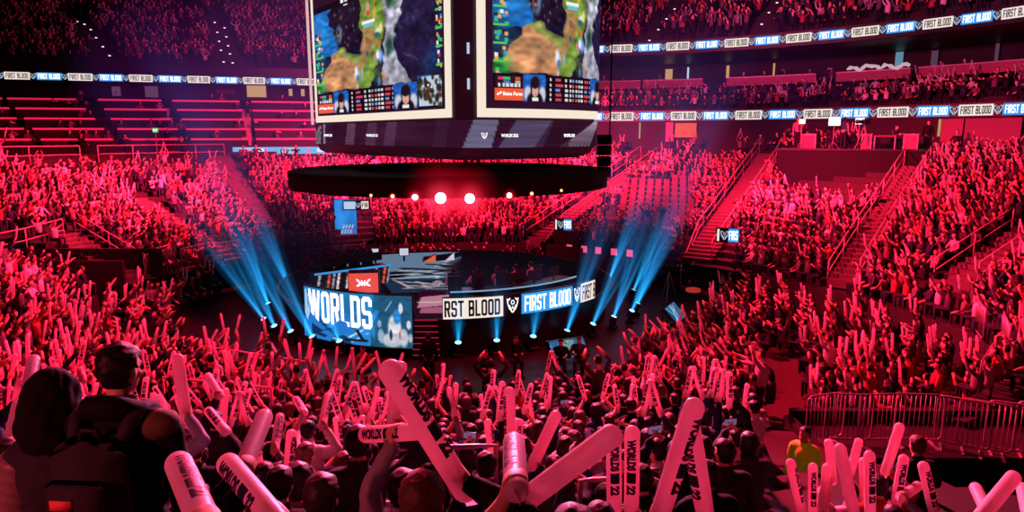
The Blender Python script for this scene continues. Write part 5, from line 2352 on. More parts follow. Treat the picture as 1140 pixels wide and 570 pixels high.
def link_person(meshes, root, topc='black', hairc='black', trou=None):
    obs = {}
    for nm, me in meshes.items():
        o = new_obj(nm, me, root)
        if nm == 'top':
            o.material_slots[0].link = 'OBJECT'
            o.material_slots[0].material = M_top[topc]
        elif nm == 'hair':
            o.material_slots[0].link = 'OBJECT'
            o.material_slots[0].material = M_hair[hairc]
        obs[nm] = o
    return obs


# ------------------------------------------------------------------ the cheering stick
M_stick = bpy.data.materials.new('inflated_film')
M_stick.use_nodes = True
_nt = M_stick.node_tree
_b = _nt.nodes['Principled BSDF']
_b.inputs['Base Color'].default_value = rgb((236, 226, 232))
_b.inputs['Roughness'].default_value = .38
_b.inputs['Specular IOR Level'].default_value = .5
_t = _nt.nodes.new('ShaderNodeBsdfTranslucent')
_t.inputs['Color'].default_value = rgb((240, 215, 226))
_m = _nt.nodes.new('ShaderNodeMixShader')
_m.inputs[0].default_value = .55
_nt.links.new(_b.outputs[0], _m.inputs[1])
_nt.links.new(_t.outputs[0], _m.inputs[2])
_nt.links.new(_m.outputs[0], _nt.nodes['Material Output'].inputs['Surface'])
M_ink = mat('printed_ink', (22, 28, 66), .5)

ST_L, ST_R = .60, .05


def stick_radius(z):
    t = z / ST_L
    if t < .06:
        return ST_R * (.30 + .62 * math.sin(t / .06 * PI / 2))
    if t > .93:
        q = (t - .93) / .07
        return ST_R * max(.02, math.sqrt(max(0, 1 - q * q)))
    return ST_R * (.92 + .08 * min(1, (t - .06) / .25))


b = MB()
prof = [(stick_radius(z), z) for z in [0, .008, .018, .036, .08, .15, .25, .35, .45, .53, .558, .575, .588, .595, .5985, .5999]]
b.lathe(prof, 18)
# heat-sealed end flap
b.add([(-.03, 0, .004), (.03, 0, .004), (.034, 0, -.022), (-.034, 0, -.022)], [(0, 1, 2, 3)])
STICK = b.mesh('cheering_stick', M_stick, True)


def wrap_text(segs, name):
    """print running along the stick towards the grip, on its +X side"""
    x = MB()
    for body, z_hi, z_lo, hgt in segs:
        if body == '#':
            for poly in ([(0, 0), (1, 0), (1, 1), (0, 1)],):
                n = 6
                vs, fs = [], []
                for i in range(n + 1):
                    for j in range(n + 1):
                        zz = z_hi - (z_hi - z_lo) * i / n
                        an = (j / n - .5) * hgt / ST_R
                        r = stick_radius(zz) + .0012
                        vs.append((r * math.cos(an), r * math.sin(an), zz))
                for i in range(n):
                    for j in range(n):
                        fs.append((i * (n + 1) + j, i * (n + 1) + j + 1, (i + 1) * (n + 1) + j + 1, (i + 1) * (n + 1) + j))
                x.add(vs, fs)
            continue
        v, f, w = text_geo(body, 1.0, .075, .35)
        vs = []
        for q in v:
            zz = z_hi - (z_hi - z_lo) * q[0] / w
            an = (q[1] - .5) * hgt / ST_R
            r = stick_radius(zz) + .0014
            vs.append((r * math.cos(an), r * math.sin(an), zz))
        x.add(vs, f)
    return x.mesh(name, M_ink)


STICK_TXT = wrap_text([('WORLDS', .535, .345, .062), ('#', .333, .268, .062), ('22', .255, .195, .062)], 'lettering')


def stick_at(base, tip_dir, label, group=None, toward=None, scale=1.0, spin=0.0, length=None):
    """a stick whose grip end sits at base; its print turned towards a point"""
    z = Vector(tip_dir).normalized()
    t = (Vector(toward) - Vector(base)) if toward is not None else z.orthogonal()
    x = t - z * t.dot(z)
    x = x.normalized() if x.length > 1e-4 else z.orthogonal().normalized()
    y = z.cross(x)
    M = Matrix.Translation(base) @ Matrix((x, y, z)).transposed().to_4x4() @ Matrix.Rotation(spin, 4, 'Z') @ Matrix.Diagonal((scale, scale, scale * (length or 1), 1))
    root = new_obj('cheering_stick', STICK)
    root.matrix_world = M
    tag(root, label, 'cheering stick', group)
    new_obj('lettering', STICK_TXT, root)
    return root


# ------------------------------------------------------------------ crowd poses
UP = lambda x, y, z: Vector((x, y, z))
POSES = [
    ('with both white sticks raised in a V', dict(wl=(-.22, .28, 1.30), wr=(.22, .28, 1.30), sl=(-.3, .15, 1), sr=(.3, .15, 1)), 'short'),
    ('clapping two white sticks together overhead', dict(wl=(-.15, .26, 1.38), wr=(.15, .26, 1.38), sl=(.28, .2, 1), sr=(-.28, .2, 1), head=(.2, .1)), 'short'),
    ('with one white stick held high', dict(wr=(.20, .22, 1.42), sr=(.1, .2, 1), head=(-.2, .05)), 'long'),
    ('holding two white sticks upright before the chest', dict(wl=(-.16, .36, .98), wr=(.16, .36, .98), sl=(-.12, .15, 1), sr=(.12, .1, 1)), 'cap'),
    ('sitting with hands on the lap', dict(head=(.25, -.05)), 'short'),
    ('sitting with hands on the lap and long hair down the back', dict(head=(-.1, 0), lean=.05), 'long'),
    ('clapping bare hands', dict(wl=(-.05, .38, 1.12), wr=(.05, .38, 1.12), hl=(-1, -.2, -.4), hr=(1, -.2, -.4)), 'short'),
    ('standing with both white sticks high', dict(seated=False, wl=(-.24, .2, 1.78), wr=(.24, .2, 1.78), sl=(-.2, .1, 1), sr=(.25, .1, 1)), 'short'),
    ('holding up a phone in both hands', dict(wl=(-.07, .36, 1.2), wr=(.07, .36, 1.2)), 'long'),
    ('with two white sticks tilted to one side', dict(wl=(-.30, .25, 1.28), wr=(.05, .33, 1.25), sl=(-.75, .2, .8), sr=(-.5, .2, .9), head=(.3, .1)), 'short'),
]
PROTO = []
for i, (ds, kw, hair) in enumerate(POSES):
    P = Pose(**kw)
    PROTO.append((ds, P, make_person_meshes(P, .0125, hair, 'long' if i % 3 else 'short'), hair))


# ------------------------------------------------------------------ light-weight figures for the mass of the crowd
def low_person(P, hair, with_sticks=True):
    """returns verts, faces, mats (0 skin, 1 hair, 2 top, 3 trousers), stick verts, faces"""
    J = P.J
    b = MB()
    w = P.wide
    ax = (J['chest'] - J['pel']).normalized()
    b.tube([J['pel'] - ax * .06, J['pel'] + ax * .08, J['chest'] - ax * .02, J['chest'] + ax * .10, J['neck0']], [.13, .15, .165, .15, .055], 7, 2)
    for sd in 'lr':
        b.tube([J['sh' + sd] - (J['el' + sd] - J['sh' + sd]).normalized() * .03, J['el' + sd], J['wr' + sd]], [.066, .052, .036], 5, 2, cap=False)
        f = (J['wr' + sd] - J['el' + sd]).normalized()
        b.tube([J['el' + sd].lerp(J['wr' + sd], .55), J['wr' + sd] + f * .05, J['wr' + sd] + f * .15], [.042, .04, .025], 5, 0)
        b.tube([J['hip' + sd], J['kn' + sd], J['an' + sd]], [.095, .066, .045], 5, 3, cap=False)
    H = Matrix.Translation(J['head']) @ P.HR.to_4x4()
    b.tube([J['neck0'], J['head']], [.056, .056], 5, 0, cap=False)
    n, k = 8, 6
    vs, fs, ms = [], [], []
    for i in range(k + 1):
        ph = PI * i / k
        for j in range(n):
            th = 2 * PI * j / n
            vs.append(H @ Vector((.083 * math.sin(ph) * math.sin(th), .098 * math.sin(ph) * math.cos(th), -.13 * math.cos(ph) + .01)))
    for i in range(k):
        for j in range(n):
            j2 = (j + 1) % n
            fs.append((i * n + j, i * n + j2, (i + 1) * n + j2, (i + 1) * n + j))
            back_ = (2 <= j <= 5)
            ms.append(1 if (i >= 4 or (back_ and i >= 2)) else 0)
    o = len(b.v)
    b.v.extend([tuple(p) for p in vs])
    for f_, m_ in zip(fs, ms):
        b.f.append(tuple(i + o for i in f_))
        b.m.append(m_)
    if hair == 'long':
        b.tube([J['head'] + P.HR @ Vector((0, -.04, .05)), J['head'] + P.HR @ Vector((0, -.085, -.1)), J['head'] + P.HR @ Vector((0, -.11, -.28))], [.08, .095, .05], 6, 1)
    s = MB()
    if with_sticks:
        for sd, d in P.stick.items():
            pc = P.hand_frame(sd)[0]
            q = pc - d * .08
            s.tube([q, q + d * .03, q + d * .3, q + d * .56, q + d * .6], [.016, .034, .038, .035, .012], 6)
    return (np.array(b.v), b.f, np.array(b.m)), (np.array(s.v) if s.v else np.zeros((0, 3)), s.f)


FAR_KW = [dict(wl=(-.28, .22, 1.36), wr=(.30, .2, 1.3), head=(-.2, .2)), dict(seated=False, wl=(-.2, .25, 1.8), wr=(.34, .15, 1.7), lean=.05), dict(wl=(-.2, .2, 1.38), wr=(.18, .2, 1.4)), dict(wl=(-.25, .25, 1.32), wr=(.25, .25, 1.32)), dict(wl=(-.12, .3, 1.3), wr=(.14, .3, 1.36)), dict(seated=False, wl=(-.3, .15, 1.75), wr=(.3, .15, 1.75)), dict(seated=False), dict(seated=False, wl=(-.1, .35, 1.4), wr=(.1, .35, 1.4)),
          dict(lean=-.1, head=(.4, 0)), dict(wl=(-.1, .36, 1.0), wr=(.1, .36, 1.0)), dict(wr=(.25, .1, 1.45))]
LOW = [low_person(P, hair) for (_, P, _, hair) in PROTO]
LOW_SIT = [low_person(PROTO[k][1], PROTO[k][3]) for k in (4, 5, 4, 6, 8)]
LOW_FAR = [low_person(Pose(**k), ['short', 'long'][i % 2]) for i, k in enumerate(FAR_KW)]
# ================================================================== FILLING THE SEATS
def in_aisle(x, y):
    p = Vector((x, y))
    for a, c, w in AISLES:
        d = c - a
        t = max(-.05, min(1.05, (p - a).dot(d) / d.length_squared))
        if (p - a - d * t).length < w:
            return True
    return False


SPOTS = []   # (x, y, z, heading, zone)
rng = random.Random(21)


def visible(x, y, z, m=90):
    u, v, d = proj((x, y, z + 1.1))
    u2, v2, d2 = proj((x, y, z + 2.0))
    return d > .3 and -m < u < 1140 + m and v2 < 590 and v > -10


# rows of the lower bowl, nearest to the stage first
for i in range(0, 42):
    th = -90.0
    while th < 270:
        R = bpar(th)[0] + ROW * i + .38
        th += math.degrees((.51 if (th < -45 or th > 205) else .455) / R) * (1 + rng.uniform(-.12, .12))
        tt = (th + 90) % 360 - 90
        R = bpar(tt)[0] + ROW * i + .38
        ro = r_out(tt)
        if R > ro - .3:
            continue
        zc = bpar(tt)[4]
        z = row_z(tt, i)
        near = tt < -45 or tt > 205
        if not near and i > 0 and z >= zc - .01 and row_z(tt, i - 1) >= zc - .01:
            if rng.random() > .10:
                continue
        x, y = CX + R * math.cos(math.radians(tt)), CY + R * math.sin(math.radians(tt))
        if near and ((x > 4.4 and 10.6 < y < 15.7) or (x > 3.6 and 13.2 < y < 15.7)):
            continue
        if near and x > 0 and y < 13.5 and proj((x, y, z + 1.5))[0] > 850 and proj((x, y, z + 1.7))[1] < 512:
            continue
        if in_hole(x, y) or in_aisle(x, y) or y < 1.5:
            continue
        # entrance roof line and the black camera platform
        q = Vector((x, y)) - PLAT_C
        if abs(q.dot(PLAT_N)) < 2.2 and abs(q.dot(Vector((PLAT_N.y, -PLAT_N.x)))) < PLAT_L / 2 + .4:
            continue
        uh, vh, _ = proj((x, y, z + 1.25))
        if not near and tt < 110 and 868 < uh < 1026 and vh < 204 and q.dot(PLAT_N) < 1.8:
            continue
        lim = (168 if uh < 868 else 152 if uh > 1035 else 0) if tt < 110 else (177 if uh < 245 else 172)
        if not near and vh < lim and rng.random() < .9:
            continue
        u, v, d_ = proj((x, y, z + .6))
        if 690 < u < 770 and 200 < v < 258 and rng.random() > .08:
            continue
        # thinner patches
        occ = .96
        if near and i == 0 and abs(tt + 90) < 22 and rng.random() < .55:
            continue
        if near and y > 12:
            occ = .90
        if 628 < u < 690 and 190 < v < 262:
            occ = .45
        if 905 < u < 960 and 215 < v < 300:
            occ = .72
        if 150 < u < 215 and 195 < v < 235:
            occ = .45
        if 368 < u < 414 and v > 205 and y < 42.5 and vh < 275:
            continue
        if (612 < uh < 642 and 236 < vh < 262 and y < 48) or (794 < uh < 826 and 244 < vh < 276):
            continue
        if not visible(x, y, z) or rng.random() > occ:
            continue
        x += rng.uniform(-.05, .05)
        y += rng.uniform(-.05, .05)
        SPOTS.append((x, y, z, math.atan2(SY - y, SX - x) - PI / 2, 'near' if near else 'bowl'))
# chairs on the flat floor in front of the side seats
for th in np.arange(-62, 2, 1.0):
    pass
for i in range(0, 16):
    th = -64.0
    while th < 8:
        R0 = bpar(th)[5] + .5
        R = R0 + .82 * i
        th += math.degrees(.50 / R)
        if R > bpar(th)[0] - .5:
            continue
        x, y = CX + R * math.cos(math.radians(th)), CY + R * math.sin(math.radians(th))
        u, v, d_ = proj((x, y, .6))
        # the red-carpeted way between the blocks and the gap behind it
        if (abs((x - 6.4) - (y - 15) * .38) < .8 and y < 22.5) or (x > 4.6 and y < 15.2) or (x > 8.6 and y < 15.7):
            continue
        if visible(x, y, 0) and rng.random() < .95:
            SPOTS.append((x + rng.uniform(-.06, .06), y + rng.uniform(-.06, .06), 0.0, math.atan2(SY - y, SX - x) - PI / 2, 'floor'))
for i in range(0, 6):
    th = 150.0
    while th < 222:
        R = bpar(th)[5] + .5 + .9 * i
        th += math.degrees(.56 / R)
        if R > bpar(th)[0] - .6:
            continue
        x, y = CX + R * math.cos(math.radians(th)), CY + R * math.sin(math.radians(th))
        if in_hole(x, y) or not visible(x, y, 0):
            continue
        if rng.random() < .93:
            SPOTS.append((x, y, 0.0, math.atan2(SY - y, SX - x) - PI / 2, 'floor'))
for i in range(3):
    th = 62.0
    R = 8.7 + .85 * i
    while th < 128:
        th += math.degrees(.52 / R)
        x, y = CX + R * math.cos(math.radians(th)), CY + R * math.sin(math.radians(th))
        if rng.random() < (.92 if th > 96 else .5):
            SPOTS.append((x, y, 0.0, math.atan2(SY - y, SX - x) - PI / 2, 'bowl'))
# upper tiers and the rows under them
def tier_spots(path, off0, doff, z0, dz, n, s_step, occ, zone, s0=0, s1=None, face=1):
    for i in range(n):
        s = s0
        while s < (s1 or path.L):
            s += s_step * rng.uniform(.85, 1.2)
            if rng.random() > occ:
                continue
            p = path.at(s, z0 + dz * i, off0 + doff * (i + .5))
            if zone == 'upper' and any(((Vector(p[:2]) - a).dot(b_ - a) / (b_ - a).length_squared) > -.4 and abs((Vector(p[:2]) - a).cross((b_ - a).normalized())) < .75 for a, b_ in UP_AISLES):
                continue
            u, v, d_ = proj((p[0], p[1], p[2] + .9))
            if -70 < u < 1210 and -40 < v < 600 and not (352 < u < 660):
                SPOTS.append((p[0], p[1], p[2], math.atan2(SY - p[1], SX - p[0]) - PI / 2, zone))


tier_spots(RING, .8, -.8, 14.2, .5, 17, .62, .86, 'upper')
tier_spots(LWALL, -.3, -.8, 12.7, .5, 17, .62, .84, 'upper')
tier_spots(RING, 0, -.85, 9.2, .42, 3, .60, .8, 'club')
tier_spots(RING, -5.0, -.9, 11.0, .0, 1, 1.4, .5, 'suite')
for (pth, s0, s1, z, k, g) in LOGE:
    s = s0 + .3
    while s < s1 - .2:
        s += rng.uniform(.5, 1.3)
        if rng.random() < (.6 if k in (0, 1) else .35):
            p = pth.at(s, z + .0, -.65)
            u, v, d_ = proj(p)
            if -15 < u < 345:
                SPOTS.append((p[0], p[1], z, math.atan2(SY - p[1], SX - p[0]) - PI / 2, 'loge'))

# the people nearest to the camera are built one by one; people placed by hand come first -------------------
HAND = []   # (x, y) floor positions kept clear


def dist(s):
    return math.sqrt(s[0] ** 2 + s[1] ** 2 + (s[2] + 1.1 - EYE) ** 2)


# ================================================================== PEOPLE AND STICKS PLACED ONE BY ONE
N_HAND_PEOPLE = 0
N_HAND_STICKS = 0
PHONE = empty('phone', (0, 30, 60), 0, 'dark phone held up', 'phone')
b = MB()
b.box((0, 0, 0), (.15, .009, .075), bev=.004)
b.build('phone_body', M_blackm, PHONE)
b = MB()
b.box((0, -.0052, 0), (.14, .001, .066))
b.build('screen', emat('phone_screen', (120, 90, 140), .8), PHONE)


def solve_stick(tip, base, D):
    """world base and direction of a stick seen between two picture points; D = depth of its tip end"""
    T = aty(tip[0], tip[1], D)
    Bq = aty(base[0], base[1], D)
    L = (T - Bq).length
    if L >= .52:
        return Bq, (T - Bq).normalized(), min(1.25, L / .60)
    lo, hi = D - .6, D      # the grip end lies nearer to the camera
    best = None
    for k in range(61):
        d = lo + (hi - lo) * k / 60
        Bq = aty(base[0], base[1], d)
        e = abs((T - Bq).length - .6)
        if best is None or e < best[0]:
            best = (e, Bq)
    Bq = best[1]
    return Bq, (T - Bq).normalized(), 1.0


def hand_person(label, head=None, D=None, rz=0.0, left=None, right=None, top='black', hair='short', hairc='black', seated=True, lean=0.0, look=(0, 0), vox=.0115, wide=1.0, sleeve='long', wrist_l=None, wrist_r=None, group=None, sh_off=None, build=True):
    """left / right: (tip px, base px, depth, grip distance, stick label); wrist_*: world point for an empty hand"""
    global N_HAND_PEOPLE, N_HAND_STICKS
    st = {}
    for sd, q in (('l', left), ('r', right)):
        if q:
            Bq, d, ln = solve_stick(q[0], q[1], q[2])
            st[sd] = (Bq, d, ln, Bq + d * q[3], q[4])
    hz = 1.205 if seated else 1.655
    if head is not None:
        H = aty(head[0], head[1], D)
        base = H - Vector((0, .03, hz))
    else:
        pc = [v[3] for v in st.values()] or [w for w in (wrist_l, wrist_r) if w is not None]
        c = sum(pc, Vector()) / len(pc)
        if len(st) == 1 and not (wrist_l or wrist_r):
            c = c + Vector((.20 if 'l' in st else -.20, 0, 0))
        o = Vector(sh_off) if sh_off else Vector((0, -.26, -.34))
        base = c + o - Vector((0, 0, .955 if seated else 1.405))
    M = Matrix.Translation(base) @ Matrix.Rotation(rz, 4, 'Z')
    Mi = M.inverted()
    tgt = {}
    for sd in 'lr':
        if sd in st:
            tgt[sd] = Mi @ st[sd][3]
    for sd, w in (('l', wrist_l), ('r', wrist_r)):
        if w is not None:
            tgt[sd] = Mi @ Vector(w)
    wr = {sd: tgt[sd] - Vector((0, 0, .075)) for sd in tgt}
    for _ in range(6):
        kw = dict(seated=seated, lean=lean, head=look, wide=wide)
        for sd in tgt:
            kw['w' + sd] = wr[sd]
            if sd in st:
                kw['s' + sd] = Mi.to_3x3() @ st[sd][1]
        P = Pose(**kw)
        for sd in tgt:
            wr[sd] = wr[sd] + (tgt[sd] - P.hand_frame(sd)[0])
    HAND.append((base.x, base.y, .42))
    N_HAND_PEOPLE += 1
    root = empty('person', base, rz, label, 'person', group)
    obs = link_person(make_person_meshes(P, vox, hair, sleeve), root, top, hairc)
    for sd in st:
        pc = M @ P.hand_frame(sd)[0]
        Bq, d, ln, g, lb = st[sd]
        q = (left if sd == 'l' else right)
        stick_at(pc - d * q[3], d, lb, None, toward=(0, 0, EYE), spin=(q[5] if len(q) > 5 else 0.0), length=ln)
        N_HAND_STICKS += 1
    return root, P, M, obs


# ---- the standing man with the backpack
r_, P_, M_p, obs = hand_person('tall black-haired man in a dark jacket wearing a black backpack, seen from behind', head=(132, 414), D=3.0, seated=False, look=(-.12, .05), top='black', wide=1.12, vox=.010, rz=-.05)
b = MB()
b.box((0, -.235, 1.20), (.33, .17, .47), bev=.06)
bag = empty('backpack', M_p @ Vector((0, -.2, .97)), -.05, 'black backpack with a small red woven label on the back of the standing man', 'backpack')
MI = Matrix.Translation((0, .2, -.97))


def bagpart(fn, nm, m, sm=True):
    b = MB()
    fn(b)
    b.v = [tuple(MI @ Vector(p)) for p in b.v]
    return b.build(nm, m, bag, sm)


M_bag = mat('backpack_cloth', (36, 31, 35), .8, noise=.25, nscale=30, bump=.3)
bagpart(lambda b: b.box((0, -.235, 1.20), (.33, .17, .48), bev=.07), 'main_body', M_bag)
bagpart(lambda b: b.box((0, -.335, 1.19), (.25, .07, .24), bev=.03), 'front_pocket', M_bag)
for sx in (-1, 1):
    bagpart(lambda b: b.tube([(sx * .10, -.17, 1.40), (sx * .125, -.10, 1.485), (sx * .13, .02, 1.50), (sx * .13, .125, 1.40), (sx * .14, .14, 1.22), (sx * .17, .03, 1.05), (sx * .16, -.16, 1.0)], [.03, .035, .036, .034, .03, .02, .015], 8), 'strap', M_bag)
bagpart(lambda b: b.box((-.035, -.373, 1.225), (.092, .006, .042)), 'woven_label', mat('label_red', (240, 90, 96), .6))
bagpart(lambda b: b.tube([(-.05, -.2, 1.43), (-.03, -.21, 1.48), (.03, -.21, 1.48), (.05, -.2, 1.43)], .011, 6), 'grab_handle', M_bag)
# jacket collar and hood lump
b = MB()
b.tube([(-.13, -.02, 1.50), (-.06, -.10, 1.535), (.06, -.10, 1.535), (.13, -.02, 1.50)], [.035, .055, .055, .035], 10)
b.build('jacket_collar', M_top['black'], r_, True)
b = MB()
b.ell((.19, -.02, 1.43), (.10, .09, .07), 14, 9)
b.build('shoulder_patch', mat('olive_cloth', (92, 74, 44), .8, noise=.4, nscale=18), r_, True)

# ---- the hooded person beside him
r_, P_, M_p, obs = hand_person('hooded person in a black hood and dark quilted jacket beside the backpack man', head=(58, 450), D=3.0, seated=False, look=(-.25, .1), top='charcoal', hair='long', rz=-.1, wide=.80)
H = Matrix.Translation(P_.J['head']) @ P_.HR.to_4x4()
b = MB()
n, k = 44, 26
vs, fs = [], []
for i in range(k + 1):
    ph = PI * i / k
    for j in range(n):
        th = 2 * PI * j / n
        x, y, z = math.sin(ph) * math.sin(th), math.sin(ph) * math.cos(th), math.cos(ph)
        wv = 1 + .05 * math.sin(5 * th + 4 * ph) + .035 * math.sin(11 * th - 7 * ph)
        zz = .155 * z if z > 0 else .27 * z
        wd = .115 if z > 0 else .115 + .075 * min(1, -z * 1.5)
        vs.append(H @ Vector((wd * x * wv, -.025 + (.125 if z > 0 else .125 + .05 * -z) * y * wv, zz + .02)))
for i in range(k):
    for j in range(n):
        j2 = (j + 1) % n
        if math.cos(2 * PI * (j + .5) / n) > .80 and .28 < i / k < .72:
            continue
        fs.append((i * n + j, (i + 1) * n + j, (i + 1) * n + j2, i * n + j2))
b.add(vs, fs)
b.build('hood', M_top['black'], r_, True)
b = MB()
for sx in (-1, 1):
    a_, e_ = P_.J['shl' if sx < 0 else 'shr'], P_.J['ell' if sx < 0 else 'elr']
    pts = [a_.lerp(e_, t) for t in np.linspace(-.05, 1.15, 19)]
    b.tube(pts, [.085 + .012 * abs(math.sin(i * PI / 3)) for i in range(19)], 12)
    break
b.build('quilted_sleeve', mat('quilted_nylon', (140, 112, 112), .42, noise=.2, nscale=12), r_, True)

# ---- left edge
hand_person('person with a red-lit cheek at the edge of the stand, left of the hooded person', head=(4, 518), D=3.1, look=(-.9, 0), top='black', hairc='dark brown')
hand_person('spectator left of the hooded person raising a dark purple stick', left=((38, 397), (29, 450), 5.6, .10, 'dull purple stick standing upright just left of the hooded head', .9), top='navy')
hand_person('spectator at the far left edge with a pale stick', right=((24, 447), (12, 505), 4.2, .10, 'pale stick half hidden beside the quilted jacket', 1.2), top='grey')

# ---- denim sleeve and single upright stick
r_, P_, M_p, obs = hand_person('person in a pale denim sleeve raising one tall stick beside the backpack man', right=((197, 394), (208, 470), 5.6, .10, 'plain pale pink stick held straight up by the denim-sleeved arm', 2.4), top='denim')
# ---- two hands on a white stick
hand_person('dark-haired spectator gripping one big white stick with both hands', head=(262, 553), D=3.6, right=((288, 431), (256, 502), 3.75, .10, 'big plain white stick leaning right, held by two hands', 2.6), wrist_l=aty(283, 507, 3.62), top='black')
# ---- two big printed sticks low in the frame
hand_person('spectator below the pink rail swinging two big printed sticks', left=((197, 512), (236, 600), 2.45, .09, 'thick printed stick, pink edge, before the black backpack', .5), right=((250, 512), (318, 592), 2.8, .09, 'thick printed stick sloping down right in front of the pink rail', -.7), top='black', sh_off=(0, -.2, -.38))
# ---- bent pair farther back
hand_person('spectator holding two sticks bent like an elbow', left=((234, 409), (250, 434), 8.4, .08, 'small pink stick tilted left above an upright one', 1.8), right=((251, 432), (247, 482), 8.2, .08, 'small upright pink stick under the tilted one', 1.8), top='charcoal', vox=.014)
hand_person('spectator tilting a printed stick in front of the denim arm', right=((231, 456), (254, 484), 6.8, .08, 'short printed stick tilted left between the denim arm and the big white stick', 0), top='black', vox=.014)
hand_person('spectator with an upright printed stick behind the row of heads', right=((312, 461), (305, 506), 7.6, .08, 'slim upright printed stick right of the big white stick', .4), top='grey', vox=.014)
hand_person('spectator with two sticks crossed before the face', left=((330, 441), (341, 458), 8.6, .08, 'small printed stick pointing left near the upright slim one', .3), right=((366, 438), (358, 478), 8.0, .08, 'pale stick upright behind the two reddish heads', .8), top='white', vox=.014)
# ---- heads in a row above the pink rail
for (x, y, D, hc, tp, hr, lb) in ((322, 498, 7.0, 'black', 'grey', 'short', 'black-haired head behind the man in the navy shirt'), (340, 508, 6.0, 'brown', 'navy', 'short', 'round reddish-brown head of a man in a navy shirt'), (384, 521, 5.2, 'brown', 'black', 'short', 'reddish-brown head of a man in a black shirt above the pink rail'),
                                (404, 507, 5.6, 'black', 'white', 'short', 'black-haired man with a white collar stripe beside the reddish head'), (312, 541, 4.2, 'black', 'black', 'short', 'black-haired head just above the left part of the pink rail'), (358, 556, 3.2, 'dark brown', 'black', 'short', 'big dark brown head in front of the pink rail')):
    hand_person(lb, head=(x, y), D=D, top=tp, hair=hr, hairc=hc, look=(rng.uniform(-.2, .2), 0))
# ---- the big tilted stick at the centre
hand_person('blurred brown-haired person at the bottom centre raising the biggest stick', head=(470, 562), D=2.45, right=((428, 402), (523, 557), 2.62, .13, 'biggest printed stick with a round tip, tilted left before the stairs', .75), top='black', hairc='brown')
hand_person('person in a grey sleeve holding a short stick sideways', head=(449, 548), D=3.6, left=((403, 484), (476, 480), 3.9, .26, 'printed stick held level, crossing behind the biggest stick', 0), top='grey')
hand_person('spectator raising a plain stick behind the biggest stick', right=((446, 402), (436, 480), 4.6, .1, 'pale stick standing behind the tip of the biggest stick', 2.5), top='charcoal')
# ---- centre pair
hand_person('person with a bare pink-lit arm raising a stick towards the strip', left=((572, 489), (575, 552), 2.95, .09, 'thick printed stick pointing at the viewer below a slim upright one', -.4), top='black', sleeve='short')
hand_person('spectator holding a slim stick straight up at the middle', right=((567, 431), (568, 506), 5.6, .09, 'slim upright stick seen above the thick printed one', -1.2), top='navy')
hand_person('person at the bottom swinging a wide stick upward to the right', left=((690, 478), (562, 574), 2.7, .10, 'long pink stick sloping up right across the grey sleeve', -2.0), top='black', sh_off=(-.1, -.22, -.38))
hand_person('spectator leaning a plain stick to the right', right=((621, 458), (590, 524), 5.4, .09, 'plain stick leaning right behind the open hand', 2.4), top='charcoal')
r_, P_, M_p, obs = hand_person('person in a dark grey sleeve raising an open hand', head=(668, 585), D=3.5, wrist_l=aty(634, 512, 3.7), top='charcoal')
# ---- upright printed pair
hand_person('person holding two printed sticks upright side by side', left=((683, 475), (684, 582), 4.2, .09, 'left of the two upright printed sticks ending in 22', .15), right=((704, 474), (703, 582), 4.2, .09, 'right of the two upright printed sticks ending in 22', -.1), top='black', sh_off=(0, -.22, -.36))
# ---- leaning printed pair
hand_person('person clapping two long printed sticks above the rail', left=((776, 443), (729, 592), 3.1, .09, 'longest printed stick leaning right, print on its left edge', .95), right=((768, 470), (788, 590), 3.3, .09, 'printed stick crossing in front of the long leaning one', -.75), top='black', sh_off=(0, -.2, -.38))
# ---- wrist with a bright watch
r_, P_, M_p, obs = hand_person('person with a bright wristwatch reaching across at the lower right', right=((879, 511), (895, 580), 6.6, .12, 'stick tilted left above the bright wristwatch', 1.0), top='charcoal', sleeve='short')
wq = P_.J['wrr']
fq = (P_.J['wrr'] - P_.J['elr']).normalized()
root = empty('wristwatch', M_p @ (wq - fq * .03), 0, 'round wristwatch with a bright white dial on a raised wrist', 'watch')
Q = fq.to_track_quat('Z', 'Y').to_matrix().to_4x4()
b = MB()
b.lathe([(.033, -.012), (.036, -.012), (.036, .012), (.033, .012), (.033, -.012)], 20, Q, cap=False)
b.build('watch_strap', M_blackm, root, True)
fc = (Vector((0, -1, .5)) - fq * fq.dot(Vector((0, -1, .5)))).normalized()
Q2 = Matrix.Translation(fc * .038) @ fc.to_track_quat('Z', 'Y').to_matrix().to_4x4()
b = MB()
b.lathe([(.024, -.004), (.024, .006), (.021, .008)], 20, Q2)
b.build('watch_case', M_steel, root, True)
b = MB()
b.lathe([(.001, .0085), (.020, .0085)], 20, Q2, cap=False)
b.build('dial', emat('watch_dial', (200, 225, 255), 1.6), root)
# ---- cluster of sticks at the lower right
hand_person('spectator in the stick cluster holding two slim printed sticks', left=((905, 512), (905, 584), 7.2, .09, 'slim printed stick, leftmost of the cluster below the barriers', .2), right=((921, 516), (916, 584), 7.0, .09, 'slim plain stick second in the cluster below the barriers', 2.0), top='black', vox=.013)
hand_person('spectator in the stick cluster with the thickest plain stick', left=((934, 494), (953, 582), 5.4, .09, 'thickest plain stick of the cluster below the barriers', 2.4), right=((968, 491), (969, 584), 6.0, .09, 'upright printed stick right of the thickest plain one', .5), top='navy', vox=.012)
hand_person('spectator deep in the stick cluster holding sticks high', left=((922, 489), (928, 538), 7.6, .08, 'pink stick behind the thickest plain one, tilted left', 2.2), right=((957, 488), (944, 536), 7.8, .08, 'pink stick behind the thickest plain one, tilted right', 2.2), top='white', vox=.013)
hand_person('spectator at the right of the cluster lifting one stick to the barriers', right=((1003, 471), (984, 530), 6.8, .09, 'pink stick rising highest towards the steel barriers', 2.2), top='red', vox=.013)
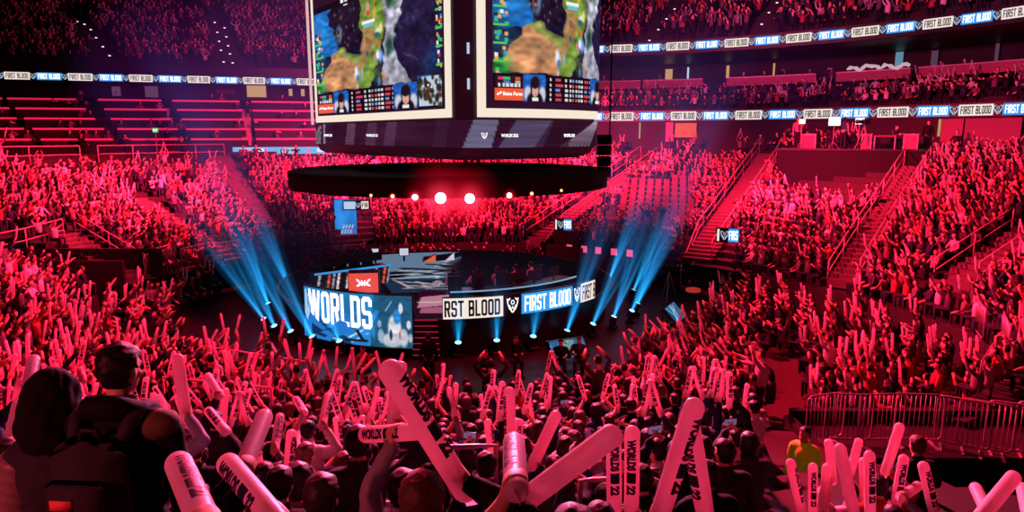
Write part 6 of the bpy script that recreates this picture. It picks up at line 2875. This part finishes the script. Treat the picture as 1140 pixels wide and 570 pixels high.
hand_person('spectator with two sticks beside the orange-haired head', left=((960, 500), (962, 556), 7.2, .08, 'plain pink stick between the printed upright ones', 2.0), right=((1007, 506), (994, 580), 6.4, .09, 'printed stick tilted right beside the orange-lit head', .4), top='charcoal', vox=.013)
hand_person('orange-lit head of a spectator in a dark jersey below the barriers', head=(1021, 497), D=7.6, hairc='brown', top='black', vox=.013)
hand_person('spectator holding one dark printed stick beside the black entrance', left=((1027, 514), (1043, 584), 6.0, .09, 'printed stick tilted left at the edge of the black entrance', .6), top='black', vox=.013)
hand_person('spectator at the lower right corner swinging a smooth stick', left=((1131, 528), (1086, 582), 4.6, .10, 'smooth pink stick sloping up right at the lower right corner', 2.6), top='black')
hand_person('spectator half cut off at the right edge with one stick', right=((1139, 541), (1150, 590), 4.8, .10, 'smooth pink stick cut off by the right edge of the view', 2.6), top='red')
hand_person('spectator tilting a stick left under the black entrance', left=((1085, 541), (1103, 578), 5.6, .09, 'smooth pink stick tilted left below the black entrance', 2.6), top='navy', vox=.013)
hand_person('spectator resting a stick low beside the dark printed one', right=((1023, 540), (1000, 556), 6.6, .09, 'short pink stick lying low left of the dark printed one', 2.2), top='grey', vox=.013)


# ------------------------------------------------------------------ crew and players from the shared poses
def crew(label, loc, rz, k, top, hairc='black', scale=1.0):
    root = empty('person', loc, rz, label, 'person')
    root.scale = (scale,) * 3
    link_person(PROTO[k][2], root, top, hairc)
    return root


STAND = Pose(seated=False)
PROTO.append(('standing', STAND, make_person_meshes(STAND, .014, 'short', 'long'), 'short'))
STYPE = Pose(seated=True, wl=(-.16, .42, .80), wr=(.16, .42, .80), lean=.12)
PROTO.append(('typing', STYPE, make_person_meshes(STYPE, .014, 'short', 'long'), 'short'))
SAIM = Pose(seated=False, wl=(-.10, .42, 1.38), wr=(.12, .34, 1.40), head=(0, .1))
PROTO.append(('filming', SAIM, make_person_meshes(SAIM, .014, 'cap', 'long'), 'cap'))
K_ST, K_TY, K_FI = 10, 11, 12
# players and their chairs
b = MB()
b.box((0, -.02, .46), (.50, .50, .09), bev=.04)
CH1 = b.mesh('seat', M_desk)
b = MB()
b.box((0, -.27, .88), (.48, .10, .76), bev=.05)
CH2 = b.mesh('backrest', M_desk)
b = MB()
b.tube([(0, 0, .08), (0, 0, .42)], .03, 8)
for a in range(5):
    t = 2 * PI * a / 5
    b.tube([(0, 0, .09), (.28 * math.cos(t), .28 * math.sin(t), .04)], .02, 6)
CH3 = b.mesh('star_base', M_blackm)
NTH = ('first', 'second', 'third', 'fourth', 'fifth')
for (q, rz, i, side) in PLAYERS:
    desk = 'curved desk behind the strip' if side == 'right' else 'striped left desk'
    c = empty('gaming_chair', (q[0], q[1], DECK), rz + (PI if side == 'right' else PI), 'black gaming chair at the %s, %s along it' % (desk, NTH[i]), 'chair', 'gaming chairs on the stage')
    for nm, me in (('seat', CH1), ('backrest', CH2), ('star_base', CH3)):
        new_obj(nm, me, c)
    crew('player with a headset at the %s, %s along it' % (desk, NTH[i]), (q[0], q[1], DECK), rz + PI, K_TY, 'white' if side == 'right' else 'navy')
# camera platform crew
def on_plat(px, dep, label, k, top, hc='black', turn=0.0):
    p = plat_pt(px, dep)
    crew(label, p, facing(p) + PI + turn, k, top, hc)
    return p


on_plat(887, -.6, 'presenter lit in warm light on the near end of the camera platform', K_ST, 'grey', 'brown', .6)
on_plat(893, .5, 'second presenter beside the warm-lit one on the camera platform', K_ST, 'red', 'black', -.5)
on_plat(939, -.3, 'grey-shirted crew member standing in the middle of the camera platform', K_ST, 'grey', 'black', PI * .9)
on_plat(924, .9, 'crew member in black at the back of the camera platform', K_ST, 'black')
on_plat(996, .2, 'crew member sitting at a desk on the camera platform', K_TY, 'charcoal', 'black', .8)
p = plat_pt(1033, .3)
crew('guard in black standing beside the camera platform at the stepped aisle', (p.x, p.y, bowl_z(p.x, p.y)), facing(p) + PI, K_ST, 'black')
for px_, dep, w_, lb in ((928, -1.0, .62, 'white lit panel lamp on a stand at the middle of the camera platform'), (956, -1.0, .45, 'white lit panel lamp on a stand right of the standing crew member'), (892, -1.1, .34, 'small white lit panel lamp over the warm-lit presenters')):
    p = plat_pt(px_, dep)
    root = empty('panel_lamp', p, facing(p), lb, 'lamp')
    b = MB()
    b.tube([(0, .05, 0), (0, .05, 1.35)], .025, 6)
    for a in range(3):
        t = 2 * PI * a / 3
        b.tube([(0, .05, .4), (.35 * math.cos(t), .05 + .35 * math.sin(t), 0)], .015, 5)
    b.build('stand', M_steel, root)
    b = MB()
    b.box((0, .04, 1.55), (w_ + .06, .06, w_ * .8 + .04))
    b.build('casing', M_blackm, root)
    b = MB()
    b.box((0, 0, 1.55), (w_, .02, w_ * .8))
    b.build('lit_face', E_white, root)
for px_, lb, w_ in ((902, 'pink-lit equipment crate on the camera platform beside the presenters', .75), (966, 'low pink-lit equipment crate in the middle of the camera platform', .5), (986, 'red-lit desk on the camera platform before the seated crew member', 1.1), (1015, 'equipment crate at the aisle end of the camera platform', .7)):
    p = plat_pt(px_, -.5)
    root = empty('crate' if 'crate' in lb else 'desk', p, PLAT_RZ, lb, 'crate' if 'crate' in lb else 'desk')
    b = MB()
    if 'crate' in lb:
        b.box((0, 0, .42), (w_, .6, .84), bev=.03)
        b.build('crate_body', mat('crate_shell', (140, 70, 95), .6), root)
        b = MB()
        for sx in (-1, 1):
            b.box((sx * w_ * .48, -.30, .42), (.05, .03, .86))
        b.box((0, -.30, .80), (w_, .03, .05))
        b.build('edge_rails', M_steel, root)
    else:
        b.box((0, 0, .72), (w_, .6, .05))
        b.build('desk_top', M_fascia, root)
        for sx in (-1, 1):
            b = MB()
            b.box((sx * w_ * .46, 0, .35), (.05, .55, .70))
            b.build('leg', M_steel, root)


def tripod_camera(loc, rz, lb, h=1.5):
    root = empty('video_camera', loc, rz, lb, 'camera')
    for a in range(3):
        t = 2 * PI * a / 3 + .5
        b = MB()
        b.tube([(0, 0, h - .15), (.42 * math.cos(t), .42 * math.sin(t), 0)], [.03, .02], 6)
        b.build('tripod_leg', M_steel, root)
    b = MB()
    b.box((0, -.05, h), (.22, .5, .26), bev=.03)
    b.build('camera_body', M_blackm, root)
    b = MB()
    b.lathe([(.08, .2), (.10, .5), (.12, .62)], 14, Matrix.Translation((0, 0, h)) @ Matrix.Rotation(-PI / 2, 4, 'X'))
    b.build('camera_lens', M_blackm, root, True)
    b = MB()
    b.box((0, -.3, h + .2), (.16, .05, .12))
    b.build('viewfinder', M_blackm, root)
    return root


p = plat_pt(962, -1.1)
tripod_camera(p, math.atan2(SY - p.y, SX - p.x) - PI / 2, 'video camera on a pale tripod at the front of the camera platform')
# camera operators on the dark floor to the right of the stage
p = atz(752, 333, 0)
crew('camera operator in black on the dark floor beside the stepped aisle', p, facing(p) + PI + .7, K_FI, 'black')
p2 = atz(769, 331, 0)
crew('second operator in black behind the floor camera beside the stepped aisle', p2, facing(p2) + PI + 1.0, K_ST, 'black')
p3 = atz(744, 334, 0)
tripod_camera(p3, math.atan2(SY - p3.y, SX - p3.x) - PI / 2, 'floor camera on a tripod beside the stepped aisle')
q = atz(771, 338, 0)
root = empty('stool', q, 0, 'stool with an orange-lit round seat beside the floor camera', 'stool')
b = MB()
b.lathe([(.30, .56), (.33, .60), (.33, .66), (.29, .70)], 20)
b.build('seat', mat('orange_seat', (235, 100, 70), .6, emit=(235, 70, 50), strength=.4), root)  # stool added to carry an orange glow, put in as emission
for a in range(3):
    t = 2 * PI * a / 3
    b = MB()
    b.tube([(.2 * math.cos(t), .2 * math.sin(t), .57), (.28 * math.cos(t), .28 * math.sin(t), 0)], .02, 6)
    b.build('leg', M_blackm, root)
# staff on the dark floor before the stage
for (x, y, k, tp, lb, t_) in ((478, 432, K_ST, 'black', 'staff member in black standing at the foot of the stage stairs', PI), (573, 416, K_TY, 'black', 'stage manager in black sitting on the dark floor before the strip', .3), (624, 419, K_TY, 'black', 'operator in black at the left of the big tilted floor screen', 0), (644, 416, K_TY, 'charcoal', 'operator in charcoal at the right of the big tilted floor screen', 0),
                            (408, 428, K_TY, 'red', 'photographer crouching on the dark floor below the display wall', -.6), (540, 433, K_TY, 'charcoal', 'crew member sitting alone on the dark floor behind the crowd', .2)):
    p = atz(x, y, 0)
    crew(lb, p, facing(p) + PI + t_, k, tp, scale=.95)
# steward in a yellow vest
p = aty(897, 484, 10.2)
root = crew('steward in a bright yellow vest below the steel barriers', (p.x, p.y, p.z - 1.65), facing(p) + PI - .5, K_ST, 'black')
for ch in root.children:
    if ch.name.startswith('top'):
        ch.material_slots[0].material = mat('hivis_cloth', (190, 190, 40), .7, emit=(170, 170, 20), strength=.06)
b = MB()
P_ = STAND
b.tube([(-.16, -.02, 1.18), (0, -.145, 1.18), (.16, -.02, 1.18)], .02, 6)
b.tube([(-.11, -.12, 1.42), (-.10, -.15, 1.15), (-.10, -.13, 1.0)], .018, 6)
b.tube([(.11, -.12, 1.42), (.10, -.15, 1.15), (.10, -.13, 1.0)], .018, 6)
b.build('reflective_bands', mat('vest_band', (40, 40, 44), .5), root)
HAND.append((p.x, p.y, .7))
def blocked(s):
    x, y, z = s[0], s[1], s[2]
    dd = math.hypot(x, y)
    u = proj((x, y, z + 1.2))[0]
    if dd < 4.9 or (u > 850 and dd < 7.6 and z > .5):
        return True
    for hx, hy, hr in HAND:
        if math.hypot(x - hx, y - hy) < hr:
            return True
    return False


SPOTS = [s for s in SPOTS if not blocked(s)]
SPOTS.sort(key=dist)
N_IND = 300 - N_HAND_PEOPLE
N_STK = 300 - N_HAND_STICKS
rng = random.Random(5)
TOPK = list(TOPC)[:6]
HK = list(HAIRC)
tops_w = [.34, .2, .16, .12, .1, .08]


def area_of(x, y):
    u, v, _ = proj((x, y, bowl_z(x, y) + 1.1))
    if u < 250:
        return 'below the dark side entrance'
    if u < 470:
        return 'before the WORLDS wall'
    if u < 700:
        return 'before the FIRST BLOOD strip'
    if u < 880:
        return 'before the red floor'
    return 'below the steel barriers'


ns = 0
n_ind = 0
rest = []
for s in SPOTS:
    x, y, z, hd, zone = s
    if n_ind >= N_IND or zone not in ('near', 'floor'):
        rest.append(s)
        continue
    k = rng.choices(range(10), [9, 7, 6, 9, 24, 15, 8, 2, 4, 6] if dist(s) > 9 else [1, 1, 1, 5, 40, 22, 6, 0, 5, 1])[0]
    if y < 6.5 and k == 7:
        k = 4
    if math.hypot(x - CX, y - CY) < 16.5 and k in (0, 1, 2, 7, 9) and rng.random() < .85:
        k = 5
    ds, P, meshes, hair = PROTO[k]
    tc = rng.choices(TOPK, tops_w)[0]
    hc = rng.choices(HK, [.6, .28, .12])[0]
    sc = rng.uniform(.94, 1.05)
    rz = hd + rng.uniform(-.18, .18)
    ar = area_of(x, y)
    act = ['raising two sticks in a V', 'clapping two sticks overhead', 'holding one stick high', 'in a cap holding two sticks low', 'sitting with short hair', 'sitting with long hair', 'clapping bare hands', 'standing with sticks high', 'filming with a phone', 'tilting two sticks'][k]
    lb = '%s-haired fan in %s, %s, %s' % (hc.replace('dark brown', 'dark-brown'), tc, act, ar)
    root = empty('person', (x, y, z), rz, lb, 'person', lb)
    root.scale = (sc,) * 3
    link_person(meshes, root, tc, hc)
    n_ind += 1
    M = Matrix.Translation((x, y, z)) @ Matrix.Rotation(rz, 4, 'Z') @ Matrix.Scale(sc, 4)
    for sd, d in P.stick.items():
        if ns >= N_STK:
            break
        pc = P.hand_frame(sd)[0]
        wd = (M.to_3x3() @ d).normalized()
        base = M @ pc - wd * .07
        sl = 'white cheering stick %s %s' % (['held in a raised V', 'clapped overhead', 'held high alone', 'held low before a chest', '', '', '', 'held high by a standing fan', '', 'tilted to one side'][k], ar)
        sl = sl.replace(' in the seats', ' in the seats')
        stick_at(base, wd, sl, sl, toward=(0, 0, EYE), spin=rng.uniform(-1.3, 1.3), scale=.84)
        ns += 1
    if k == 8:
        hc_ = (P.hand_frame('l')[0] + P.hand_frame('r')[0]) / 2 + Vector((0, .02, .06))
        ph = dup(PHONE, M @ hc_, rz, 'dark phone held up by a filming fan ' + ar, 'phones held up')

# ------------------------------------------------------------------ everyone else: one mass of people, one mass of sticks
nrng = np.random.default_rng(3)
M_mskin = ramp_mat('crowd_skin', [(214, 160, 138), (196, 140, 118), (170, 118, 96), (222, 172, 150)], .6, 'tint2')
M_mhair = ramp_mat('crowd_hair', [(16, 11, 12), (30, 20, 18), (60, 36, 28), (18, 12, 13), (12, 9, 10)], .6, 'tint')
M_mtop = ramp_mat('crowd_tops', [(26, 22, 28), (190, 176, 182), (60, 54, 62), (120, 108, 116), (30, 34, 60), (150, 50, 60), (52, 46, 52), (84, 78, 88), (18, 16, 20), (100, 70, 80)], .85, 'tint3')


def mass(spots, lows, name, label, stick_p, get_scale=None):
    V, Fq, Fm, Ts = [], [], [], []
    SV, SF_ = [], []
    nv = sv = 0
    sizes = []
    for (x, y, z, hd, zone) in spots:
        lo = lows[zone]
        front = zone == 'near' and math.hypot(x - CX, y - CY) < 15.8 and abs(polar(x, y)[0] + 90) < 27
        if front and nrng.random() < .93:
            lo = LOW_SIT
        (v, f, m), (s_v, s_f) = lo[nrng.integers(len(lo))]
        sc = nrng.uniform(.93, 1.07) * (.92 if zone in ('bowl', 'loge', 'club') else 1)
        a = hd + nrng.normal(0, .25)
        mir = -1 if nrng.random() < .5 else 1
        R = np.array([[math.cos(a), -math.sin(a), 0], [math.sin(a), math.cos(a), 0], [0, 0, 1]])
        tr = lambda q: ((q * np.array([mir, 1, 1])) @ R.T) * sc + np.array([x, y, z])
        V.append(tr(v))
        if mir > 0:
            Fq += [tuple(i + nv for i in t) for t in f]
        else:
            Fq += [tuple(i + nv for i in reversed(t)) for t in f]
        Fm.append(m)
        Ts.append(np.tile(nrng.random(3), (len(v), 1)))
        nv += len(v)
        if len(s_v) and nrng.random() < (stick_p * .5 if front else stick_p):
            SV.append(tr(s_v))
            SF_ += [tuple(i + sv for i in t) for t in s_f]
            sv += len(s_v)
    me = bpy.data.meshes.new(name)
    me.from_pydata(np.concatenate(V).tolist(), [], Fq)
    for m_ in (M_mskin, M_mhair, M_mtop, M_trou):
        me.materials.append(m_)
    me.polygons.foreach_set('material_index', np.concatenate(Fm).astype(np.int32))
    me.polygons.foreach_set('use_smooth', np.ones(len(Fq), bool))
    T = np.concatenate(Ts)
    for k, nm in enumerate(('tint', 'tint2', 'tint3')):
        at = me.attributes.new(nm, 'FLOAT', 'POINT')
        at.data.foreach_set('value', T[:, k].astype(np.float32))
    me.update()
    o = new_obj(name, me)
    tag(o, label, 'crowd', kind='stuff')
    return SV, SF_


by = {'near': LOW, 'floor': LOW, 'bowl': LOW[:4] + LOW_FAR[:1] + LOW_FAR[2:5] + LOW_FAR[2:3] + LOW_FAR[8:] + LOW_SIT[:2], 'upper': LOW_FAR, 'club': LOW_SIT + LOW_SIT + LOW[:4], 'suite': LOW_SIT, 'loge': LOW_SIT}
print('CROWD individuals', n_ind, 'rest', len(rest), 'sticks', ns)
SV, SF_ = mass(rest, by, 'crowd', 'dense red-lit crowd filling the bowl and the upper tiers around the stage', .5)
o_ = 0
me = bpy.data.meshes.new('crowd_sticks')
me.from_pydata(np.concatenate(SV).tolist(), [], SF_)
me.materials.append(M_stick)
me.polygons.foreach_set('use_smooth', np.ones(len(SF_), bool))
me.update()
tag(new_obj('crowd_sticks', me), 'mass of small white cheering sticks raised by the more distant crowd', 'cheering sticks', kind='stuff')

for ch in list(PHONE.children):
    bpy.data.objects.remove(ch)
bpy.data.objects.remove(PHONE)
# ================================================================== LIGHT
w = bpy.data.worlds.new('world')
SC.world = w
w.use_nodes = True
w.node_tree.nodes['Background'].inputs[0].default_value = (.25, .015, .07, 1)
w.node_tree.nodes['Background'].inputs[1].default_value = .05


def area(name, loc, to, size, power, col, spread=PI):
    l = bpy.data.lights.new(name, 'AREA')
    l.shape = 'DISK'
    l.size = size
    l.energy = power
    l.color = col
    l.spread = spread
    o = bpy.data.objects.new(name, l)
    o.location = loc
    o.rotation_euler = (Vector(to) - Vector(loc)).to_track_quat('-Z', 'Y').to_euler()
    COL.objects.link(o)
    return o


RED = (1.0, .016, .072)
for k in range(8):
    a = math.radians(22.5 + 45 * k)
    c, s = math.cos(a), math.sin(a)
    near = s < -.3
    R_ = 12.5 if s > .3 else 8.5
    area('flood_lamp', (CX + R_ * c, CY + R_ * s, 11.5), (CX + 22 * c, CY + 22 * s, 1.5), 0.7, 7200 if not near else 5200, RED, 1.65)
# added dim magenta fill for the upper tiers, no visible lamp
for x, y, tx, ty, pw in ((-8, 40, -24, 64, 850), (8, 36, 18, 58, 1050), (12, 28, 34, 44, 1400)):
    area('tier_wash', (x, y, 13.5), (tx, ty, 18), 1.0, pw, (1.0, .09, .32), 1.7)
area('rear_crowd_lamp', (-2.5, 37.6, 5.3), (-2.5, 47, 2.5), 1.0, 3000, RED)  # added fill to brighten the crowd behind the stage
for x in (-11, 6):  # added fill pair that reddens the floor before the stage
    area('floor_lamp', (x, 19.5, 9.5), (-2.5 + (x + 2.5) * .6, 21.5, 0), 1.0, 420, RED, 1.6)
area('desk_wash', (1.6, 28.6, 5.2), (1.2, 27.0, 1.4), 1.5, 70, (.45, .68, 1.0))  # added cool fill to lift the players' side of the deck
# spill of the scoreboard's pale screens over the near seats, and an added weak fill from behind them, no real lamp
area('screen_spill', (-.6, 22.6, 10.8), (1, 3, 5.2), 3.0, 560, (.66, .48, 1.0), 1.1)
area('rear_flood', (-6, -3, 9), (-1.7, 3.0, 5.6), .6, 22, (1.0, .10, .15), .75)
# cool wash on the stage deck
area('stage_wash', (SX, SY + 2, 5.2), (SX, SY, 1.4), 2.0, 45, (.35, .6, 1.0))


# ------------------------------------------------------------------ haze in the hall: soft emissive shells, the lit look put into their material
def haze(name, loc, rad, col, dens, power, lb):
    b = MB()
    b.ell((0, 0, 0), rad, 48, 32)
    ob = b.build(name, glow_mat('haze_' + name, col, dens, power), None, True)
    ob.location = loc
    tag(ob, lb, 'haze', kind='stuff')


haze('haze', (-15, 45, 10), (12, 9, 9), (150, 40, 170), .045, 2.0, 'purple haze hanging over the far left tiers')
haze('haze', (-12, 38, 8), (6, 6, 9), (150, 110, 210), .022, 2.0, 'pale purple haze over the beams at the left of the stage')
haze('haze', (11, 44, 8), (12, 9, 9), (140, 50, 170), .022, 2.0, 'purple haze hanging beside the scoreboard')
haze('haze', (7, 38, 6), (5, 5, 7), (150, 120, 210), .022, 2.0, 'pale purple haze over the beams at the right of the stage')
